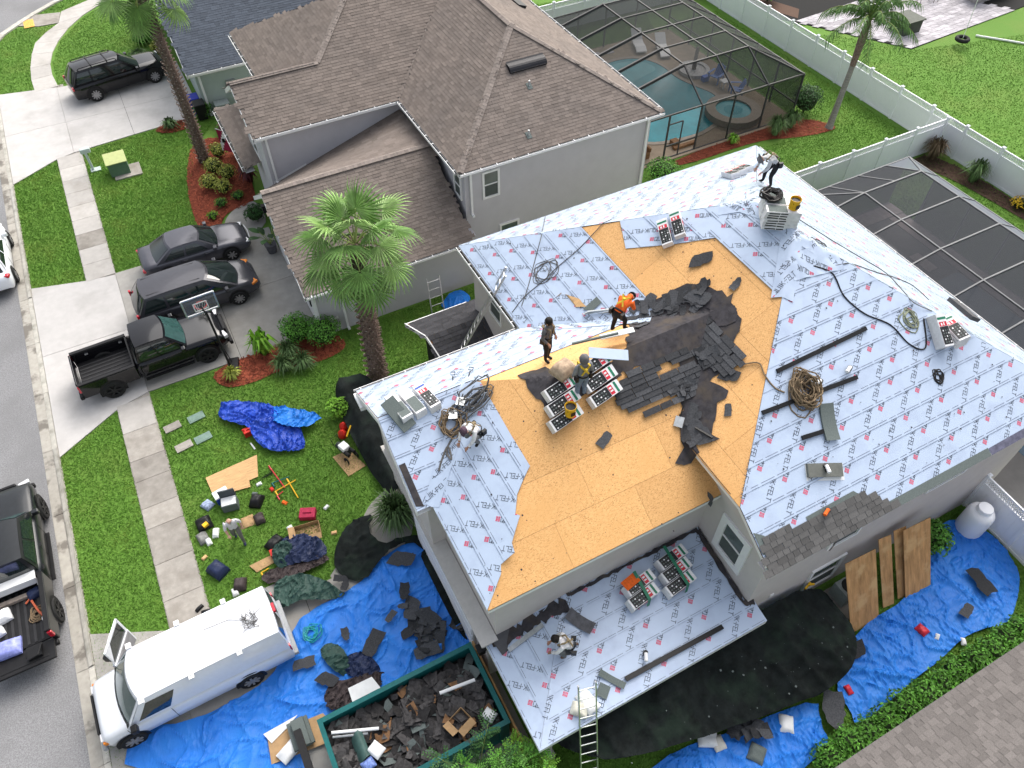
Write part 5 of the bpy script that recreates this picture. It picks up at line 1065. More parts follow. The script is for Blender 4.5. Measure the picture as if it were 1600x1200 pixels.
clump((.75, 42.6, 0), .6, .55, M_clump, 'spiky green clump in the round mulch patch', 160, wid=.03)
clump((.65, 23.5, .03), .75, 1.1, M_leafl, 'bright young palm plant with arching leaves by the driveway', 90, 'cycad', .05); clump((-.85, 22.8, .03), .45, .45, M_leafy, 'yellow green spiky plant at the hoop base', 110, wid=.03)
for i, (x, y, lab) in enumerate(((1.1, 22.2, 'grey green grass clump at the mulch bed front, left of three'), (1.85, 22.0, 'grey green grass clump at the mulch bed front, middle of three'), (1.5, 22.9, 'grey green grass clump at the mulch bed front, furthest back'))): clump((x, y, .02), .65, .6, M_clump, lab, 260)
clump((2.55, 13.6, .03), 1.0, 1.0, M_clump, 'big shaggy grass clump beside the front path', 600, wid=.022)
clump((30.0, 26.3, 0), .75, 1.0, M_clump, 'tall grass clump at the pool cage, left of two', 300); clump((31.2, 26.5, 0), .7, .9, M_clump, 'tall grass clump at the pool cage, right of two', 300); clump((27.4, 26.7, 0), .4, .5, M_leafl, 'small bright green plant in the mulch strip by the pool cage', 120, wid=.03)
clump((35.8, 20.6, 0), .8, 1.1, mat('bronze_grass', (.12, .085, .05), .7, var=.3, island=.4), 'bronze grass clump in the fence corner', 300); clump((36.1, 18.2, 0), .8, 1.1, M_clump, 'grey green grass clump by the back fence', 300); bush((36.3, 15.6, 0), .45, .6, mat('yellow_flower', (.65, .42, .02), .6, var=.3, island=.3), 'yellow flowering shrub by the back fence', 260, .09, .06)
for x, y, lab in ((38.2, 41.0, 'clipped green shrub beyond the fence, leftmost'), (39.4, 40.6, 'clipped green shrub beyond the fence, middle'), (40.4, 39.4, 'clipped green shrub beyond the fence, rightmost')): bush((x, y, 0), .8, 1.2, M_leaf, lab, 500, .14, .09)
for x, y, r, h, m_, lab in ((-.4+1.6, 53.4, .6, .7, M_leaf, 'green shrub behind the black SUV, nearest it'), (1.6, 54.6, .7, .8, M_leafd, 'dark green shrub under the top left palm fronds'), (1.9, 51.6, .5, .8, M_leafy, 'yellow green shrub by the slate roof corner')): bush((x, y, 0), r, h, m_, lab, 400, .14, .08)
clump((.6, 51.6, 0), .8, .5, M_clump, 'low spreading plant behind the black SUV bonnet', 200, wid=.03)
# creeper shrub by the front net, hedge at the lower right
bush((2.3, 19.0, 0), .45, .8, M_leafl, 'pale green leafy shrub poking out beside the black net', 420, .16, .07)
for i in range(12):
    x = 10.3+i*.72; bush((x, .78+.05*math.sin(i*2), 0), .52, .75+.1*math.sin(i*1.7), M_leaf, '%s hedge shrub from the lower left along the taupe roof edge' % ('first second third fourth fifth sixth seventh eighth ninth tenth eleventh twelfth'.split()[i]), 480, .12, .06, 'hedge_shrub')['group'] = 'hedge along the taupe roof'
bush((18.1, 4.35, 0), .6, 1.0, M_leaf, 'green shrub between the leaning plywood and the propane tank', 500, .14, .09)
# tall shrubs by the dumpster
def fern_shrub(loc, h, n, m, label, nlf=13):
    o = thing('leafy_shrub', label, 'shrub', loc)
    for i in range(n):
        a = i*2.4+random.uniform(-.3, .3); sp = random.uniform(.15, .5)*h; pts = [Vector((math.cos(a)*sp*k*k, math.sin(a)*sp*k*k, h*random.uniform(.93, 1.05)*k*(1-.15*k*k))) for k in (0, .35, .7, 1)]
        q = MB(); q.tube(pts, [.022, .016, .011, .006], 5); st = q.build('branch', M_stalk, o, world=False); V, F = [], []
        for k in range(nlf*3):
            s_ = .25+.75*k/(nlf*3); j = min(int(s_*3), 2); p = pts[j].lerp(pts[j+1], s_*3-j); d = rand_dir(); d.z = abs(d.z)*.4; d.normalize(); L_ = .34*h/2.2*random.uniform(.6, 1.1)
            sd_ = d.cross(Vector((0, 0, 1))).normalized()
            for r_ in range(6):
                c = p+d*L_*(r_+1)/6+Vector((0, 0, -.05*r_/6))
                for sg in (-1, 1):
                    e = c+sd_*sg*.10*(1-.08*r_)+d*.04; b = len(V); V += [c, (c+e)/2+d*.028, e, (c+e)/2-d*.022]; F.append((b, b+1, b+2, b+3))
        me = bpy.data.meshes.new('leaves'); me.from_pydata([tuple(v) for v in V], [], F); me.materials.append(m); inst(me, 'leaves', st)
    return o
fern_shrub((2.0, 4.25, 0), 2.6, 9, M_leaf, 'tall dark leafy shrub in front of the dumpster corner'); fern_shrub((2.75, 4.1, 0), 2.2, 8, M_leafl, 'bright lime leafy shrub by the porch column'); fern_shrub((1.3, 4.7, 0), 2.7, 5, M_leafd, 'thin upright leafy shrub against the dumpster side'); fern_shrub((3.3, 3.6, 0), 1.0, 6, M_leafl, 'low lime shrub at the foot of the porch column')
# ------------------------------------------------------------------ vehicles
def tyre_rim(r, w_, spokes=7, rim=M_rim, key={}):
    k = (r, w_, spokes, rim.name)
    if k in key: return key[k]
    t = MB(); t.lathe([(r*.66, -w_/2), (r*.93, -w_/2), (r, -w_*.36), (r, w_*.36), (r*.93, w_/2), (r*.66, w_/2), (r*.62, 0), (r*.66, -w_/2)], 28)
    m = MB(); m.lathe([(r*.66, w_*.44), (r*.60, w_*.40), (r*.58, w_*.1), (.001, w_*.1)], 24); m.lathe([(r*.16, w_*.3), (r*.15, w_*.47), (.001, w_*.48)], 12, mi=1)
    for i in range(spokes):
        a = 2*math.pi*i/spokes; d = Vector((math.cos(a), math.sin(a), 0)); m.bar(d*r*.08+Vector((0, 0, w_*.44)), d*r*.64+Vector((0, 0, w_*.47)), r*.17, .03, 1)
    key[k] = (t.mesh('tyre', M_tyre, smooth=False), m.mesh('rim', [M_rimd, rim])); return key[k]
def add_wheels(o, xs, half, r, w_=.24, spokes=7, rim=M_rim):
    t, m = tyre_rim(r, w_, spokes, rim)
    for x in xs:
        for sg in (1, -1):
            wh = bpy.data.objects.new('wheel', None); C.objects.link(wh); wh.parent = o; wh.location = (x, sg*(half-w_/2+.05), r); wh.rotation_euler = (math.pi/2*(-sg), 0, 0)
            inst(t, 'tyre', wh); inst(m, 'rim', wh)
            q = MB(); n = 18; y = sg*(half+.004)          # wheel arch lip and dark well
            pts = [(x+(r+.085)*math.cos(math.pi*k/n-.0), y, r+.02+(r+.085)*math.sin(math.pi*k/n)) for k in range(n+1)]
            q.poly([(x-(r+.085), y, .26)]+pts[::-1]+[(x+(r+.085), y, .26)] if sg < 0 else ([(x+(r+.085), y, .26)]+pts+[(x-(r+.085), y, .26)]))
            q.build('wheel_arch', M_black, o, world=False)
def loft(q, st, mi=0, flat=False):
    # st: list of (x, zbot, ztop, half) ; cross-section rounded at the shoulder
    rows = []
    for x, zb, zt, h in st:
        d = zt-zb; prof = [(h*.90, zb), (h*.985, zb+d*.12), (h, zb+d*.45), (h*.985, zb+d*.78), (h*.94, zb+d*.93), (h*.82, zt), (h*.5, zt+.018), (0, zt+.025)]
        row = [(x, -a, b) for a, b in prof]+[(x, a, b) for a, b in prof[-2::-1]]; k = len(q.v); q.v += row; rows.append((k, len(row)))
    for (a, n), (b, _) in zip(rows, rows[1:]):
        for j in range(n-1): q.f.append((a+j, a+j+1, b+j+1, b+j)); q.m.append(mi)
    k, n = rows[0]; q.f.append(tuple(k+j for j in range(n-1, -1, -1))); q.m.append(mi); k, n = rows[-1]; q.f.append(tuple(k+j for j in range(n))); q.m.append(mi)
class GH:    # greenhouse: painted shell with panes set on it
    def __init__(s, xbr, xbf, xtr, xtf, zb, zt, wb, wt, bf=.12, br=.08, crown=.05, zbr=None): s.__dict__.update(locals())
    def front(s, a, t, e=0):
        x = s.xbf+(s.xtf-s.xbf)*t+s.bf*(1-(2*a-1)**2); y = (2*a-1)*(s.wb+(s.wt-s.wb)*t); return Vector((x+e, y, s.zb+(s.zt-s.zb)*t+s.crown*(1-(2*a-1)**2)*t+e*.4))
    def rear(s, a, t, e=0):
        x = s.xbr+(s.xtr-s.xbr)*t-s.br*(1-(2*a-1)**2); y = -(2*a-1)*(s.wb+(s.wt-s.wb)*t); return Vector((x-e, y, s.zb+(s.zt-s.zb)*t+s.crown*(1-(2*a-1)**2)*t+e*.4))
    def side(s, a, t, sg, e=0):
        x = (s.xbr+(s.xbf-s.xbr)*a)*(1-t)+(s.xtr+(s.xtf-s.xtr)*a)*t; return Vector((x, sg*(s.wb+(s.wt-s.wb)*t+.03*math.sin(math.pi*t)+e), s.zb+(s.zt-s.zb)*t))
    def roof(s, a, b):
        y = (2*a-1); xr = s.xtr-s.br*(1-y*y); xf = s.xtf+s.bf*(1-y*y); return Vector((xr+(xf-xr)*b, y*s.wt, s.zt+s.crown*(1-y*y)+.025*math.sin(math.pi*b)))
    def shell(s, q):
        q.grid(lambda a, t: s.front(a, t), 8, 4); q.grid(lambda a, t: s.rear(a, t), 8, 4); q.grid(lambda a, t: s.side(1-a, t, 1), 8, 5); q.grid(lambda a, t: s.side(a, t, -1), 8, 5); q.grid(lambda a, b: s.roof(1-a, b) if False else s.roof(a, b), 8, 10)
    def panes(s, o, m, sides, ms=None, fr=(.06, .94, .08, .92), rr=(.08, .92, .15, .9), rear=True, front=True):
        if front: q = MB(); q.grid(lambda a, t: s.front(fr[0]+(fr[1]-fr[0])*a, fr[2]+(fr[3]-fr[2])*t, .012), 8, 4); q.build('windscreen', m, o, world=False, smooth=True)
        if rear: q = MB(); q.grid(lambda a, t: s.rear(rr[0]+(rr[1]-rr[0])*a, rr[2]+(rr[3]-rr[2])*t, .012), 8, 4); q.build('rear_window', ms or m, o, world=False, smooth=True)
        for sg in (1, -1):
            for a0, a1, t0, t1 in sides:
                q = MB(); q.grid(lambda a, t: s.side((a0+(a1-a0)*a) if sg < 0 else (a1-(a1-a0)*a), t0+(t1-t0)*t, sg, .010), 4, 3); q.build('side_window', ms or m, o, world=False, smooth=True)
def seams(o, xs, half, z0, z1, m=M_black):
    for x in xs:
        for sg in (1, -1): q = MB(); q.b2(x-.006, sg*(half+.002)-.004, z0, x+.006, sg*(half+.002)+.004, z1); q.build('door_seam', m, o, world=False)
def lamp(o, name, m, c, d, rz=0): q = MB(); q.box(c, d, rz); return q.build(name, m, o, world=False, bevel=.02)
def mirrors(o, x, half, z, m): 
    for sg in (1, -1): q = MB(); q.b2(x-.08, sg*(half+.02) if sg > 0 else -(half+.24), z, x+.08, (half+.24) if sg > 0 else -(half+.02), z+.17); q.build('wing_mirror', m, o, world=False, bevel=.03)
def handles(o, xs, half, z, m=M_black):
    for x in xs:
        for sg in (1, -1): q = MB(); q.b2(x-.09, sg*half-.02, z, x+.09, sg*half+.02, z+.03); q.build('door_handle', m, o, world=False)
def car_body(o, st, gh, paint): 
    q = MB(); loft(q, st); gh.shell(q); return q.build('body', paint, o, world=False, smooth=True)
def smooth_st(st, n=3):
    out = []
    for i in range(len(st)-1):
        a, b = st[i], st[i+1]
        for k in range(n): t = k/n; t2 = t; out.append(tuple(a[j]+(b[j]-a[j])*t2 for j in range(4)))
    out.append(st[-1]); return out
# black SUV
sv = thing('suv', 'long black SUV with roof rails on the far driveway', 'SUV', (-.85, 48.7, .046), R_(9.5))
gh = GH(-2.66, 1.12, -2.2, .12, 1.10, 1.80, .93, .70, .2, .08, .07)
car_body(sv, [(-2.78, .45, .95, .78), (-2.72, .32, 1.12, .93), (-2.3, .3, 1.13, 1.0), (0, .3, 1.13, 1.01), (1.0, .3, 1.12, 1.0), (1.3, .3, 1.13, .99), (2.2, .32, 1.08, .97), (2.55, .36, 1.0, .92), (2.7, .42, .85, .78)], gh, M_pblack)
gh.panes(sv, M_cglass, [(.03, .27, .15, .85), (.30, .60, .12, .86), (.63, .93, .1, .84)]); add_wheels(sv, (-1.72, 1.75), 1.0, .41, .28, 10); seams(sv, (-.9, .25, 1.05), 1.0, .45, 1.1); mirrors(sv, .95, .95, 1.1, M_pblack); handles(sv, (-.75, .4), 1.0, .98)
for sg in (1, -1): q = MB(); q.tube([(-2.1, sg*.64, 1.82), (-2.0, sg*.64, 1.9), (0, sg*.64, 1.9), (.1, sg*.64, 1.82)], .022, 6); q.build('roof_rail', M_black, sv, world=False)
for x in (-1.3, -.4): q = MB(); q.b2(x-.03, -.64, 1.9, x+.03, .64, 1.93); q.build('cross_bar', M_black, sv, world=False)
for sg in (1, -1): lamp(sv, 'tail_lamp', M_tail, (-2.74, sg*.86, 1.0), (.1, .12, .22)); lamp(sv, 'head_lamp', M_lamp, (2.58, sg*.78, .88), (.18, .3, .12))
# grey sedan
sdn = thing('sedan', 'grey sedan nose to the garage beside the lawn edge', 'car', (-.42, 30.75, .046), R_(1))
gh = GH(-1.78, .95, -.95, .2, .93, 1.42, .84, .62, .16, .10, .04)
car_body(sdn, smooth_st([(-2.4, .45, .72, .70), (-2.3, .3, .96, .86), (-1.7, .26, .97, .91), (-.5, .26, .94, .92), (.9, .26, .93, .92), (1.2, .26, .92, .91), (1.9, .28, .82, .88), (2.25, .32, .72, .82), (2.4, .4, .58, .66)], 2), gh, M_pgrey)
gh.panes(sdn, M_cglass, [(.10, .45, .12, .86), (.49, .86, .1, .86)], fr=(.07, .93, .06, .93), rr=(.08, .92, .08, .9)); add_wheels(sdn, (-1.42, 1.4), .92, .335, .22, 7); seams(sdn, (-.75, .3, 1.1), .92, .35, .9); mirrors(sdn, .8, .84, .92, M_pgrey); handles(sdn, (-.55, .45), .92, .78, M_pgrey)
for sg in (1, -1): lamp(sdn, 'tail_lamp', M_tail, (-2.3, sg*.68, .78), (.14, .34, .14), sg*.25); lamp(sdn, 'head_lamp', M_lamp, (2.24, sg*.64, .66), (.2, .3, .1), -sg*.35)
q = MB(); q.tube([(2.42, -.5, .66), (2.47, 0, .68), (2.42, .5, .66)], .02, 6); q.build('grille_bar', M_white, sdn, world=False)
# grey minivan
mv = thing('minivan', 'dark grey minivan between the sedan and the black pickup', 'minivan', (-.98, 27.75, .046), R_(1.5))
gh = GH(-2.48, 1.62, -2.0, .42, 1.0, 1.68, .93, .70, .24, .1, .06)
car_body(mv, smooth_st([(-2.58, .45, .85, .78), (-2.5, .3, 1.05, .94), (-2.1, .26, 1.06, .98), (0, .26, 1.03, 1.0), (1.5, .26, 1.02, .99), (1.75, .27, 1.0, .97), (2.2, .3, .9, .92), (2.45, .35, .78, .82), (2.58, .42, .62, .66)], 2), gh, M_pgreyd)
gh.panes(mv, M_cglass, [(.04, .28, .15, .85), (.31, .58, .12, .86), (.61, .88, .1, .8)], fr=(.06, .94, .05, .93)); add_wheels(mv, (-1.5, 1.5), .99, .35, .23, 9); seams(mv, (-1.3, .05, 1.1), .99, .35, 1.0); mirrors(mv, 1.15, .93, 1.02, M_pgreyd); handles(mv, (-.2, .3), .99, .84, M_pgreyd)
for sg in (1, -1): lamp(mv, 'tail_lamp', M_tail, (-2.52, sg*.86, .98), (.1, .12, .3)); lamp(mv, 'head_lamp', M_amber, (2.3, sg*.74, .78), (.3, .26, .1), -sg*.5); 
for sg in (1, -1): q = MB(); q.b2(-1.9, sg*.55-.012, 1.70, .3, sg*.55+.012, 1.72); q.build('roof_rail', M_black, mv, world=False)
# pickups
def pickup(name, label, loc, rz, paint, ext=0, gate_open=False):
    o = thing(name, label, 'pickup truck', loc, rz)
    x_ = ext; gh = GH(-.62, 1.28+x_, -.45, .62+x_, 1.18, 1.86, .90, .72, .12, .03, .045)
    q = MB(); loft(q, smooth_st([(-.72, .42, 1.18, 1.0), (.2, .42, 1.18, 1.01), (1.25+x_, .42, 1.18, 1.0), (1.45+x_, .42, 1.17, .99), (2.3+x_, .45, 1.13, .97), (2.65+x_, .48, 1.05, .93), (2.85+x_, .5, .86, .82)], 2)); gh.shell(q); q.build('body', paint, o, world=False, smooth=True)
    gh.panes(o, M_cglasst, [(.06, .45, .12, .85), (.49, .90, .1, .85)], ms=M_cglass, fr=(.06, .94, .06, .92))
    # bed
    for sg in (1, -1):
        q = MB(); y0, y1 = (sg*.84, sg*1.0) if sg > 0 else (-1.0, -.84); q.b2(-2.85, y0, .5, -.74, y1, 1.2); q.build('bed_side', paint, o, world=False, bevel=.03)
        q = MB(); q.b2(-2.86, y0+.01, 1.2, -.74, y1-.01, 1.23); q.build('bed_rail', M_black, o, world=False)
        for xx in (-2.3, -1.0): q = MB(); q.b2(xx-.06, sg*.80-.03, 1.02, xx+.06, sg*.80+.03, 1.06); q.build('tie_down', M_alu, o, world=False)
    q = MB(); q.b2(-2.8, -.84, .62, -.76, .84, .68); q.build('bed_floor', M_black, o, world=False)
    for i in range(7): yy = -.6+i*.2; q = MB(); q.b2(-2.75, yy-.04, .68, -.8, yy+.04, .695); q.build('bed_rib', mat('bed_liner', (.03, .03, .032), .6), o, world=False)
    q = MB(); q.b2(-.80, -.84, .65, -.745, .84, 1.2); q.build('bed_front', M_black, o, world=False)
    q = MB()
    if gate_open: q.b2(-3.42, -.86, .60, -2.86, .86, .68)
    else: q.b2(-2.92, -.86, .58, -2.85, .86, 1.22)
    q.build('tailgate', M_black if gate_open else paint, o, world=False, bevel=.02)
    q = MB(); q.b2(-3.02, -.95, .42, -2.87, .95, .58); q.build('bumper', M_black if not gate_open else M_galv, o, world=False, bevel=.03)
    q = MB(); q.b2(2.84+x_, -.9, .42, 2.98+x_, .9, .62); q.build('bumper', M_black, o, world=False, bevel=.04)
    q = MB(); q.b2(2.78+x_, -.45, .66, 2.90+x_, .45, .98); q.build('grille', M_black, o, world=False, bevel=.03)
    add_wheels(o, (-1.82, 1.88+x_), 1.0, .42, .29, 6, M_rimd if not gate_open else M_rim); seams(o, (-.6, .3, 1.2), 1.0, .5, 1.15); mirrors(o, 1.12+x_, .92, 1.15, paint); handles(o, (-.45, .45), 1.0, 1.0)
    for sg in (1, -1): lamp(o, 'tail_lamp', M_tail, (-2.86, sg*.93, .98), (.1, .13, .3)); lamp(o, 'head_lamp', M_lamp, (2.76+x_, sg*.72, .92), (.16, .36, .16), -sg*.25); q = MB(); q.b2(-.6, sg*1.0-.06, .33, 1.3, sg*1.0+.1 if sg > 0 else sg*1.0+.06, .38); q.build('running_board', M_black, o, world=False)
    return o
pickup('pickup_truck', 'glossy black pickup with an empty bed on the middle driveway', (-3.35, 24.95, .046), R_(2), M_pblack)
lt = pickup('pickup_truck', 'black work pickup with an open tailgate and loaded bed at the left edge', (-9.22, 17.2, .01), R_(90), mat('car_black_dull', (.012, .014, .016), .3, coat=.3, spec=.35, var=.2), .5)
gate_o = [c for c in lt.children if c.name.startswith('tailgate')][0]; gate_o.location = (0, 0, 0)
# white car cut by the left edge
wc = thing('car', 'white car parked on the road at the left edge, red tail lamp showing', 'car', (-8.92, 34.5, .01), R_(90))
gh = GH(-1.95, .95, -1.3, .1, .95, 1.45, .84, .64, .16, .10, .04)
car_body(wc, smooth_st([(-2.32, .4, .8, .74), (-2.2, .28, .98, .88), (-1.6, .26, 1.0, .92), (0, .26, .97, .92), (.95, .26, .95, .92), (1.9, .28, .84, .88), (2.3, .34, .7, .76)], 2), gh, M_pwhite)
gh.panes(wc, M_cglass, [(.08, .45, .12, .86), (.49, .86, .1, .86)], rr=(.07, .93, .06, .92)); add_wheels(wc, (-1.4, 1.4), .92, .34, .23, 5); seams(wc, (-.75, .3, 1.1), .92, .35, .92); mirrors(wc, .8, .84, .95, M_pwhite)
for sg in (1, -1): lamp(wc, 'tail_lamp', M_tail, (-2.12, sg*.74, .92), (.22, .3, .12), sg*.3); lamp(wc, 'head_lamp', M_lamp, (2.1, sg*.66, .72), (.25, .3, .1))
# white cargo van, door open
vn = thing('van', 'white cargo van with its front passenger door open on the south driveway', 'van', (-4.95, 11.35, .046), R_(181.5))
gh = GH(-2.92, 1.68, -2.85, 1.05, 1.15, 2.05, .98, .80, .16, .04, .07)
q = MB(); loft(q, smooth_st([(-2.95, .45, 1.1, .94), (-2.9, .36, 1.16, 1.0), (-1, .34, 1.16, 1.01), (1.75, .34, 1.16, 1.0), (1.95, .34, 1.14, .99), (2.35, .4, 1.03, .96), (2.48, .46, .9, .88), (2.54, .52, .7, .74)], 2)); gh.shell(q); q.build('body', M_pwhite, vn, world=False, smooth=True)
gh.panes(vn, M_cglasst, [(.76, .95, .12, .8)], ms=M_cglass, fr=(.05, .95, .06, .9), rr=(.55, .92, .25, .85)); q = MB(); q.grid(lambda a, t: gh.rear(.08+.37*a, .25+.6*t, .012), 4, 3); q.build('rear_window', M_cglass, vn, world=False)
q = MB(); q.grid(lambda a, t: gh.front(.02+.96*a, -.05+.14*t, .02), 8, 1); q.build('wiper_cowl', M_black, vn, world=False)
add_wheels(vn, (-1.55, 1.85), 1.0, .37, .24, 8, mat('rim_steel', (.25, .24, .23), .5, var=.2)); seams(vn, (.55, 1.75), 1.0, .45, 1.12)
q = MB(); q.b2(2.5, -.95, .42, 2.62, .95, .6); q.build('bumper', mat('bumper_grey', (.35, .36, .37), .5), vn, world=False, bevel=.03); q = MB(); q.b2(-3.06, -.95, .42, -2.93, .95, .58); q.build('bumper', MATS['bumper_grey'], vn, world=False, bevel=.03)
q = MB(); q.b2(2.52, -.6, .66, 2.57, .6, .9); q.build('grille', M_black, vn, world=False)
for sg in (1, -1): lamp(vn, 'head_lamp', M_lamp, (2.46, sg*.74, .8), (.14, .24, .18)); lamp(vn, 'indicator_lamp', M_amber, (2.42, sg*.9, .78), (.14, .08, .16)); lamp(vn, 'tail_lamp', M_tail, (-2.93, sg*.9, 1.05), (.06, .12, .34))
q = MB(); q.b2(-2.98, -.14, 1.96, -2.9, .14, 2.06); q.build('brake_lamp', M_tail, vn, world=False)
q = MB(); q.b2(1.45, 1.02, 1.12, 1.62, 1.24, 1.36); q.build('wing_mirror', M_black, vn, world=False, bevel=.03)
dr = MB(); a = R_(62); hx, hy = 1.72, -1.0
def dp(l, z, th): return (hx-l*math.cos(a)-th*math.sin(a), hy-l*math.sin(a)+th*math.cos(a), z)
L_ = 1.1
def dbox(q, l0, l1, z0, z1, t0, t1, lean=0):
    q.hexa([dp(l0, z0, t0), dp(l1, z0, t0), dp(l1, z0, t1), dp(l0, z0, t1), dp(l0+lean, z1, t0), dp(l1, z1, t0), dp(l1, z1, t1), dp(l0+lean, z1, t1)])
dbox(dr, 0, L_, .45, 1.15, -.05, .05); dbox(dr, .0, .07, 1.15, 1.9, -.03, .03, .42); dbox(dr, L_-.07, L_, 1.15, 1.9, -.03, .03); dbox(dr, .4, L_, 1.84, 1.92, -.03, .03)
do = dr.build('door', M_pwhite, vn, world=False); q = MB(); dbox(q, .06, L_-.06, 1.15, 1.85, -.008, .008, .4); q.build('side_window', M_cglass, do, world=False); q = MB(); dbox(q, .06, L_-.06, .5, 1.12, .05, .075); q.build('door_lining', mat('lining_grey', (.25, .25, .26), .7), do, world=False); q = MB(); dbox(q, .12, .3, 1.15, 1.4, -.28, -.08); q.build('wing_mirror', M_black, do, world=False)
for i, x in enumerate((1.0, -.35, -1.7)):
    for sg in (1, -1): q = MB(); q.box((x, sg*.86, 2.08), (.14, .16, .08)); q.tube([(x, sg*.9, 2.02), (x, sg*.82, 2.14)], .03, 6); q.build('rack_mount', M_white, vn, world=False)
q = MB()
for i in range(9): p = [Vector((-2.2+random.uniform(-.3, .3), random.uniform(-.25, .45), 2.155)) for _ in range(4)]; q.tube(p, .008, 4)
q.tube([(-2.6, -.1, 2.15), (-2.2, .1, 2.16), (-1.7, -.2, 2.15), (-1.0, -.25, 2.16)], .008, 4)
co = MB(); co.f = list(q.f); co.v = [tuple(vn.matrix_basis @ Vector(v)) if False else (v[0]*math.cos(R_(181.5))-v[1]*math.sin(R_(181.5))-4.95, v[0]*math.sin(R_(181.5))+v[1]*math.cos(R_(181.5))+11.35, v[2]+.046) for v in q.v]; co.m = list(q.m); co.build('cord_tangle', M_ropeg, label='tangle of thin grey cord on the white van roof', cat='cord')
# things in the bed of the work pickup
def sack(name, c, d, rz, m, label, cat, seed=0, amp=.03, puff=.35):
    q = MB(); rr = random.Random(seed); n = 10
    M_ = Matrix.Rotation(rz, 3, 'Z'); c = Vector(c); V = {}
    def top(a, b):
        x, y = (a-.5)*d[0], (b-.5)*d[1]; e = (1-abs(2*a-1)**4)*(1-abs(2*b-1)**4); z = d[2]*(.35+.65*e**.6)+amp*noise.noise(Vector((x*6, y*6, seed))); return M_ @ Vector((x, y, z))+c
    q.grid(top, n, n)
    for s0, s1, f in (((0, 0), (1, 0), 0), ((1, 0), (1, 1), 0), ((1, 1), (0, 1), 0), ((0, 1), (0, 0), 0)):
        def sd(a, b): u = s0[0]+(s1[0]-s0[0])*a; v = s0[1]+(s1[1]-s0[1])*a; p = top(u, v); return Vector((p.x, p.y, c.z+(p.z-c.z)*b))
        q.grid(sd, n, 1)
    return q.build(name, m, label=label, cat=cat, smooth=True, base=c)
def cloth(name, poly, m, label, cat='tarpaulin', seed=1, amp=.06, fine=.02, base=.06, mound=0, cell=.09, zf=None, k=1.0, sm=1, thick=0, parent=None, smooth=False):
    P = smooth_poly(poly, sm) if sm else poly; wf = wrinkle(seed, amp, fine, k); cx = sum(p[0] for p in P)/len(P); cy = sum(p[1] for p in P)/len(P); R0 = max(math.hypot(p[0]-cx, p[1]-cy) for p in P)
    def f(x, y):
        z = (zf(x, y) if zf else 0)+base+wf(x, y)
        if mound: z += mound*max(0, 1-(math.hypot(x-cx, y-cy)/R0)**1.5)
        return z
    q = sheet(P, f, cell); return q.build(name, m, parent, label=label, cat=cat, smooth=smooth)
bz = .70
sack('paint_sack', (-9.95, 15.35, bz), (.55, .42, .3), .2, M_paper, 'white sack in the work pickup bed, upper of two', 'sack', 1); sack('paint_sack', (-10.15, 14.85, bz), (.5, .3, .28), .3, M_paper, 'white sack in the work pickup bed, lower of two', 'sack', 2)
sack('water_pack', (-9.95, 14.2, .72), (.95, .55, .28), -.05, mat('pack_blue', (.25, .28, .62), .25, var=.3, scale=8), 'shrink wrapped blue drink pack on the open tailgate', 'pack', 3)
q = MB(); q.tube([(-9.1, 15.6, bz+.05), (-8.9, 15.05, bz+.12), (-8.75, 14.75, bz+.1)], .035, 6); q.tube([(-9.25, 15.5, bz+.06), (-9.0, 15.72, bz+.06)], .03, 6); q.build('pipe_wrench', mat('tool_red', (.5, .12, .06), .5, var=.2), label='long orange handled tool in the work pickup bed', cat='tool')
def coil(name, c, r, n, tr, m, label, cat='rope', seed=0, flat=.05, zf=None, sq=1.0):
    rr = random.Random(seed); q = MB()
    for i in range(n):
        cx, cy = c[0]+rr.uniform(-r*.3, r*.3), c[1]+rr.uniform(-r*.3, r*.3); rad = r*rr.uniform(.45, 1); ph = rr.uniform(0, 6); pts = []
        for k in range(17):
            a = ph+k*2*math.pi/16; x = cx+rad*math.cos(a)*(1+.2*math.sin(a*2+ph)); y = cy+rad*math.sin(a)*sq*(1+.2*math.cos(a*3+ph)); pts.append((x, y, (zf(x, y) if zf else c[2])+flat*(i+1)/n*rr.uniform(.6, 1.2)+tr))
        q.tube(pts, tr, 5, 0, False)
    return q.build(name, m, label=label, cat=cat)
coil('rope_coil', (-8.95, 15.0, bz), .28, 7, .018, M_rope, 'brown rope coiled in the work pickup bed', seed=4)
q = MB(); q.b2(-10.3, 15.95, .95, -8.72, 16.25, 1.22); q.b2(-10.32, 15.93, 1.22, -8.7, 16.27, 1.27); q.build('tool_chest', M_white, label='white tool chest across the front of the work pickup bed', cat='tool chest')
q = MB(); q.b2(-10.2, 15.7, bz, -8.75, 15.85, bz+.12); q.build('timber', mat('timber_grey', (.25, .21, .18), .9, var=.3), label='grey timber across the work pickup bed', cat='timber')
sack('blue_bundle', (-8.95, 15.75, bz), (.45, .35, .2), .3, M_navyt, 'dark blue cloth bundle in the work pickup bed corner', 'cloth', 6); q = MB(); q.tube([(-8.62, 14.35, .72), (-8.6, 14.36, .95)], .09, 10); q.build('red_can', M_red, label='round red can on the work pickup tailgate', cat='can')
q = MB(); q.b2(-9.35, 13.55, .70, -8.95, 13.95, .82); q.tube([(-9.35, 13.6, .8), (-9.3, 13.45, .95), (-9.0, 13.5, .95), (-8.9, 13.9, .86)], .025, 6); q.build('nail_gun', M_black, label='black nail gun on the work pickup tailgate', cat='tool')
tg = MB(); tg.b2(-10.38, 13.35, .60, -8.62, 14.08, .685)
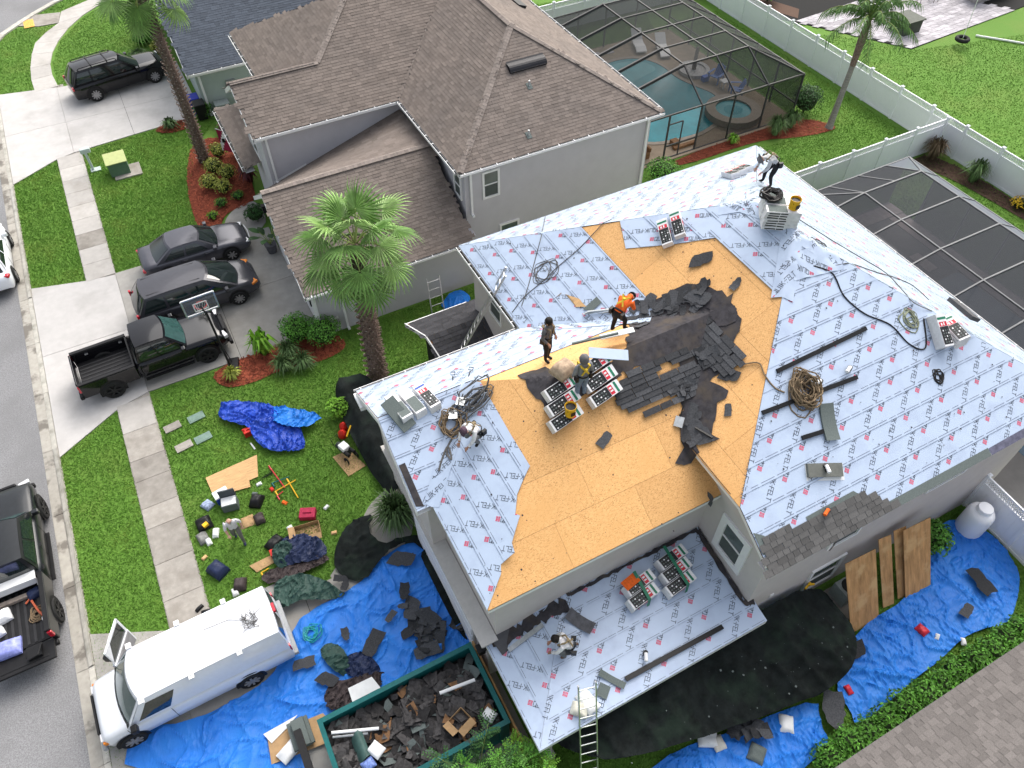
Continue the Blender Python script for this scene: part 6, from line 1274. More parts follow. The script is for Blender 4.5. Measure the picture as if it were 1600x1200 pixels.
# lower the work pickup's tailgate: a flat slab behind the bed
me = gate_o.data; q = MB(); q.b2(-3.5, -.88, .60, -2.87, .88, .685); q.b2(-3.38, -.7, .685, -3.3, .7, .70); gate_o.data = q.mesh('tailgate', M_black)
for o in list(C.objects):      # the load sits in the bed
    if o.parent is None and o is not lt and ('work pickup' in o.get('label', '') or 'open tailgate' in o.get('label', '')) and o.get('category') != 'pickup truck': o.location += Vector((.28, .35, 0))
# ------------------------------------------------------------------ tarpaulins and nets
PX = lambda pts, z=0: [tuple(G(x, y, z).xy) for x, y in pts]
cloth('tarpaulin', PX([(205, 1140), (300, 1130), (400, 1082), (440, 1040), (452, 1000), (475, 960), (555, 922), (600, 872), (638, 848), (662, 855), (672, 900), (692, 940), (722, 980), (738, 1015), (600, 1075), (500, 1122), (470, 1165), (480, 1215), (195, 1215)]), M_blue, 'big blue tarpaulin over the south driveway beside the dumpster', seed=3, amp=.11, fine=.03, cell=.055, base=.09)
cloth('tarpaulin', PX([(1462, 825), (1490, 812), (1540, 830), (1575, 868), (1592, 905), (1585, 950), (1572, 978), (1530, 985), (1500, 1000), (1465, 1035), (1430, 1060), (1380, 1105), (1335, 1138), (1328, 1110), (1300, 1080), (1325, 1040), (1335, 985), (1420, 935), (1445, 880)]), M_blue, 'large crumpled blue tarpaulin beside the propane tank', seed=8, amp=.12, fine=.035, cell=.055, k=1.2, base=.09)
cloth('tarpaulin', PX([(1275, 1093), (1280, 1130), (1296, 1165), (1262, 1195), (1240, 1215), (1000, 1215), (1060, 1170), (1130, 1150), (1200, 1120)]), M_blue, 'crumpled blue tarpaulin under the black net at the bottom edge', seed=12, amp=.11, fine=.035, cell=.055, k=1.2, base=.08)
cloth('tarpaulin', PX([(342, 642), (356, 628), (400, 632), (430, 640), (462, 645), (470, 668), (480, 700), (470, 706), (420, 708), (398, 690), (392, 672), (362, 664), (343, 655)], .1), M_bluep, 'crumpled violet blue tarpaulin in a heap on the front lawn', seed=21, amp=.2, fine=.045, cell=.045, mound=.28, k=1.8)
cloth('tarpaulin', PX([(405, 636), (440, 640), (508, 648), (486, 666), (470, 672), (440, 668), (420, 655)], .25), M_bluel, 'lighter blue tarpaulin flap on top of the violet heap', seed=22, amp=.16, fine=.04, cell=.045, mound=.2, k=1.8, base=.22)
cloth('tarpaulin', PX([(684, 485), (705, 462), (722, 456), (738, 470), (728, 485)]), M_bluel, 'small blue tarpaulin on the grass between the houses', seed=23, amp=.1, fine=.03, cell=.08, mound=.25)
cloth('green_tarp', PX([(432, 915), (455, 903), (490, 905), (520, 918), (548, 934), (500, 945), (470, 945), (448, 958), (430, 945)]), M_green, 'folded dark green tarpaulin behind the white van', seed=31, amp=.16, fine=.04, cell=.045, mound=.35, k=1.6)
cloth('green_tarp', PX([(498, 1020), (512, 1003), (535, 1012), (548, 1035), (545, 1060), (520, 1050)], .1), M_green, 'small green tarp bundle on the blue tarpaulin', seed=33, amp=.18, fine=.04, cell=.045, mound=.3, k=2)
cloth('dark_tarp', PX([(535, 1030), (565, 1018), (590, 1035), (600, 1060), (560, 1062), (540, 1055)], .1), M_navyt, 'dark blue grey tarp bundle on the blue tarpaulin', seed=34, amp=.18, fine=.04, cell=.045, mound=.25, k=2)
cloth('brown_tarp', PX([(505, 1085), (525, 1065), (545, 1065), (600, 1045), (603, 1070), (560, 1095), (540, 1110), (512, 1112)], .1), M_brownt, 'brown tarp bundle between the dumpster and the blue tarpaulin', seed=35, amp=.2, fine=.04, cell=.045, mound=.25, k=2)
cloth('black_mesh', PX([(520, 880), (535, 835), (560, 812), (588, 808), (575, 835), (600, 860), (628, 845), (665, 838), (672, 868), (640, 848), (600, 875), (570, 915), (535, 905)]), M_net, 'black mesh sheet heaped on the front path', seed=41, amp=.14, fine=.03, cell=.07, mound=.3, k=1.5, smooth=True)
cloth('black_mesh', PX([(655, 868), (678, 860), (690, 885), (702, 920), (724, 975), (738, 1012), (716, 990), (688, 940), (672, 905)]), M_net, 'black mesh sheet along the front wall beside the blue tarpaulin', seed=42, amp=.16, fine=.04, cell=.06, mound=.4, k=1.5, smooth=True)
cloth('dark_tarp', PX([(428, 870), (440, 842), (470, 838), (500, 842), (515, 862), (500, 880), (470, 885), (445, 890)]), M_navyt, 'navy tarp bundle among the bags on the lawn', seed=43, amp=.2, fine=.05, cell=.045, mound=.3, k=1.8)
cloth('green_tarp', PX([(425, 870), (432, 850), (455, 845), (465, 868), (450, 888), (432, 888)], .15), M_green, 'small green tarp beside the navy bundle on the lawn', seed=44, amp=.2, fine=.05, cell=.045, mound=.25, k=1.8, base=.15)
cloth('brown_tarp', PX([(405, 905), (430, 890), (470, 885), (510, 868), (518, 878), (470, 902), (425, 918)]), M_brownt, 'long brown grey cloth roll beside the navy bundle', seed=45, amp=.16, fine=.04, cell=.045, mound=.15, k=1.8)
def net_z(x, y):
    t = max(0, min(1, (y-1.6-.25*math.sin(x*.8))/3.1)); e = max(0, min(1, (13.6-x)/1.6))
    return (.15+1.6*t**.7)*(.35+.65*e)+.16*(1-abs(noise.noise(Vector((x*1.3+y*.5, y*.35, 8)))))**3+.25*noise.noise(Vector((x*.8, y*.8, 4)))
cloth('shrub_net', smooth_poly([(3.6, 4.3), (4.6, 3.4), (5.7, 3.1), (7.4, 2.75), (9.6, 2.45), (11.3, 2.15), (12.6, 2.35), (13.3, 3.0), (13.35, 3.9), (13.2, 4.75), (10.0, 4.75), (3.6, 4.6)], 1), M_net, 'big black shade net draped over shrubs below the porch roof', 'net', seed=51, amp=.1, fine=.03, cell=.07, zf=net_z, base=.02, smooth=True)
def net2_z(x, y): return .75+.25*noise.noise(Vector((x*1.1, y*1.1, 7)))-.55*max(0, 1-abs(x-2.35)/.5)
cloth('shrub_net', smooth_poly([(2.45, 20.1), (3.4, 20.2), (4.0, 19.3), (3.9, 17.4), (3.3, 14.9), (2.95, 14.2), (2.55, 14.4), (2.35, 16.4), (2.3, 18.2)], 1), M_net, 'black shade net over shrubs along the front house corner', 'net', seed=52, amp=.06, fine=.02, cell=.09, zf=net2_z, base=.02, smooth=True)
# scraps: one mesh per kind of scrap, dropped many times
def scrap_mesh(name, w_, l, curl, seed, m):
    rr = random.Random(seed); pts = []
    for k in range(14):
        a = 2*math.pi*k/14; c, s_ = math.cos(a), math.sin(a); m_ = max(abs(c)/(l/2), abs(s_)/(w_/2)); g_ = rr.uniform(.72, 1.08); pts.append((c/m_*g_, s_/m_*g_))
    q = sheet(pts, lambda x, y: curl*(x/l*2)**2+.004, max(w_, l)/4)
    n0 = len(q.v); q.v += [(x, y, z-.006) for x, y, z in q.v]; return q.mesh(name, m)
SCR = [scrap_mesh('loose_shingle', .18+.05*i, .35+.08*i, (.0, .04, .02, .06, .01, .03)[i], i, M_old) for i in range(6)]
def rscrap(p, normal, name='loose_shingle', me=None, parent=None, sc=1, off=.02, **t):
    n_ = Vector(normal).normalized(); Q = n_.to_track_quat('Z', 'Y').to_matrix().to_4x4(); M_ = Matrix.Translation(Vector(p)+n_*off) @ Q @ Matrix.Rotation(random.uniform(0, 6.28), 4, 'Z') @ Matrix.Rotation(random.uniform(-.12, .12), 4, 'X') @ Matrix.Scale(sc, 4)
    return inst(me or random.choice(SCR), name, parent, M_, **t)
def rnorm(x, y):
    e = .05; return Vector((roofz(x-e, y)-roofz(x+e, y), roofz(x, y-e)-roofz(x, y+e), 2*e)).normalized()
# ------------------------------------------------------------------ old roofing still on the ridge
RPX = lambda pts: [tuple(onroof(x, y).xy) for x, y in pts]
def jag(P, amp, step=.16, seed=0):
    rr = random.Random(seed); out = []
    for i in range(len(P)):
        a = Vector(P[i]); b = Vector(P[(i+1) % len(P)]); n = max(1, int((b-a).length/step))
        for k in range(n): p = a.lerp(b, k/n); out.append((p.x+rr.uniform(-amp, amp), p.y+rr.uniform(-amp, amp)))
    return out
def roof_patch(name, pts, m, label, seed=1, amp=.012, off=.03, jg=.06, cell=.12, fine=.01, cat='underlayment'):
    wf = wrinkle(seed, amp, fine); q = sheet(jag(RPX(pts), jg, .17, seed), lambda x, y: roofz(x, y)+off+wf(x, y), cell); return q.build(name, m, label=label, cat=cat)
patch1 = [(940, 575), (975, 545), (985, 500), (1020, 470), (1060, 455), (1085, 445), (1098, 452), (1125, 458), (1145, 465), (1152, 490), (1152, 520), (1145, 560), (1120, 590), (1100, 618), (1083, 590), (1055, 562), (1000, 572), (965, 592)]
roof_patch('old_underlayment', patch1, M_blackfelt, 'black old underlayment still lying over the roof ridge', 3, jg=.09)
roof_patch('old_underlayment', [(1040, 605), (1062, 590), (1078, 612), (1095, 598), (1130, 605), (1138, 615), (1120, 632), (1110, 680), (1122, 690), (1105, 698), (1090, 683), (1088, 708), (1072, 728), (1056, 725), (1064, 700), (1060, 660), (1066, 630)], M_blackfelt, 'torn black underlayment hanging down the valley', 4, jg=.07)
roof_patch('old_underlayment', [(808, 588), (850, 575), (875, 590), (960, 580), (975, 590), (930, 612), (905, 622), (885, 640), (850, 645), (853, 632), (832, 615)], M_blackfelt, 'black underlayment scrap under the worker with the yellow bucket', 5, jg=.05)
roof_patch('old_underlayment', [(1100, 470), (1150, 480), (1150, 505), (1118, 515)], M_blackfelt, 'black underlayment flap at the valley top', 6, off=.05, jg=.06)
# rows of old shingles on the south side of the ridge
og = thing('old_shingles', 'remaining rows of old black shingles on the roof ridge', 'shingles', (9.5, 10.6, 7.6))
for r in range(9):
    v = 2.35+r*.125; u = 8.2+.25*abs(r-4)/2+random.uniform(0, .3); stop = 11.1+.06*r-.2*(r % 3)
    while u < stop:
        w_ = random.uniform(.3, .75)
        if random.random() < .93:
            q = MB(); h = .012+.006*random.random(); q.hexa([tuple(FS.P(a, b, o_)) for a, b, o_ in ((u, v, .06), (u+w_-.02, v, .06), (u+w_-.02, v+.15, .06), (u, v+.15, .06), (u, v, .075+h), (u+w_-.02, v, .075+h), (u+w_-.02, v+.15, .066), (u, v+.15, .066))]); q.build('shingle', M_old, og)
        u += w_
for r in range(5):
    v = 3.75+.0*r; 
    for i in range(4):
        u = -11.2+i*.5+random.uniform(-.05, .05)+.15*(r % 2); vv = 3.2+r*.14; q = MB(); q.hexa([tuple(PW.P(a, b, o_)) for a, b, o_ in ((u, vv, .06), (u+.46, vv, .06), (u+.46, vv+.16, .06), (u, vv+.16, .06), (u, vv, .085), (u+.46, vv, .085), (u+.46, vv+.16, .068), (u, vv+.16, .068))]); q.build('shingle', M_old, og)
lab = 'loose torn black shingle in the heap along the roof ridge'
for i in range(38):
    t = random.random()**1.2; px = 988+120*t+random.uniform(-10, 10); py = 500-38*t+random.uniform(-16, 14); p = onroof(px, py); rscrap((p.x, p.y, roofz(p.x, p.y)), rnorm(p.x, p.y), sc=random.uniform(.65, 1.15), off=.04+.05*random.random(), label=lab, cat='shingle', group='loose torn shingles on the ridge')
lab = 'loose torn black shingle in the heap at the roof valley'
for i in range(18):
    px, py = random.choice(((1062, 612), (1085, 615), (1095, 560), (1120, 560), (1080, 640), (1085, 685), (1105, 550))); p = onroof(px+random.uniform(-16, 16), py+random.uniform(-12, 12)); rscrap((p.x, p.y, roofz(p.x, p.y)), rnorm(p.x, p.y), sc=random.uniform(.8, 1.3), off=.04+.05*random.random(), label=lab, cat='shingle', group='loose torn shingles at the valley')
for px, py, sc, lab in ((1096, 407, 1, 'lone dark shingle scrap near the top of the bare sheathing'), (1150, 446, .8, 'dark scrap right of the torn shingle heap'), (945, 686, .8, 'lone flat grey shingle in the middle of the bare sheathing'), (1138, 640, .6, 'small dark scrap right of the hanging underlayment'), (968, 605, .6, 'small dark scrap under the bundle stack'), (1140, 588, .8, 'dark scrap at the foot of the torn shingle heap'), (1110, 780, .9, 'brown scrap caught at the rake edge')):
    p = onroof(px, py); rscrap((p.x, p.y, roofz(p.x, p.y)), rnorm(p.x, p.y), sc=sc, off=.03, label=lab, cat='shingle')
roof_patch('grey_felt_scrap', [(876, 478), (905, 470), (916, 482), (890, 498), (868, 492)], M_ply, 'pale board scrap with a dark stain behind the orange shirted worker', 9, off=.06, jg=.01, cat='board'); roof_patch('grey_felt_scrap', [(885, 480), (897, 477), (893, 488), (884, 492)], M_blackfelt, 'dark felt scrap lying on the pale board', 10, off=.10, jg=.01, cat='felt'); roof_patch('grey_felt_scrap', [(910, 486), (932, 466), (940, 475), (925, 488)], M_slip, 'grey shingle sheet beside the pale board', 11, off=.06, jg=.005, cat='shingle'); roof_patch('grey_felt_scrap', [(862, 475), (878, 468), (874, 480)], M_blackfelt, 'small black felt corner left of the pale board', 12, off=.05, jg=.01, cat='felt')
q = MB()
for i in range(6): p0 = onroof(902+i*3, 499-i*1.2); p1 = onroof(962+random.uniform(-6, 4), 488+random.uniform(-4, 5)); q.bar(p0+Vector((0, 0, .07+.02*i)), p1+Vector((0, 0, .06+.02*i)), .06, .03)
q.build('metal_strip_pile', M_galv, label='pile of black and grey metal strips behind the orange shirted worker', cat='metal')
# ------------------------------------------------------------------ shingle bundles
M_wr = mat('wrap_red', (.55, .03, .05), .35, var=.25, scale=9); M_wk = mat('wrap_black', (.02, .02, .022), .35, var=.3, scale=12); M_ww = mat('wrap_white', (.70, .70, .71), .35, var=.1, scale=9); M_wg = mat('wrap_green', (.02, .16, .09), .4, var=.2); M_wb = mat('wrap_blue', (.05, .10, .38), .35, var=.4, scale=14)
def bundle_mesh(kind):
    q = MB(); L_, W_, H_ = .98, .34, .085; q.hexa([(-L_/2, -W_/2, 0), (L_/2, -W_/2, 0), (L_/2, W_/2, 0), (-L_/2, W_/2, 0), (-L_/2+.015, -W_/2+.01, H_), (L_/2-.015, -W_/2+.01, H_), (L_/2-.015, W_/2-.01, H_), (-L_/2+.015, W_/2-.01, H_)], 0); z = H_+.003
    def r(x0, y0, x1, y1, mi, zz=z): q.poly([(x0, y0, zz), (x1, y0, zz), (x1, y1, zz), (x0, y1, zz)], mi)
    r(-.42, -.15, .10, .15, 3 if kind == 'w' else 1); r(.11, -.13, .24, .13, 0 if kind == 'w' else 2); r(.31, -.15, .38, .15, 0 if kind == 'w' else 4 if kind != 'b' else 5); rr = random.Random(3)
    for i in range(0 if kind == 'w' else 5):
        for j in range(3): r(-.38+i*.085, -.12+j*.085, -.335+i*.085, -.085+j*.085, 3 if (i+j) % 3 else 0, z+.002)
    r(.13, -.05, .22, -.01, 0, z+.002); r(.13, .03, .21, .08, 0, z+.002)
    ys_ = -W_/2-.002
    for x0, x1, mi in ((-.40, -.1, 1), (-.08, .12, 1 if kind == 'w' else 2)): q.poly([(x0, ys_, .015), (x1, ys_, .015), (x1, ys_+.006, .05), (x0, ys_+.006, .05)], mi)
    return q.mesh('shingle_bundle', [M_ww, M_wk, M_wr, M_slip, M_wg, M_wb])
BUN = bundle_mesh('r'); BUNw = bundle_mesh('w'); BUNb = bundle_mesh('b')
def bundle(x, y, zf, az, layer, label, group, me=None, tilt=True, dz=0):
    n_ = rnorm(x, y) if zf is roofz else Vector((0, -.2, 1)).normalized() if zf is porchz else Vector((0, 0, 1))
    X = Vector((math.cos(az), math.sin(az), 0)); X = (X-n_*X.dot(n_)).normalized(); Y = n_.cross(X); p = Vector((x, y, zf(x, y)))+n_*(.045+layer*.088+dz)
    return inst(me or BUN, 'shingle_bundle', None, Matrix(((X.x, Y.x, n_.x, p.x), (X.y, Y.y, n_.y, p.y), (X.z, Y.z, n_.z, p.z), (0, 0, 0, 1))), label=label, cat='shingle bundle', group=group)
def flat_stack(c, n, lay, az, label, group, sp=.36, zf=None, me=None):
    # stacks across a ridge are levelled
    for i in range(n):
        for l in range(lay[i] if hasattr(lay, '__len__') else lay):
            x = c[0]-math.sin(az)*(i-(n-1)/2)*sp+random.uniform(-.02, .02); y = c[1]+math.cos(az)*(i-(n-1)/2)*sp+random.uniform(-.02, .02)
            inst(me or BUN, 'shingle_bundle', None, Matrix.Translation((x, y, c[2]+.088*l)) @ Matrix.Rotation(az+random.uniform(-.06, .06), 4, 'Z'), label=label, cat='shingle bundle', group=group)
flat_stack((14.95, 12.15, 9.50), 3, (7, 7, 6), R_(-35), 'white wrapped shingle bundle in the tall stack under the yellow bucket', 'tall bundle stack on the upper ridge', me=BUNw)
for i in range(2):
    for l in range(2): bundle(12.75+.02*i+i*.36, 14.2-.36*i*.15, roofz, R_(62), l, 'shingle bundle in the pair lying near the upper hip', 'pair of bundles on the hip')
for i in range(3):
    for l in range(2): bundle(17.15+.38*i, 16.35+.1*i, roofz, R_(75), l, 'shingle bundle beside the worker in the grey hat', 'bundles at the far roof corner')
for l in range(4): bundle(17.75, 7.75, roofz, R_(80), l, 'red and white bundle at the east hip beside the coiled hose', 'bundles at the east hip')
for l in range(4): inst(BUN, 'shingle_bundle', None, Matrix.Translation((18.25, 7.55, 7.28+.088*l)) @ Matrix.Rotation(R_(78), 4, 'Z') @ Matrix.Rotation(-.35, 4, 'X'), label='white bundle under the grey shingles at the east hip', cat='shingle bundle', group='bundles at the east hip edge')
# stacks on the front ridge around the worker with the bucket
for i in range(3):
    for l in range(3): bundle(6.75+.0*i+i*.36*.3, 10.1+i*.34, roofz, R_(12), l, 'shingle bundle under the yellow bucket on the front ridge', 'bundles left of the front ridge worker')
for i in range(3):
    for l in range(3): bundle(8.05+.05*i, 10.25+i*.36, roofz, R_(12), l, 'shingle bundle right of the grey hooded worker', 'bundles right of the front ridge worker')
# porch bundles
for i in range(2):
    for l in range(4): bundle(7.35+.1*i, 6.35+i*.36, porchz, R_(8), l, 'shingle bundle in the left pile on the porch roof', 'left bundle pile on the porch roof', dz=.02)
for i in range(3):
    for l in range(4): bundle(8.5+.1*i, 6.2+i*.36, porchz, R_(8), l, 'shingle bundle in the right pile on the porch roof', 'right bundle pile on the porch roof', dz=.02)
q = MB(); x0 = 7.35; M_strap = M_wg
for nm, (x, y0, y1) in (('first', (7.42, 6.1, 6.95)), ('second', (8.62, 5.95, 7.2))):
    q = MB(); zt = porchz(x, (y0+y1)/2)+.45; q.poly([(x-.05, y0, zt-.06), (x+.05, y0, zt-.06), (x+.07, y1, zt+.10), (x-.03, y1, zt+.10)]); q.poly([(x-.05, y0-.02, porchz(x, y0)+.06), (x+.05, y0-.02, porchz(x, y0)+.06), (x+.05, y0, zt-.06), (x-.05, y0, zt-.06)]); q.build('pallet_strap', M_strap, label='green strap over the %s bundle pile on the porch roof' % ('left' if nm == 'first' else 'right'), cat='strap')
q = MB(); q.box((7.2, 6.75, porchz(7.2, 6.75)+.46), (.5, .3, .012), .2); q.build('orange_sheet', M_orange, label='orange bag on the left bundle pile of the porch roof', cat='bag')
# blue bundle set on the street gable
for i, (x, y, lb) in enumerate(((3.15, 12.85, 0), (3.55, 12.85, 0), (3.98, 12.85, 1))):
    for l in range(3): inst(BUNb if lb else BUNw, 'shingle_bundle', None, Matrix.Translation((x, y, 6.72+.088*l)) @ Matrix.Rotation(R_(100), 4, 'Z'), label=('white bundle at the street gable, nearest the edge', 'white bundle in the middle of the street gable', 'blue and white bundle on the street gable')[i], cat='shingle bundle', group=('gable bundles outer', 'gable bundles middle', 'gable bundles blue')[i])
def slab_strip(name, px, l, w_, az, m, label, cat, zf=roofz, h=.03, bend=0, top=None, lift=.05):
    p = onroof(*px) if zf is roofz else onporch(*px); n_ = rnorm(p.x, p.y) if zf is roofz else Vector((0, -.2, 1)).normalized(); X = Vector((math.cos(az), math.sin(az), 0)); X = (X-n_*X.dot(n_)).normalized(); Y = n_.cross(X); q = MB(); N = 8
    for sgn in range(1):
        def f(a, b, o): return p+X*(a-.5)*l+Y*(b-.5)*w_+n_*(lift+o+bend*(2*a-1)**2)
        q.grid(lambda a, b: f(a, b, h), N, 2); q.grid(lambda a, b: f(1-a, b, 0), N, 2); q.grid(lambda a, b: f(a, 0, h*b), N, 1); q.grid(lambda a, b: f(1-a, 1, h*b), N, 1); q.grid(lambda a, b: f(0, 1-a, h*b), 1, 1); q.grid(lambda a, b: f(1, a, h*b), 1, 1)
    return q.build(name, m, label=label, cat=cat)
slab_strip('grey_shingle', (622, 648), 1.0, .42, R_(105), M_slip, 'dark green grey shingle slab at the street gable edge', 'shingle', h=.09); slab_strip('grey_shingle', (1292, 660), 1.0, .42, R_(75), M_slip, 'grey shingle strips laid up the south slope', 'shingle', h=.05, bend=.05); slab_strip('grey_shingle', (1285, 735), 1.05, .36, R_(-25), mat('shingle_olive', (.15, .155, .14), .9, var=.15), 'olive grey shingle bundle on the south slope', 'shingle', h=.09); slab_strip('paper_sheet', (1287, 738), 1.15, .44, R_(-25), M_paper, 'white paper under the olive grey shingle bundle', 'paper', h=.01, lift=.04); slab_strip('grey_shingle', (1488, 502), .95, .45, R_(78), mat('shingle_dark_grey', (.09, .09, .095), .9, var=.15), 'dark grey shingles on top of the east hip bundles', 'shingle', h=.12, lift=.38)
slab_strip('white_wrap_sheet', (968, 540), .95, .4, R_(-28), M_paper, 'white wrapper sheet on the bundles on the front ridge', 'wrapper', h=.02, lift=.36); slab_strip('blue_felt_roll', (945, 560), 1.1, .3, R_(-28), M_felt, 'pale blue felt offcut on the front ridge bundles', 'felt', h=.03, lift=.33); slab_strip('roof_vent_strip', (935, 552), 1.3, .1, R_(-28), M_slip, 'dark grey vent strip on the front ridge bundles', 'vent', h=.05, lift=.42)
q = sack('cloth_sack', (7.2, 10.95, roofz(7.2, 10.95)+.3), (.6, .5, .3), .3, mat('sack_tan', (.36, .27, .19), .9, var=.3, scale=9), 'tan cloth sack on the front ridge bundles behind the yellow bucket', 'sack', 9)
p = onroof(1160, 270); q = MB(); q.tube([p+Vector((-.1, -.2, .12)), p+Vector((1.1, .35, .06))], .11, 12); q.build('felt_roll', M_felt, label='rolled felt at the far roof corner by the bundles', cat='roll')
for (x0, y0), (x1, y1), lab in (((1213, 583), (1352, 516), 'upper black ridge vent strip lying on the south slope'), ((1190, 648), (1338, 592), 'middle black ridge vent strip beside the rope heap'), ((1252, 687), (1300, 672), 'short black vent strip under the grey shingles')):
    a, b = onroof(x0, y0), onroof(x1, y1); q = MB(); q.bar(a+Vector((0, 0, .08)), b+Vector((0, 0, .08)), .12, .05, up=tuple(rnorm(a.x, a.y))); q.build('ridge_vent', M_black, label=lab, cat='vent strip')
for (x0, y0), (x1, y1), lab in (((977, 1063), (1128, 981), 'black ridge vent strip on the porch roof'), ((795, 1018), (848, 978), 'dark metal strip leaning at the porch roof corner')):
    a, b = onporch(x0, y0), onporch(x1, y1); q = MB(); q.bar(a+Vector((0, 0, .09)), b+Vector((0, 0, .09)), .13, .05); q.build('ridge_vent', M_black if x0 > 900 else M_galv, label=lab, cat='vent strip')
# buckets
def bucket(loc, label, r=.15, h=.37):
    o = thing('bucket', label, 'bucket', loc); q = MB(); q.lathe([(.001, 0), (r*.87, 0), (r, h), (r*1.06, h), (r*1.06, h-.03), (r*.94, h-.02), (r*.85, .05), (.001, .05)], 20); q.build('pail', M_yel, o, world=False); q = MB(); q.lathe([(r*.93, h-.06), (.001, h-.05)], 16); q.build('contents', M_black, o, world=False)
    q = MB(); q.tube([(r*math.cos(a), -r*.3-.04, h-.06-.09*math.sin(a)) for a in np.linspace(0, math.pi, 9)], .006, 4); q.build('handle', M_black, o, world=False)
    q = MB(); q.b2(-.07, -r*1.0-.004, .1, .07, -r*.99, .24); q.build('print', M_black, o, world=False); return o
bucket((15.0, 11.75, 10.07), 'yellow bucket on the tall bundle stack at the upper ridge'); bucket((6.85, 9.95, roofz(6.85, 10.1)+.32), 'yellow bucket beside the grey hooded worker on the front ridge')
coil('hose_heap', (14.85, 12.5, 10.1), .3, 9, .03, M_hose, 'black hose heaped on the tall bundle stack', 'hose', 3, .12)
# ropes, hoses and cords on the roof
def rope(name, pts, r, m, label, cat='rope', f=onroof, lift=.05, sub=6):
    P = [f(*p)+Vector((0, 0, lift)) for p in pts]; out = []
    for i in range(len(P)-1):
        a, b, c_, d = P[max(i-1, 0)], P[i], P[i+1], P[min(i+2, len(P)-1)]
        for k in range(sub): t = k/sub; out.append(.5*((2*b)+(c_-a)*t+(2*a-5*b+4*c_-d)*t*t+(3*b-a-3*c_+d)*t**3))
    out.append(P[-1]); 
    if f is onroof: out = [Vector((p.x, p.y, max(p.z, roofz(p.x, p.y)+lift))) for p in out]
    q = MB(); q.tube(out, r, 5); return q.build(name, m, label=label, cat=cat)
rope('air_hose', [(1270, 418), (1300, 430), (1318, 465), (1350, 492), (1390, 510), (1420, 540), (1445, 545), (1442, 500)], .022, M_hose, 'black air hose curving down the east hip to the bundles', 'hose')
coil('hose_coil', (17.15, 6.75, 0), .2, 4, .022, M_hose, 'small black hose loop on the south slope', 'hose', 5, .03, roofz)
rope('safety_rope', [(1248, 345), (1300, 378), (1340, 402), (1385, 430), (1420, 470), (1455, 488)], .014, M_ropeg, 'thin grey safety rope along the east slope', lift=.05); rope('safety_rope', [(1300, 418), (1370, 428), (1420, 445), (1450, 470)], .014, M_ropeg, 'thin grey rope crossing the east hip', lift=.05)
coil('rope_coil', (17.15, 8.3, 0), .3, 8, .018, mat('rope_green', (.23, .25, .18), .9, var=.3), 'grey green rope coil beside the east hip bundles', seed=6, zf=roofz); coil('rope_coil', (15.7, 11.0, 0), .3, 3, .012, M_ropeg, 'thin grey cord loops on the upper east slope', seed=7, zf=roofz)
coil('rope_heap', (12.85, 7.75, 0), .42, 26, .022, M_rope, 'big tan rope heap on the south slope', seed=8, zf=roofz, flat=.3)
rope('safety_rope', [(1160, 572), (1185, 570), (1195, 590), (1210, 608), (1225, 615)], .022, M_rope, 'tan rope trailing from the rope heap across the hip')
rope('safety_rope', [(955, 345), (905, 390), (870, 420), (850, 440), (820, 465), (800, 490)], .014, M_ropeg, 'thin grey rope running down the northwest slope'); rope('safety_rope', [(852, 340), (846, 370), (838, 400), (825, 450), (815, 480)], .014, M_ropeg, 'thin grey rope hanging straight down the northwest slope')
coil('rope_coil', (9.6, 16.3, 0), .45, 5, .014, M_ropeg, 'thin grey rope loops in the middle of the northwest slope', seed=9, zf=roofz)
rope('safety_rope', [(1090, 712), (1102, 750), (1112, 775), (1130, 800)], .012, M_hose, 'thin black cord hanging over the rake edge')
rope('air_hose', [(1168, 770), (1150, 800)], .015, M_hose, 'short black hose at the rake', 'hose') if False else None
rope('air_hose', [(1298, 800), (1310, 805), (1312, 830), (1304, 850), (1295, 862)], .015, M_hose, 'thin black air hose of the orange nail gun', 'hose')
q = MB(); pts = [G(*p, z) for p, z in (((1295, 862), 5.9), ((1280, 880), 5.2), ((1240, 895), 4.6), ((1200, 895), 4.4), ((1150, 860), 4.6), ((1125, 820), 5.2), ((1112, 790), 5.9))]
# white nail guns
def nail_gun(p, az, label, m=M_white):
    o = thing('nail_gun', label, 'nail gun', p, az); q = MB(); q.tube([(-.12, 0, .14), (.1, 0, .14)], .05, 10); q.build('cylinder', m, o, world=False); q = MB(); q.b2(-.02, -.025, .0, .05, .025, .12); q.build('grip', M_black, o, world=False); q = MB(); q.tube([(.13, 0, .0), (.13, 0, .12)], .065, 12); q.build('magazine', M_black, o, world=False); return o
pg = onroof(1288, 806); nail_gun(pg+Vector((0, 0, .06)), .4, 'orange and black nail gun above the new shingles', M_orange); pg = onroof(1288, 742); nail_gun(pg+Vector((0, 0, .16)), 1.2, 'white nail gun on the olive grey shingle bundle'); pg = onroof(1322, 585); nail_gun(pg+Vector((0, 0, .08)), .4, 'white nail gun above the middle vent strip'); pg = onporch(1008, 1030); nail_gun(pg+Vector((0, 0, .05)), 1.0, 'white and black nail gun on the porch roof'); pg = onroof(1275, 605); nail_gun(pg+Vector((0, 0, .07)), .2, 'small white nail gun beside the tan rope heap')
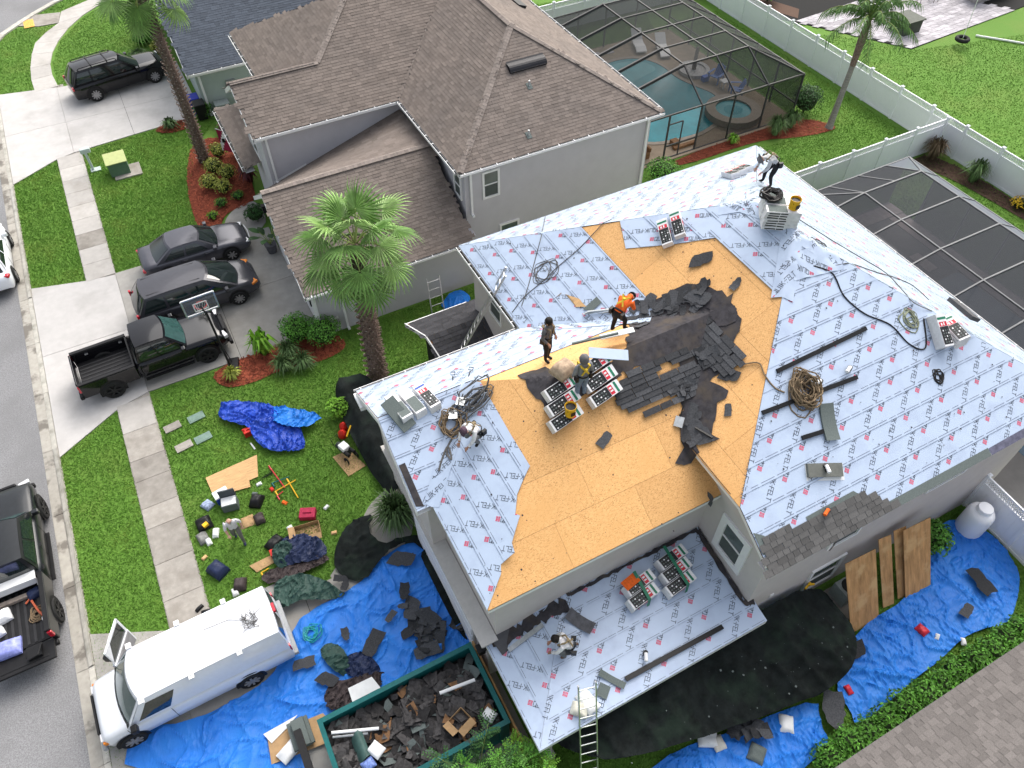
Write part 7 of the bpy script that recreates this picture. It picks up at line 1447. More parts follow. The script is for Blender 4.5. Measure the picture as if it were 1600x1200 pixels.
# tool tangle on the street gable
coil('rope_coil', (5.05, 12.15, 0), .62, 9, .018, M_ropeg, 'grey hose and rope tangle beside the crouching worker', seed=11, zf=roofz, flat=.3, sq=.45); coil('rope_coil', (4.3, 11.9, 0), .35, 12, .018, M_rope, 'tan rope pile in front of the crouching worker', seed=12, zf=roofz, flat=.2)
rope('air_hose', [(752, 620), (735, 640), (720, 665), (705, 690), (698, 708), (706, 720), (700, 700), (690, 722), (686, 738)], .03, M_ropeg, 'grey air hose running down the street gable valley', 'hose')
def shovel(a, b, label, m=M_galv):
    a, b = onroof(*a)+Vector((0, 0, .12)), onroof(*b)+Vector((0, 0, .12)); o = thing('shovel', label, 'shovel', b); d = (a-b).normalized(); s_ = d.cross(Vector((0, 0, 1))).normalized()
    q = MB(); q.tube([b, a], .018, 6); q.build('shaft', M_black, o); q = MB(); q.tube([a+s_*.06+d*.05, a+s_*.06+d*.16, a-s_*.06+d*.16, a-s_*.06+d*.05, a+s_*.06+d*.05], .014, 5); q.build('handle', M_black, o)
    q = MB(); q.hexa([b+s_*.12-d*.3+Vector((0, 0, -.01)), b-s_*.12-d*.3+Vector((0, 0, -.01)), b-s_*.12+Vector((0, 0, -.01)), b+s_*.12+Vector((0, 0, -.01)), b+s_*.12-d*.3, b-s_*.12-d*.3, b-s_*.12, b+s_*.12]); q.build('blade', m, o)
shovel((708, 592), (708, 645), 'roofing shovel with a black handle, left of the two above the crouching worker'); shovel((735, 584), (722, 625), 'roofing shovel with a black handle, right of the two above the crouching worker'); shovel((1072, 618), (1062, 655), 'shovel sticking out of the torn valley scraps')
q = MB(); a, b = onroof(1085, 672), onroof(1112, 688); q.bar(a+Vector((0, 0, .12)), b+Vector((0, 0, .12)), .05, .03); q.build('pry_bar', M_black, label='black pry bar on the torn valley felt', cat='tool')
# ladders
def ladder(name, a, b, label, w_=.42, side=None, m=M_alu, n=None):
    a, b = Vector(a), Vector(b); d = (b-a); L_ = d.length; t = d.normalized(); s_ = Vector(side).normalized() if side else t.cross(Vector((0, 0, 1))).normalized(); o = thing(name, label, 'ladder', a)
    for sg in (-1, 1): q = MB(); q.bar(a+s_*sg*w_/2, b+s_*sg*w_/2, .03, .075, up=tuple(t.cross(s_))); q.build('rail', m, o)
    n = n or int(L_/.3)
    for i in range(n): p = a+d*((i+.5)/n); q = MB(); q.tube([p-s_*w_/2, p+s_*w_/2], .018, 6); q.build('rung', m, o)
    return o
ladder('ladder', (3.94, 3.09, .0), (4.58, 4.83, 3.8), 'tall aluminium ladder leaning on the porch roof edge', .46, side=(1, -.25, 0), n=13)
ladder('ladder', (7.0, 17.7, 2.45), (8.55, 16.9, 6.4), 'aluminium ladder leaning from the side shelter onto the northwest roof edge', .42, side=(.5, .85, 0), n=13)
ladder('ladder', (7.6, 21.2, .5), (7.9, 22.3, 2.1), 'short aluminium ladder standing against the grey house wall', .55, side=(1, 0, 0), n=6)
# pieces hung on the porch ladder, scraps on porch
sack('white_bag', tuple(onporch(918, 1098)+Vector((0, 0, .04))), (.4, .6, .16), .2, M_paper, 'white plastic bag on the porch roof beside the ladder', 'bag', 15, .08); p = onporch(905, 1110); sack('white_bag', tuple(p+Vector((0, 0, .04))), (.35, .45, .18), .8, mat('bag_cream', (.66, .64, .55), .7, var=.15), 'cream cloth bag below the white bag at the porch ladder', 'bag', 16, .06)
p = onporch(945, 1085); slab_strip('grey_shingle', (942, 1080), .35, .3, R_(40), M_slip, 'small grey shingle scrap right of the porch ladder', 'shingle', porchz, .02); slab_strip('grey_shingle', (955, 1062), .75, .18, R_(-55), M_slip, 'curled grey shingle sliver on the porch roof', 'shingle', porchz, .02, bend=.08); slab_strip('grey_shingle', (790, 1000), .65, .55, R_(10), mat('shingle_plain_grey', (.085, .085, .09), .9, var=.1), 'square grey shingle at the porch roof corner by the lamp', 'shingle', porchz, .015); slab_strip('grey_shingle', (905, 972), .8, .35, R_(120), mat('flap_grey', (.10, .10, .11), .6, var=.3), 'loose grey flap behind the kneeling worker on the porch', 'flap', porchz, .02, bend=.15)
# ------------------------------------------------------------------ people
def person(label, loc, rz, pose, shirt, trousers, skin=M_skin, shoes=M_black, hat=None, hatm=None, hair=M_hair, harness=None, feet=None, scale=1.0):
    o = thing('person', label, 'person', loc, rz)
    scale *= .95; P = {k: Vector(v)*scale for k, v in POSES[pose].items()}
    if feet:
        for s_ in 'LR':
            dz = feet(P['ank'+s_]); P['ank'+s_].z += dz; P['toe'+s_].z += dz; P['knee'+s_].z += dz*.6
    names = ['pelvis', 'spine', 'chest', 'neck', 'head', 'crown']+[a+s_ for s_ in 'LR' for a in ('sh', 'el', 'wr', 'hip', 'knee', 'ank', 'toe')]
    rad = dict(pelvis=.15, spine=.135, chest=.16, neck=.058, head=.098, crown=.085, sh=.072, el=.05, wr=.034, hip=.105, knee=.068, ank=.045, toe=.042)
    E_ = [('pelvis', 'spine'), ('spine', 'chest'), ('chest', 'neck'), ('neck', 'head'), ('head', 'crown')]
    for s_ in 'LR': E_ += [('chest', 'sh'+s_), ('sh'+s_, 'el'+s_), ('el'+s_, 'wr'+s_), ('pelvis', 'hip'+s_), ('hip'+s_, 'knee'+s_), ('knee'+s_, 'ank'+s_), ('ank'+s_, 'toe'+s_)]
    bm_me = bpy.data.meshes.new('body_src'); bm_me.from_pydata([P[n] for n in names], [(names.index(a), names.index(b)) for a, b in E_], [])
    tmp = bpy.data.objects.new('tmp', bm_me); C.objects.link(tmp); md = tmp.modifiers.new('s', 'SKIN'); md.use_smooth_shade = True; md.branch_smoothing = .4
    for i, n in enumerate(names):
        r = rad.get(n) or rad[n[:-1]]; r *= scale; r *= 1.12 if n not in ('head', 'crown', 'neck') else 1; sv_ = bm_me.skin_vertices[0].data[i]; sv_.radius = (r, r*(.78 if n in ('pelvis', 'spine', 'chest') else 1)); sv_.use_root = (n == 'pelvis')
    md2 = tmp.modifiers.new('u', 'SUBSURF'); md2.levels = 2; md2.render_levels = 2
    dg = bpy.context.evaluated_depsgraph_get(); dg.update(); ev = tmp.evaluated_get(dg); me = bpy.data.meshes.new_from_object(ev); bpy.data.objects.remove(tmp); me.name = 'body'
    me.materials.clear()
    for m in (shirt, trousers, skin, shoes): me.materials.append(m)
    seg = [(P[a], P[b], a, b) for a, b in E_]
    def zone(c):
        best = None
        for a, b, na, nb in seg:
            ab = b-a; t = max(0, min(1, (c-a).dot(ab)/max(1e-9, ab.length_squared))); d = (c-a-ab*t).length/((rad.get(na) or rad[na[:-1]])+.02)
            if best is None or d < best[0]: best = (d, na, nb, t)
        _, a, b, t = best
        if a in ('neck', 'head') : return 2
        if a.startswith('el'): return 2 if (pose in SHORT or t > .8) else 0
        if a.startswith('ank'): return 3
        if a.startswith(('hip', 'knee')) or b.startswith('hip') or (a == 'pelvis' and b == 'spine' and t < .3): return 1
        return 0
    for p in me.polygons: p.material_index = zone(p.center); p.use_smooth = True
    # hands and features are joined into the one body mesh
    bm = bmesh.new(); bm.from_mesh(me); q = MB()
    for s_ in 'LR':
        w_ = P['wr'+s_]; d = (w_-P['el'+s_]).normalized(); sd_ = d.cross(Vector((0, 0, 1))); sd_ = sd_.normalized() if sd_.length > .1 else Vector((0, 1, 0)); nn = sd_.cross(d)
        q.hexa([w_-sd_*.035-nn*.014, w_+sd_*.035-nn*.014, w_+sd_*.04+d*.085-nn*.012, w_-sd_*.04+d*.085-nn*.012, w_-sd_*.035+nn*.014, w_+sd_*.035+nn*.014, w_+sd_*.04+d*.085+nn*.012, w_-sd_*.04+d*.085+nn*.012], 2)
        for i, l in enumerate((.062, .075, .07, .055)): b0 = w_+d*.08+sd_*(-.03+i*.02); q.tube([b0, b0+d*l*.5-nn*.012, b0+d*l*.85-nn*.04], [.009, .0085, .007], 5, 2)
        b0 = w_+d*.025+sd_*.035; q.tube([b0, b0+sd_*.03+d*.03, b0+sd_*.035+d*.06-nn*.015], [.011, .010, .008], 5, 2)
    hd = P['head']; up = (P['crown']-P['neck']).normalized(); lk = Vector(P.get('look', Vector((1, 0, 0)))); lk = (lk-up*lk.dot(up)).normalized(); sd_ = up.cross(lk)
    q.hexa([hd+lk*.085+sd_*.014-up*.02, hd+lk*.085-sd_*.014-up*.02, hd+lk*.08-sd_*.006+up*.03, hd+lk*.08+sd_*.006+up*.03, hd+lk*.118+sd_*.012-up*.02, hd+lk*.118-sd_*.012-up*.02, hd+lk*.092-sd_*.005+up*.03, hd+lk*.092+sd_*.005+up*.03], 2)
    for sg in (-1, 1): q.box(hd+sd_*sg*.098-lk*.005+up*.005, (.035, .02, .055), 0, 2)
    for sg in (-1, 1): q.box(hd+sd_*sg*.034+lk*.09+up*.03, (.014, .02, .012), 0, 3)
    q.box(hd+lk*.094-up*.045, (.012, .045, .01), 0, 3)
    k = [bm.verts.new(v) for v in q.v]; bm.verts.ensure_lookup_table()
    for f, mi in zip(q.f, q.m): nf = bm.faces.new([k[i] for i in f]); nf.material_index = mi
    bm.to_mesh(me); bm.free(); inst(me, 'body', o)
    c = hd+up*.02-lk*.01
    Q = Matrix((lk, sd_, up)).transposed()
    if hat == 'cap':
        q = MB(); q.lathe([(.116, 0), (.118, .04), (.095, .1), (.05, .128), (.001, .135)], 14, c+up*.02, 0, Q); q.hexa([c+lk*a+sd_*b+up*z for z in (.02, .035) for a, b in ((.09, -.07), (.19, -.055), (.19, .055), (.09, .07))]); q.build('cap', hatm, o, world=False, smooth=False)
    elif hat == 'brim':
        q = MB(); q.lathe([(.2, .02), (.118, .035), (.112, .08), (.09, .125), (.001, .135)], 16, c+up*.01, 0, Q); q.build('sun_hat', hatm, o, world=False)
    elif hat == 'hood':
        q = MB(); q.lathe([(.09, -.12), (.125, -.06), (.13, .03), (.1, .1), (.001, .13)], 14, c-lk*.02, 0, Q); q.build('hood', hatm, o, world=False, smooth=True)
    elif hair:
        q = MB(); q.lathe([(.107, 0), (.112, .03), (.095, .085), (.05, .112), (.001, .118)], 14, c-lk*.012+up*.012, 0, Q); q.lathe([(.108, -.05), (.111, .02)], 14, c-lk*.02, 0, Q); q.build('hair', hair, o, world=False, smooth=True)
    if harness:
        bk = -(Vector((1, 0, 0))-(P['chest']-P['pelvis']).normalized()*(P['chest']-P['pelvis']).normalized().x).normalized(); fr = -bk; ax = (P['chest']-P['pelvis']).normalized(); L2 = Vector((0, 1, 0)); q = MB(); cc = P['chest']; 
        for sg in (-1, 1):
            q.bar(cc+bk*.135+L2*sg*.11+ax*.1, P['spine']+bk*.125-L2*sg*.10, .045, .02, up=tuple(bk)); q.bar(cc+fr*.14+L2*sg*.10+ax*.08, P['spine']+fr*.125+L2*sg*.09, .045, .02, up=tuple(bk)); q.bar(cc+bk*.13+L2*sg*.11+ax*.09, cc+fr*.13+L2*sg*.10+ax*.09, .045, .02)
        q.box(cc+bk*.15, (.07, .07, .05)); o2 = q.build('harness', harness, o, world=False)
        q = MB(); q.lathe([(.155, -.03), (.165, 0), (.155, .03)], 16, P['pelvis']+Vector((0, 0, .10))*0+ax*.09, 0, Matrix((ax.orthogonal().normalized(), ax.cross(ax.orthogonal().normalized()), ax)).transposed()); q.box(P['pelvis']+Vector((-.02, .2, .02)), (.14, .08, .18)); q.box(P['pelvis']+Vector((-.02, -.2, .02)), (.14, .08, .18)); q.build('tool_belt', M_black, o, world=False)
    return o
SHORT = set()
POSES = dict(
 stand=dict(pelvis=(0, 0, .95), spine=(.01, 0, 1.14), chest=(.02, 0, 1.36), neck=(.02, 0, 1.50), head=(.05, 0, 1.61), crown=(.05, 0, 1.69), look=(1, 0, -.2), shL=(.02, .18, 1.41), elL=(.02, .26, 1.13), wrL=(.14, .24, .92), shR=(.02, -.18, 1.41), elR=(.0, -.26, 1.13), wrR=(.16, -.2, .96), hipL=(0, .10, .90), kneeL=(.04, .11, .50), ankL=(-.02, .12, .09), toeL=(.14, .14, .04), hipR=(0, -.10, .90), kneeR=(.06, -.11, .50), ankR=(.05, -.13, .09), toeR=(.21, -.15, .04)),
 bend=dict(pelvis=(-.2, 0, .86), spine=(-.06, 0, 1.02), chest=(.15, 0, 1.12), neck=(.29, 0, 1.13), head=(.39, 0, 1.09), crown=(.46, 0, 1.06), look=(.4, 0, -1), shL=(.18, .19, 1.10), elL=(.24, .25, .83), wrL=(.38, .16, .64), shR=(.18, -.19, 1.10), elR=(.28, -.24, .84), wrR=(.44, -.12, .66), hipL=(-.18, .11, .80), kneeL=(-.02, .15, .46), ankL=(-.12, .16, .09), toeL=(.05, .18, .04), hipR=(-.18, -.11, .80), kneeR=(.04, -.15, .46), ankR=(.02, -.17, .09), toeR=(.18, -.19, .04)),
 crouch=dict(pelvis=(-.16, 0, .40), spine=(-.05, 0, .56), chest=(.12, 0, .72), neck=(.24, 0, .80), head=(.33, 0, .84), crown=(.39, 0, .87), look=(.6, 0, -1), shL=(.14, .19, .74), elL=(.28, .25, .50), wrL=(.46, .18, .30), shR=(.14, -.19, .74), elR=(.26, -.26, .50), wrR=(.48, -.14, .26), hipL=(-.12, .12, .38), kneeL=(.24, .20, .44), ankL=(.02, .18, .08), toeL=(.18, .2, .04), hipR=(-.12, -.12, .38), kneeR=(.18, -.2, .10), ankR=(-.22, -.19, .09), toeR=(-.34, -.19, .04)),
 walk=dict(pelvis=(0, 0, .93), spine=(.02, 0, 1.12), chest=(.07, 0, 1.34), neck=(.10, 0, 1.47), head=(.14, 0, 1.57), crown=(.16, 0, 1.65), look=(1, 0, -.4), shL=(.06, .18, 1.38), elL=(-.02, .27, 1.12), wrL=(.08, .27, .92), shR=(.07, -.18, 1.38), elR=(.12, -.26, 1.11), wrR=(.3, -.2, .98), hipL=(0, .10, .88), kneeL=(.16, .11, .50), ankL=(.18, .12, .09), toeL=(.34, .13, .04), hipR=(0, -.10, .88), kneeR=(.0, -.11, .48), ankR=(-.26, -.12, .12), toeR=(-.12, -.13, .04)))
cl = lambda n, c: mat(n, c, .85, var=.2, scale=14)
c_grey, c_dk, c_jean, c_lt, c_hood = cl('cloth_grey', (.13, .125, .13)), cl('cloth_black', (.018, .018, .02)), cl('cloth_jean', (.17, .22, .30)), cl('cloth_light_grey', (.45, .45, .46)), cl('cloth_hood', (.23, .23, .25)); c_white = cl('cloth_white', (.66, .65, .66)); c_gt = cl('cloth_grey_trousers', (.14, .145, .15)); c_olive = cl('cloth_olive_trousers', (.15, .15, .135)); c_brown = cl('cloth_brown', (.16, .10, .075)); M_harn = mat('harness_yellow', (.6, .42, .04), .7, var=.2); M_harnd = mat('harness_tan', (.22, .17, .10), .7, var=.2)
def roof_feet(x, y, rz, zf):
    z0 = zf(x, y)
    def f(p): a = x+p.x*math.cos(rz)-p.y*math.sin(rz); b = y+p.x*math.sin(rz)+p.y*math.cos(rz); return zf(a, b)-z0
    return f
def on_roof_person(px, py, rz, zf=roofz, **k):
    p = onroof(px, py) if zf is roofz else onporch(px, py); z = zf(p.x, p.y)+.04; return person(loc=(p.x, p.y, z), rz=rz, feet=roof_feet(p.x, p.y, rz, zf), **k)
SHORT.clear()
on_roof_person(1195, 290, R_(165), label='roofer in a light grey shirt and grey hat bending at the far roof corner', pose='bend', shirt=c_lt, trousers=c_dk, hat='brim', hatm=c_grey, harness=M_harnd)
SHORT.add('bend'); on_roof_person(966, 518, R_(20), label='roofer in an orange shirt and black cap bending over the torn shingles', pose='bend', shirt=M_orange, trousers=c_dk, hat='cap', hatm=c_dk, harness=M_harn, scale=1.05); SHORT.clear()
on_roof_person(853, 564, R_(-60), label='roofer in a dark grey shirt standing beside the front ridge bundles', pose='stand', shirt=c_grey, trousers=c_dk, hair=M_hair, harness=M_harnd)
on_roof_person(907, 624, R_(85), label='roofer in a grey hooded top with a yellow harness seen from behind', pose='stand', shirt=c_hood, trousers=c_jean, hat='hood', hatm=c_grey, harness=M_harn)
on_roof_person(742, 690, R_(200), label='roofer with a purple cap and white sleeves crouching by the rope tangle', pose='crouch', shirt=c_white, trousers=c_gt, hat='cap', hatm=cl('cap_purple', (.09, .055, .075)), harness=M_harnd)
on_roof_person(885, 1018, R_(150), porchz, label='roofer in a white long sleeved shirt kneeling on the porch roof', pose='crouch', shirt=c_white, trousers=c_gt, shoes=c_brown, harness=M_harnd)
SHORT.add('walk'); person('bald man in a white T shirt walking among the bags on the lawn', (-2.5, 15.4, .03), R_(-95), 'walk', c_white, c_olive, M_skinp, cl('shoe_navy', (.03, .035, .08)), hair=None)

# ------------------------------------------------------------------ dumpster
dm = thing('dumpster', 'open teal dumpster heaped with torn black roofing', 'dumpster', (.4, 6.75, .05)); X0, X1, Y0, Y1, ZH = -1.9, 2.7, 5.5, 7.95, 1.5
for nm, a in (('side_wall', (X0, Y1-.06, X1, Y1)), ('side_wall', (X0, Y0, X1, Y0+.06)), ('end_wall', (X0, Y0+.06, X0+.06, Y1-.06)), ('end_wall', (X1-.06, Y0+.06, X1, Y1-.06))):
    q = MB(); q.b2(a[0], a[1], .15, a[2], a[3], ZH); q.build(nm, M_teal, dm)
q = MB(); q.b2(X0, Y0, .1, X1, Y1, .16); q.build('floor', M_teal, dm)
for a in ((X0-.03, Y1-.11, X1+.03, Y1+.03), (X0-.03, Y0-.03, X1+.03, Y0+.11), (X0-.03, Y0+.11, X0+.1, Y1-.11), (X1-.1, Y0+.11, X1+.03, Y1-.11)): q = MB(); q.b2(a[0], a[1], ZH, a[2], a[3], ZH+.1); q.build('rim', M_teal, dm)
for i in range(8):
    x = X0+.3+i*.57
    for y in (Y0-.05, Y1): q = MB(); q.b2(x, y, .15, x+.09, y+.05, ZH); q.build('rib', M_teal, dm)
for sy in (Y0+.3, Y1-.5): q = MB(); q.tube([(X0+.4, sy, .12), (X0+.4, sy+.2, .12)], .12, 12); q.build('roller', M_black, dm)
q = sheet([(X0+.08, Y0+.08), (X1-.08, Y0+.08), (X1-.08, Y1-.08), (X0+.08, Y1-.08)], lambda x, y: 1.0+.2*noise.noise(Vector((x*.9, y*.9, 3)))+.1*noise.noise(Vector((x*4, y*4, 5))), .12)
for i in range(430):
    x, y = random.uniform(X0+.2, X1-.25), random.uniform(Y0+.2, Y1-.25); z = 1.08+.2*noise.noise(Vector((x*.9, y*.9, 3)))+random.uniform(0, .12); a = random.uniform(0, 3.14); l, w_ = random.uniform(.1, .48)*random.random()**.4, random.uniform(.07, .24); nn = (Vector((0, 0, 1))+rand_dir()*.55).normalized(); t = nn.cross(Vector((math.cos(a), math.sin(a), 0))).normalized(); s_ = nn.cross(t); p = Vector((x, y, z)); cv = nn*random.uniform(0, .04)
    q.poly([p-t*l-s_*w_, p-t*l*.1-s_*w_+cv, p+t*l-s_*w_*random.uniform(.4, 1), p+t*l*.9+s_*w_, p+cv*1.2+s_*w_, p-t*l*.8+s_*w_*random.uniform(.5, 1)], random.choices((0, 1, 2), (.86, .07, .07))[0])
q.build('roofing_debris', [M_oldi, M_slip, M_wood], label='heap of torn black shingles and felt filling the dumpster', cat='debris', kind='stuff')
def open_box(loc, d, rz, label, m=M_card):
    o = thing('cardboard_box', label, 'box', loc, rz); x, y, z = d; q = MB()
    for a in ((-x/2, -y/2, 0, x/2, y/2, .01), (-x/2, -y/2, 0, -x/2+.01, y/2, z), (x/2-.01, -y/2, 0, x/2, y/2, z), (-x/2, -y/2, 0, x/2, -y/2+.01, z), (-x/2, y/2-.01, 0, x/2, y/2, z)): q.b2(*a)
    q.build('carton', m, o, world=False)
    for pts in ([(-x/2, -y/2, z), (-x/2, y/2, z), (-x/2-.2, y/2, z+.05), (-x/2-.2, -y/2, z+.05)], [(-x/2, -y/2, z), (x/2, -y/2, z), (x/2, -y/2-.2, z-.05), (-x/2, -y/2-.2, z-.05)]): q = MB(); q.poly(pts); q.build('flap', m, o, world=False)
open_box((1.55, 6.25, 1.15), (.5, .4, .25), .35, 'open cardboard box on the dumpster debris')
def pipe(a, b, r, m, label, cat='pipe', name='pipe'): q = MB(); q.tube([a, b], r, 8); return q.build(name, m, label=label, cat=cat)
pipe(G(687, 1083, 1.45), G(742, 1062, 1.5), .05, M_white, 'white pipe sticking out of the dumpster at upper right'); pipe(G(518, 1145, 1.45), G(592, 1138, 1.4), .045, M_white, 'white gutter length in the dumpster at left', 'gutter'); pipe(G(520, 1152, 1.4), G(575, 1146, 1.35), .035, M_galv, 'grey strip below the white gutter in the dumpster', 'strip')
q = MB(); c0 = G(572, 1168, 1.3); q.grid(lambda a, b: (c0.x-.3+.35*a, c0.y-.35+.75*b+.1*a, 1.25+.22*math.sin(a*2.4)), 8, 4); q.build('curved_sheet', mat('sheet_green', (.05, .10, .09), .5, var=.2), label='curved green plastic sheet in the dumpster', cat='sheet', smooth=True)
p = G(588, 1172, 1.35); sack('foam_block', tuple(p), (.35, .4, .12), .5, M_paper, 'white foam packet in the dumpster beside the green sheet', 'foam', 21); p = G(765, 1118, 1.35); sack('white_bag', tuple(p), (.3, .35, .2), .5, M_paper, 'small white bag in the near right dumpster corner', 'bag', 22, .06); p = G(576, 1195, 1.3); sack('blue_packet', tuple(p), (.35, .3, .12), .2, mat('packet_blue', (.15, .22, .5), .3, var=.5, scale=14), 'blue wrapped packet at the bottom of the dumpster', 'packet', 23)
q = MB(); a, b = G(487, 1082, 1.5), G(540, 1225, .9); q.b2(X0-.75, 5.3, .9, X0-.55, 8.2, 1.05); q.build('dumpster_arm', M_black, dm); q = MB(); q.b2(X0-.95, 7.9, .3, X0-.35, 8.7, .42); q.b2(X0-.8, 7.85, .42, X0-.45, 8.65, .62); q.build('grey_step', M_slip, dm)
q = MB(); q.b2(X1+.1, 4.9, 0, X1+.16, 8.1, 1.25); q.build('wood_panel', M_plyd, label='upright brown plywood between the dumpster and the porch', cat='plywood')
q = MB(); P = PX([(418, 1150), (505, 1115), (540, 1150), (425, 1195)], .12); q.prism(P, .14, .17); q.build('cardboard_sheet', M_card, label='brown cardboard under the white packet beside the dumpster', cat='cardboard'); p = G(460, 1165, .2); sack('white_packet', tuple(p), (1.0, .4, .18), .45, M_paper, 'long white packet on the cardboard beside the dumpster', 'packet', 25, .05); q = MB(); P = PX([(412, 1148), (465, 1118), (452, 1135), (425, 1162)], .15); q.prism(P, .18, .2); q.build('paper_sheet', M_paper, label='white paper sheet left of the dumpster', cat='paper'); P = PX([(545, 1078), (582, 1060), (598, 1080), (552, 1100)], .3); q = MB(); q.prism(P, .42, .45); q.build('paper_sheet', M_paper, label='white board on the brown tarp behind the dumpster', cat='board')
# scraps on the blue tarp
g_ = 'torn shingle heap on the blue tarpaulin'
for i in range(34): p = G(668+random.gauss(0, 13), 982+random.gauss(0, 11), .15); rscrap(p, Vector((0, 0, 1))+rand_dir()*.3, sc=random.uniform(.7, 1.2), off=.05+.12*random.random(), label='torn black shingle in the pile on the big blue tarpaulin', cat='shingle', group=g_)
for px, py, sc, lab in ((477, 1037, 1.35, 'large flat grey shingle on the blue tarpaulin behind the van'), (582, 1008, 1.4, 'pointed grey shingle in the middle of the blue tarpaulin'), (540, 992, .8, 'small torn scrap left on the blue tarpaulin'), (632, 925, 1.1, 'long dark scrap at the top of the blue tarpaulin'), (665, 1018, 1.3, 'dark shingle below the heap on the blue tarpaulin'), (714, 979, 1.0, 'dark shingle at the right edge of the blue tarpaulin'), (512, 1063, .9, 'narrow scrap on the blue tarpaulin near the brown tarp'), (628, 875, 1.2, 'dark shingle at the top corner of the blue tarpaulin'), (640, 870, .9, 'second dark scrap at the top corner of the blue tarpaulin'), (630, 948, .6, 'tiny scrap above the heap on the blue tarpaulin'), (610, 965, .7, 'brown scrap left of the heap on the blue tarpaulin'), (533, 905, .7, 'grey scrap on the drive behind the green tarp'), (540, 915, .8, 'second grey scrap on the drive behind the green tarp')): rscrap(G(px, py, .2), (0, 0, 1), sc=sc, off=.06, label=lab, cat='shingle')
for px, py, sc, lab in ((1532, 912, 1.9, 'long dark shingle on the right blue tarpaulin'), (1509, 955, .9, 'small dark scrap on the right blue tarpaulin'), (1300, 1110, 2.0, 'large flat dark shingle on the grass between the blue tarpaulins'), (1335, 1018, 1.0, 'dark scrap between the net and the right blue tarpaulin')): rscrap(G(px, py, .15), (0, 0, 1), sc=sc, off=.12, label=lab, cat='shingle')
for px, py, d, m, lab, cat_, sd in ((1440, 985, (.3, .35, .12), M_wr, 'red and white wrapper on the right blue tarpaulin', 'wrapper', 31), (1326, 1078, (.28, .2, .08), M_wr, 'small red and white wrapper at the tarpaulin edge', 'wrapper', 32), (1228, 1132, (.4, .5, .2), M_paper, 'white sack with a dark shingle on the bottom blue tarpaulin', 'sack', 33), (1105, 1155, (.45, .55, .2), M_paper, 'white bag on the bottom blue tarpaulin, leftmost', 'bag', 34), (1122, 1162, (.4, .35, .15), mat('bag_cream2', (.6, .58, .52), .7), 'cream scrap bag beside the leftmost white bag', 'bag', 35), (1182, 1178, (.45, .5, .16), M_slip, 'grey packet on the bottom blue tarpaulin', 'packet', 36), (1464, 995, (.2, .12, .06), M_paper, 'white scrap low on the right blue tarpaulin', 'scrap', 37), (1505, 1003, (.25, .15, .08), M_paper, 'white crumpled scrap at the right tarpaulin edge', 'scrap', 38)): sack('wrapper', tuple(G(px, py, .12)), d, random.uniform(0, 3), m, lab, cat_, sd, .05)
for i in range(22): p = G(1150+random.gauss(0, 22), 1135+random.gauss(0, 9), .2); rscrap(p, Vector((0, 0, 1))+rand_dir()*.4, sc=random.uniform(.6, 1.1), off=.1+.15*random.random(), label='torn black shingle in the pile below the black net', cat='shingle', group='torn shingle pile below the net')
q = MB()
for i in range(75):
    x, y = random.gauss(10, 2.2), random.gauss(3.2, .5)
    if not (5 < x < 13 and 2.4 < y < 4.5): continue
    z = net_z(x, y)+.16; a = random.uniform(0, 6); l = .006+.035*random.random()**3; c, s_ = math.cos(a)*l, math.sin(a)*l; q.poly([(x-c, y-s_, z), (x+s_, y-c, z+.01), (x+c, y+s_, z+.015), (x-s_, y+c, z)])
q.build('paper_specks', M_slip, label='pale torn specks scattered on the big black shade net', cat='litter', kind='stuff')
q = MB()
for i in range(260):
    x, y = random.uniform(3, 21), random.uniform(5, 19); z = roofz(x, y)
    if z < 5: continue
    n_ = rnorm(x, y); t = n_.orthogonal().normalized()*random.uniform(.012, .035); s_ = n_.cross(t); p = Vector((x, y, z))+n_*.055; q.poly([p-t, p+s_, p+t, p-s_])
q.build('roof_grit', M_blackfelt, label='dark shingle crumbs scattered over the main roof', cat='litter', kind='stuff')
q = MB(); q.tube([G(1088, 1035, 1.4), G(1093, 1043, 1.38)], .02, 5); q.build('lime_ribbon', mat('lime', (.35, .6, .05), .6), label='tiny lime ribbon on the black net', cat='ribbon')
q = MB(); p = Vector((12.7, 4.8, 1.35)); q.box(p, (.3, .06, .12), .3); q.box(p+Vector((.1, -.03, .08)), (.2, .05, .06), -.4); q.build('yellow_clip', M_yel, label='yellow clip at the top corner of the black net', cat='clip')
# ------------------------------------------------------------------ leaning plywood, tank, air unit
for px0, px1, w_, h, lab in (((1352, 980), (1335, 890), 1.12, 2.35, 'wide stained plywood sheet leaning on the south wall, leftmost'), ((1395, 955), (1383, 850), .42, 2.3, 'narrow plywood strip behind the leaning sheets'), ((1424, 948), (1400, 855), .42, 2.3, 'narrow plywood strip in the middle of the leaning sheets'), ((1440, 935), (1428, 832), 1.05, 2.4, 'wide stained plywood sheet leaning on the south wall, rightmost')):
    b = G(*px0); y0 = 3.25+.15*(w_ < .5); q = MB(); x = b.x+.0; t = Vector((0, 1.35, h)).normalized(); n_ = Vector((0, -t.z, t.y)); a = Vector((x-w_/2, y0, .02)); c_ = Vector((x+w_/2, y0-.05, .02)); L_ = math.hypot(1.35, h)
    q.hexa([a, c_, c_+n_*.02, a+n_*.02, a+t*L_, c_+t*L_+Vector((.05, 0, 0)), c_+t*L_+n_*.02+Vector((.05, 0, 0)), a+t*L_+n_*.02]); q.build('plywood_sheet', M_plyd, label=lab, cat='plywood')
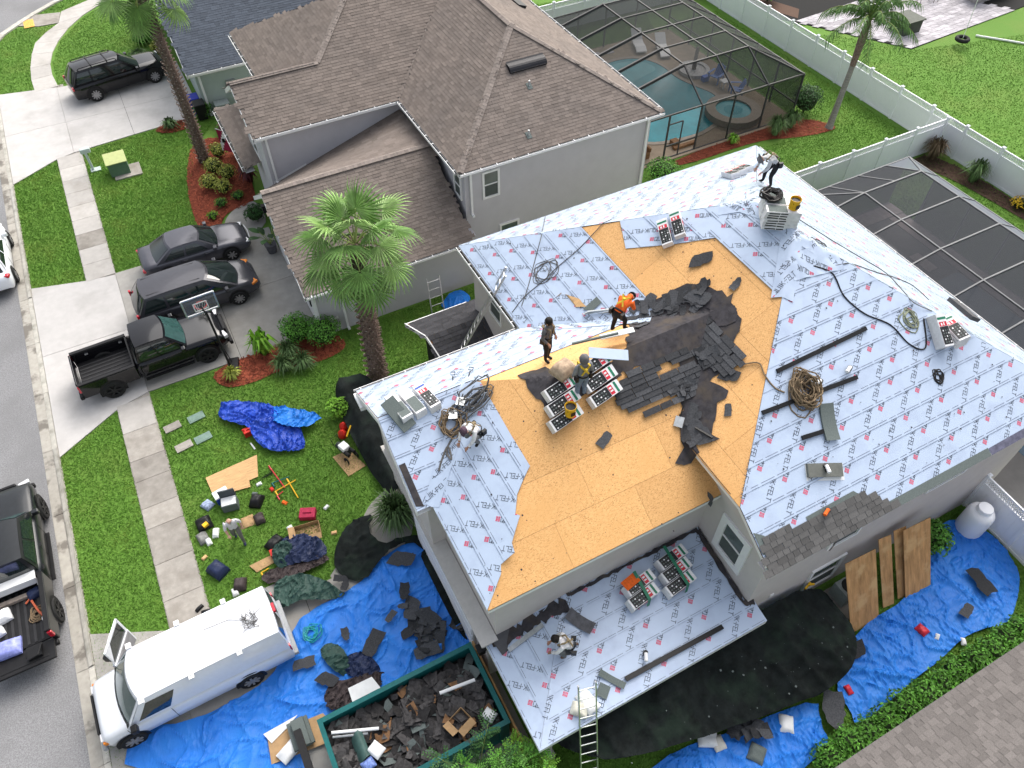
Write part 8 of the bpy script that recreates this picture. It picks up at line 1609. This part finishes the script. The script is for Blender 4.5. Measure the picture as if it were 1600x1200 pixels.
tk = thing('propane_tank', 'white upright propane tank at the side gate', 'tank', (19.75, 4.15, 0)); q = MB(); q.lathe([(.42, .05), (.44, .15), (.44, 1.0), (.42, 1.12), (.36, 1.22), (.25, 1.27), (.001, 1.3)], 28); q.build('vessel', M_vinyl, tk, world=False, smooth=True); q = MB(); q.lathe([(.25, 1.24), (.25, 1.4), (.23, 1.44), (.001, 1.46)], 20); q.build('dome_lid', M_vinyl, tk, world=False); q = MB(); q.lathe([(.45, 0), (.45, .07), (.001, .08)], 20); q.build('foot_ring', M_galv, tk, world=False)
q = MB(); q.b2(13.2, 3.6, 0, 14.6, 4.7, .12); q.build('equipment_pad', M_concd, label='concrete pad below the south wall window', cat='pad'); ac = thing('air_unit', 'grey air conditioner beside the leaning plywood', 'air conditioner', (14.2, 4.3, .12)); q = MB(); q.b2(-.35, -.3, 0, .35, .3, .7); q.build('casing', MATS['unit_grey'], ac, world=False); q = MB(); q.lathe([(.26, .705), (.001, .71)], 16); q.build('fan', M_black, ac, world=False)
# ------------------------------------------------------------------ things on the lawn and driveways
for (px, py), m, lab in (((270, 668), M_concd, 'tan valve box lid, upper left of the four on the lawn'), ((307, 653), mat('lid_green', (.17, .25, .21), .7, var=.15), 'green valve box lid, upper right of the four on the lawn'), ((288, 698), M_concd, 'tan valve box lid, lower left of the four on the lawn'), ((318, 685), MATS['lid_green'], 'green valve box lid, lower right of the four on the lawn')):
    p = G(px, py); q = MB(); q.box(p+Vector((0, 0, .035)), (.62, .36, .05), R_(8)); q.box(p+Vector((0, 0, .063)), (.5, .26, .01), R_(8)); q.build('valve_box', m, label=lab, cat='valve box', group='valve boxes on the lawn', bevel=.02)
q = MB(); q.prism(PX([(322, 748), (402, 712), (404, 746), (390, 752), (392, 762), (335, 778)]), .05, .065); q.build('plywood_sheet', M_ply, label='pale plywood sheet lying flat on the front lawn', cat='plywood')
def cooler(c, d, rz, body, label, lid_open=True):
    o = thing('cooler', label, 'cooler', c, rz); x, y, z = d; q = MB(); q.b2(-x/2, -y/2, 0, x/2, y/2, z); q.build('tub', body, o, world=False, bevel=.03); q = MB(); q.b2(-x/2+.03, -y/2+.03, z, x/2-.03, y/2-.03, z+.012); q.build('inside', M_paper, o, world=False)
    if lid_open: q = MB(); q.b2(-x/2, y/2, z-.05, x/2, y/2+.06, z+.35); q.build('lid', mat('lid_slate', (.07, .08, .09), .6), o, world=False, bevel=.02)
    else: q = MB(); q.b2(-x/2-.01, -y/2-.01, z+.012, x/2+.01, y/2+.01, z+.08); q.build('lid', M_white, o, world=False, bevel=.02)
cooler(G(362, 792), (.55, .4, .4), R_(-10), M_slip, 'grey cooler with its lid open beside the bald man'); cooler(G(350, 780), (.5, .34, .36), R_(10), mat('cooler_blue', (.02, .06, .35), .4), 'blue and white cooler behind the open grey cooler', False)
def pack(px, d, m, lab, cat_='bag', name='tool_bag', sd=1, amp=.06, z=0): return sack(name, tuple(G(*px, z)), d, random.uniform(0, 3), m, lab, cat_, sd, amp)
pack((325, 790), (.4, .35, .15), mat('cloth_bluewhite', (.3, .36, .5), .8, var=.5, scale=14), 'crumpled blue and white cloth left of the coolers', 'cloth', 'cloth_heap', 41); pack((320, 820), (.5, .5, .28), M_black, 'black tool bucket bag with yellow tools on the lawn', 'bag', 'tool_bag', 42); q = MB(); q.box(G(321, 820, .3), (.18, .14, .1), .4); q.build('yellow_tool', M_yel, label='yellow tool in the black bucket bag', cat='tool'); pack((318, 842), (.45, .35, .2), mat('bag_grey', (.2, .2, .19), .8, var=.3), 'grey bag with a white jug on the lawn', 'bag', 'tool_bag', 43); pack((338, 834), (.35, .2, .18), M_paper, 'white jug on the lawn by the grey bag', 'jug', 'jug', 44, .02); pack((327, 848), (.25, .18, .15), M_paper, 'white paper cups heap on the lawn', 'cup', 'cup_heap', 45)
pack((342, 893), (.6, .5, .4), M_navyt, 'dark backpack on the lawn by the sidewalk', 'backpack', 'backpack', 46); pack((376, 915), (.45, .4, .25), M_brownt, 'dark bag behind the white van', 'bag', 'tool_bag', 47); pack((368, 926), (.3, .2, .12), M_paper, 'white rag behind the white van', 'rag', 'rag', 48); pack((402, 785), (.5, .42, .3), M_black, 'black bag below the pale plywood', 'bag', 'tool_bag', 49); pack((406, 812), (.42, .34, .22), M_brownt, 'brown bag with a white cup right of the bald man', 'bag', 'tool_bag', 50); pack((388, 815), (.45, .42, .06), M_card, 'torn cardboard at the bald man\'s side', 'cardboard', 'cardboard_scrap', 51, .02)
pack((430, 850), (.6, .42, .25), M_black, 'open black suitcase on the lawn', 'bag', 'tool_bag', 52); q = MB(); q.b2(-1.75, 14.2, 0, -1.5, 14.45, .22); q.build('red_box', M_red, label='small red box beside the open black suitcase', cat='box')
pc = G(482, 806); q = MB(); q.box(pc+Vector((0, 0, .12)), (.55, .4, .24), R_(-25)); q.box(pc+Vector((0, 0, .26)), (.3, .06, .04), R_(-25)); q.build('red_case', mat('case_crimson', (.36, .02, .06), .6, var=.2), label='crimson soft case on the lawn', cat='case', bevel=.04)
open_box(tuple(G(482, 832)), (.85, .5, .22), R_(-8), 'flattened cardboard carton beside the crimson case'); q = MB(); q.prism(PX([(390, 885), (425, 868), (432, 878), (402, 895)]), .03, .05); q.build('cardboard_sheet', M_card, label='small cardboard sheet near the sidewalk bags', cat='cardboard')
for px, m, lab in (((390, 678), M_red, 'red fuel can at the edge of the violet tarpaulin'),): pcan = G(*px); q = MB(); q.box(pcan+Vector((0, 0, .14)), (.38, .26, .28), .1); q.box(pcan+Vector((.05, 0, .31)), (.2, .05, .05), .1); q.tube([pcan+Vector((-.12, 0, .28)), pcan+Vector((-.2, 0, .38))], .03, 6); q.build('fuel_can', m, label=lab, cat='fuel can', bevel=.03)
q = MB(); q.box(G(395, 697, .03), (.06, .36, .03), .2); q.build('white_offcut', M_paper, label='white offcut below the red fuel can', cat='offcut')
cp = thing('air_compressor', 'air compressor with a red tank standing on cardboard on the lawn', 'compressor', (1.9, 17.05, 0), R_(-70)); q = MB(); q.tube([(-.45, .0, .28), (.2, .0, .28)], .13, 14); q.build('tank', mat('tank_black', (.03, .04, .035), .4), cp, world=False); q = MB(); q.b2(-.2, -.15, .4, .15, .15, .62); q.build('engine', M_white, cp, world=False, bevel=.03); q = MB(); q.tube([(.15, -.12, .45), (.42, -.12, .5)], .07, 8); q.tube([(.15, .12, .45), (.42, .12, .5)], .07, 8); q.build('motor', M_black, cp, world=False)
for sg in (-1, 1): q = MB(); q.lathe([(.13, -.03), (.15, 0), (.13, .03)], 14, (.3, sg*.22, .14), 0, Matrix.Rotation(math.pi/2, 3, 'X')); q.build('wheel', M_tyre, cp, world=False)
q = MB(); q.tube([(-.45, -.15, .3), (-.6, -.15, .6), (-.6, .15, .6), (-.45, .15, .3)], .015, 6); q.build('handle', M_black, cp, world=False)
q = MB(); q.prism(PX([(520, 715), (545, 703), (572, 728), (545, 745)]), .02, .035); q.build('cardboard_sheet', M_card, label='cardboard square under the air compressor', cat='cardboard')
for (px, py), lab in (((538, 670), 'red round fuel jug beside the black net, upper of two'), ((536, 682), 'red round fuel jug beside the black net, lower of two')): p = G(px, py); q = MB(); q.lathe([(.15, 0), (.17, .1), (.15, .26), (.06, .33), (.04, .38), (.001, .39)], 14, p); q.build('fuel_jug', M_red, label=lab, cat='fuel jug', smooth=True)
q = MB(); q.tube([(2.15, 17.6, .35), (2.45, 17.9, .5)], .03, 6); q.build('orange_spout', M_yel, label='yellow spout on the red fuel jugs', cat='spout')
for i, (a, b, m, lab) in enumerate((((420, 728), (445, 762), M_wr, 'red handled rake on the lawn'), ((430, 768), (462, 750), M_yel, 'yellow handled tool on the lawn'), ((448, 748), (466, 778), M_yel, 'thin yellow stake on the lawn'), ((425, 755), (452, 745), M_teal, 'green handled tool on the lawn'), ((433, 775), (442, 768), M_wr, 'red hand tool on the lawn'), ((408, 895), (420, 888), M_yel, 'yellow level on the lawn by the bags'))): q = MB(); q.tube([G(*a, .06), G(*b, .06)], .022, 6); q.tube([G(*a, .06), G(a[0]+4, a[1]+6, .06)], .03, 5); q.build('hand_tool', m, label=lab, cat='tool')
q = MB(); 
for i in range(10): q.tube([G(425, 740, .05), G(405+i*2.4, 750-i*2.2, .04)], .008, 4)
q.build('rake_head', M_black, label='dark fan rake head on the lawn', cat='rake')
for i in range(9):
    px, py, lab = ((445, 786, 'orange scrap'), (510, 793, 'white cup'), (453, 825, 'white rag'), (522, 833, 'wood offcut'), (405, 757, 'white offcut'), (350, 770, 'white paper'), (425, 765, 'red clamp'), (320, 872, 'straw tuft'), (398, 772, 'grey cap'))[i]; pack((px, py), (.2, .13, .08), (M_orange, M_paper, M_paper, M_ply, M_paper, M_paper, M_red, M_ply, M_slip)[i], 'small %s lying on the front lawn' % lab, 'litter', 'litter', 60+i, .03)
for px, py, lab in ((312, 951, 'left dark shoe on the sidewalk'), (322, 956, 'right dark shoe on the sidewalk')): pack((px, py), (.28, .12, .1), M_black, lab, 'shoe', 'shoe', 70, .01, .05)
coil('hose_ring', (-1.35, 11.05, .16), .3, 8, .018, mat('hose_teal', (.02, .3, .33), .4), 'turquoise hose coil on the blue tarpaulin', 'hose', 14, .06)
# basketball hoop
hp = thing('basketball_hoop', 'portable basketball hoop with a clear backboard beside the black pickup', 'basketball hoop', (-.85, 23.35, 0))
q = MB(); q.hexa([(-1.05, 22.95, 0), (-.55, 22.85, 0), (-.35, 23.75, 0), (-.85, 23.85, 0), (-1.0, 23.0, .14), (-.6, 22.92, .14), (-.42, 23.7, .14), (-.82, 23.78, .14)]); q.build('base', M_black, hp)
q = MB(); q.tube([(-.8, 23.1, .1), (-.85, 23.75, 2.9)], .045, 8); q.tube([(-.7, 23.55, .1), (-.84, 23.7, 1.4)], .02, 6); q.build('pole', M_black, hp)
bx0, by0, bz0 = -.95, 24.15, 2.95; X = Vector((1, .05, 0)).normalized()
def bb(x, z, d=0): return Vector((bx0, by0, bz0))+X*x+Vector((0, d, z))
q = MB(); q.tube([(-.85, 23.72, 2.7), bb(0, .0, -.05)], .035, 6); q.tube([(-.85, 23.74, 2.9), bb(0, -.25, -.05)], .03, 6); q.build('bracket', M_black, hp)
for a, b in (((-.62, -.38), (.62, -.38)), ((-.62, .42), (.62, .42)), ((-.62, -.38), (-.62, .42)), ((.62, -.38), (.62, .42))): q = MB(); q.bar(bb(*a), bb(*b), .06, .06, up=(0, 1, 0)); q.build('board_frame', M_alu, hp)
q = MB(); q.poly([bb(-.6, -.36), bb(.6, -.36), bb(.6, .4), bb(-.6, .4)]); q.build('backboard', mat('backboard_clear', (.3, .32, .34), .1, alpha=.35), hp)
for a, b in (((-.25, -.25), (.25, -.25)), ((-.25, .12), (.25, .12)), ((-.25, -.25), (-.25, .12)), ((.25, -.25), (.25, .12))): q = MB(); q.bar(bb(*a, -.01), bb(*b, -.01), .04, .012, up=(0, 1, 0)); q.build('board_mark', M_white, hp)
q = MB(); c_ = bb(0, -.25, .28); q.tube([c_+Vector((.23*math.cos(a), .23*math.sin(a), 0)) for a in np.linspace(0, 2*math.pi, 21)], .012, 5, 0, False); q.build('hoop_ring', M_red, hp); q = MB()
for i in range(12):
    a = i*math.pi/6; q.tube([c_+Vector((.23*math.cos(a), .23*math.sin(a), 0)), c_+Vector((.17*math.cos(a+.3), .17*math.sin(a+.3), -.2)), c_+Vector((.13*math.cos(a), .13*math.sin(a), -.4))], .007, 4)
q.build('net', M_white, hp)
# mailbox, utility box, bins, pot, flag
mb_ = thing('mailbox', 'pale green mailbox leaning beside the north driveway', 'mailbox', (-3.72, 40.5, 0)); q = MB(); q.box((-3.72, 40.5, .5), (.12, .12, 1.0)); q.build('post', mat('pale_sage', (.50, .58, .55), .6, var=.05), mb_); q = MB(); q.box((-3.68, 40.55, 1.12), (.5, .26, .26)); q.build('box', MATS['pale_sage'], mb_, bevel=.05); q = MB(); q.box((-3.6, 40.45, .02), (.5, .35, .05)); q.build('foot', MATS['pale_sage'], mb_)
ub = thing('utility_box', 'green utility cabinet with a pale yellow green top on the lawn', 'utility box', (-2.4, 39.7, 0)); q = MB(); q.box((-2.15, 39.45, .04), (1.35, 1.15, .08)); q.build('pad', M_concd, ub); q = MB(); q.hexa([(-2.95, 39.2, .08), (-2.0, 39.2, .08), (-2.0, 40.1, .08), (-2.95, 40.1, .08), (-2.95, 39.25, .75), (-2.0, 39.25, .75), (-2.0, 40.1, .85), (-2.95, 40.1, .85)]); q.build('cabinet', mat('cabinet_green', (.10, .17, .11), .6, var=.1), ub); q = MB(); q.hexa([(-3.0, 39.18, .75), (-1.95, 39.18, .75), (-1.95, 40.15, .86), (-3.0, 40.15, .86), (-3.0, 39.18, .79), (-1.95, 39.18, .79), (-1.95, 40.15, .9), (-3.0, 40.15, .9)]); q.build('lid', mat('lid_lime', (.42, .46, .20), .6, var=.08), ub)
def bin_(loc, m, label): 
    o = thing('wheelie_bin', label, 'bin', loc); q = MB(); q.hexa([(-.25, -.28, .08), (.25, -.28, .08), (.25, .28, .08), (-.25, .28, .08), (-.3, -.35, .95), (.3, -.35, .95), (.3, .35, .95), (-.3, .35, .95)]); q.build('bin_body', m if m is not M_bl else M_bl, o, world=False, bevel=.03); q = MB(); q.b2(-.32, -.37, .95, .32, .37, 1.02); q.build('lid', m, o, world=False, bevel=.03)
    for sg in (-1, 1): q = MB(); q.tube([(sg*.22, .3, .1), (sg*.28, .3, .1)], .1, 10); q.build('wheel', M_tyre, o, world=False)
M_bl = mat('bin_blue', (.03, .05, .42), .5); bin_((2.4, 43.5, .02), M_bl, 'blue wheelie bin at the sage house corner'); bin_((2.55, 42.7, .02), M_black, 'black wheelie bin beside the blue one, nearer the camera')
pt_ = thing('potted_plant', 'broad leaved plant in a grey pot by the garage', 'potted plant', (2.75, 29.6, .046)); q = MB(); q.lathe([(.2, 0), (.27, .45), (.29, .48), (.25, .46), (.001, .44)], 16); q.build('pot', mat('pot_grey', (.09, .09, .10), .7, var=.2), pt_, world=False)
for i in range(9):
    a = i*2.4; q = MB(); tip = Vector((math.cos(a)*.5, math.sin(a)*.5, 1.0+.35*(i % 3))); q.tube([(0, 0, .45), tip*.55+Vector((0, 0, .2)), tip*.8], .015, 5); st = q.build('stem', M_stalk, pt_, world=False); q = MB(); d = Vector((math.cos(a), math.sin(a), .6)).normalized(); s_ = Vector((-math.sin(a), math.cos(a), 0)); p = tip*.75
    q.grid(lambda u, v: p+d*.65*v+s_*(u-.5)*.3*math.sin(math.pi*min(1, v*.95+.05))-Vector((0, 0, .18*v*v)), 3, 6); q.build('leaf', M_leafd, st, world=False)
fl = thing('flag', 'red and white flag on a short pole below the porch gutter', 'flag', (2.9, 37.2, 1.5)); q = MB(); q.tube([(3.3, 37.0, 2.0), (2.6, 37.35, 2.3)], .02, 6); q.build('pole', M_white, fl); q = MB(); q.grid(lambda a, b: (2.62+.45*a, 37.36-.2*a+.05*math.sin(a*6), 2.28-1.25*b-.1*a), 8, 8)
q.m = [(1 if (3 <= (k % 8)+(k//8)-2 <= 5) else 0) for k in range(64)]; q.build('cloth', [mat('flag_red', (.30, .02, .06), .7, var=.1), M_white], fl)
q = MB(); q.poly([(2.75, 37.24, 1.75), (2.86, 37.2, 1.72), (2.88, 37.19, 1.5), (2.72, 37.25, 1.52)]); q.build('emblem', M_black, fl)
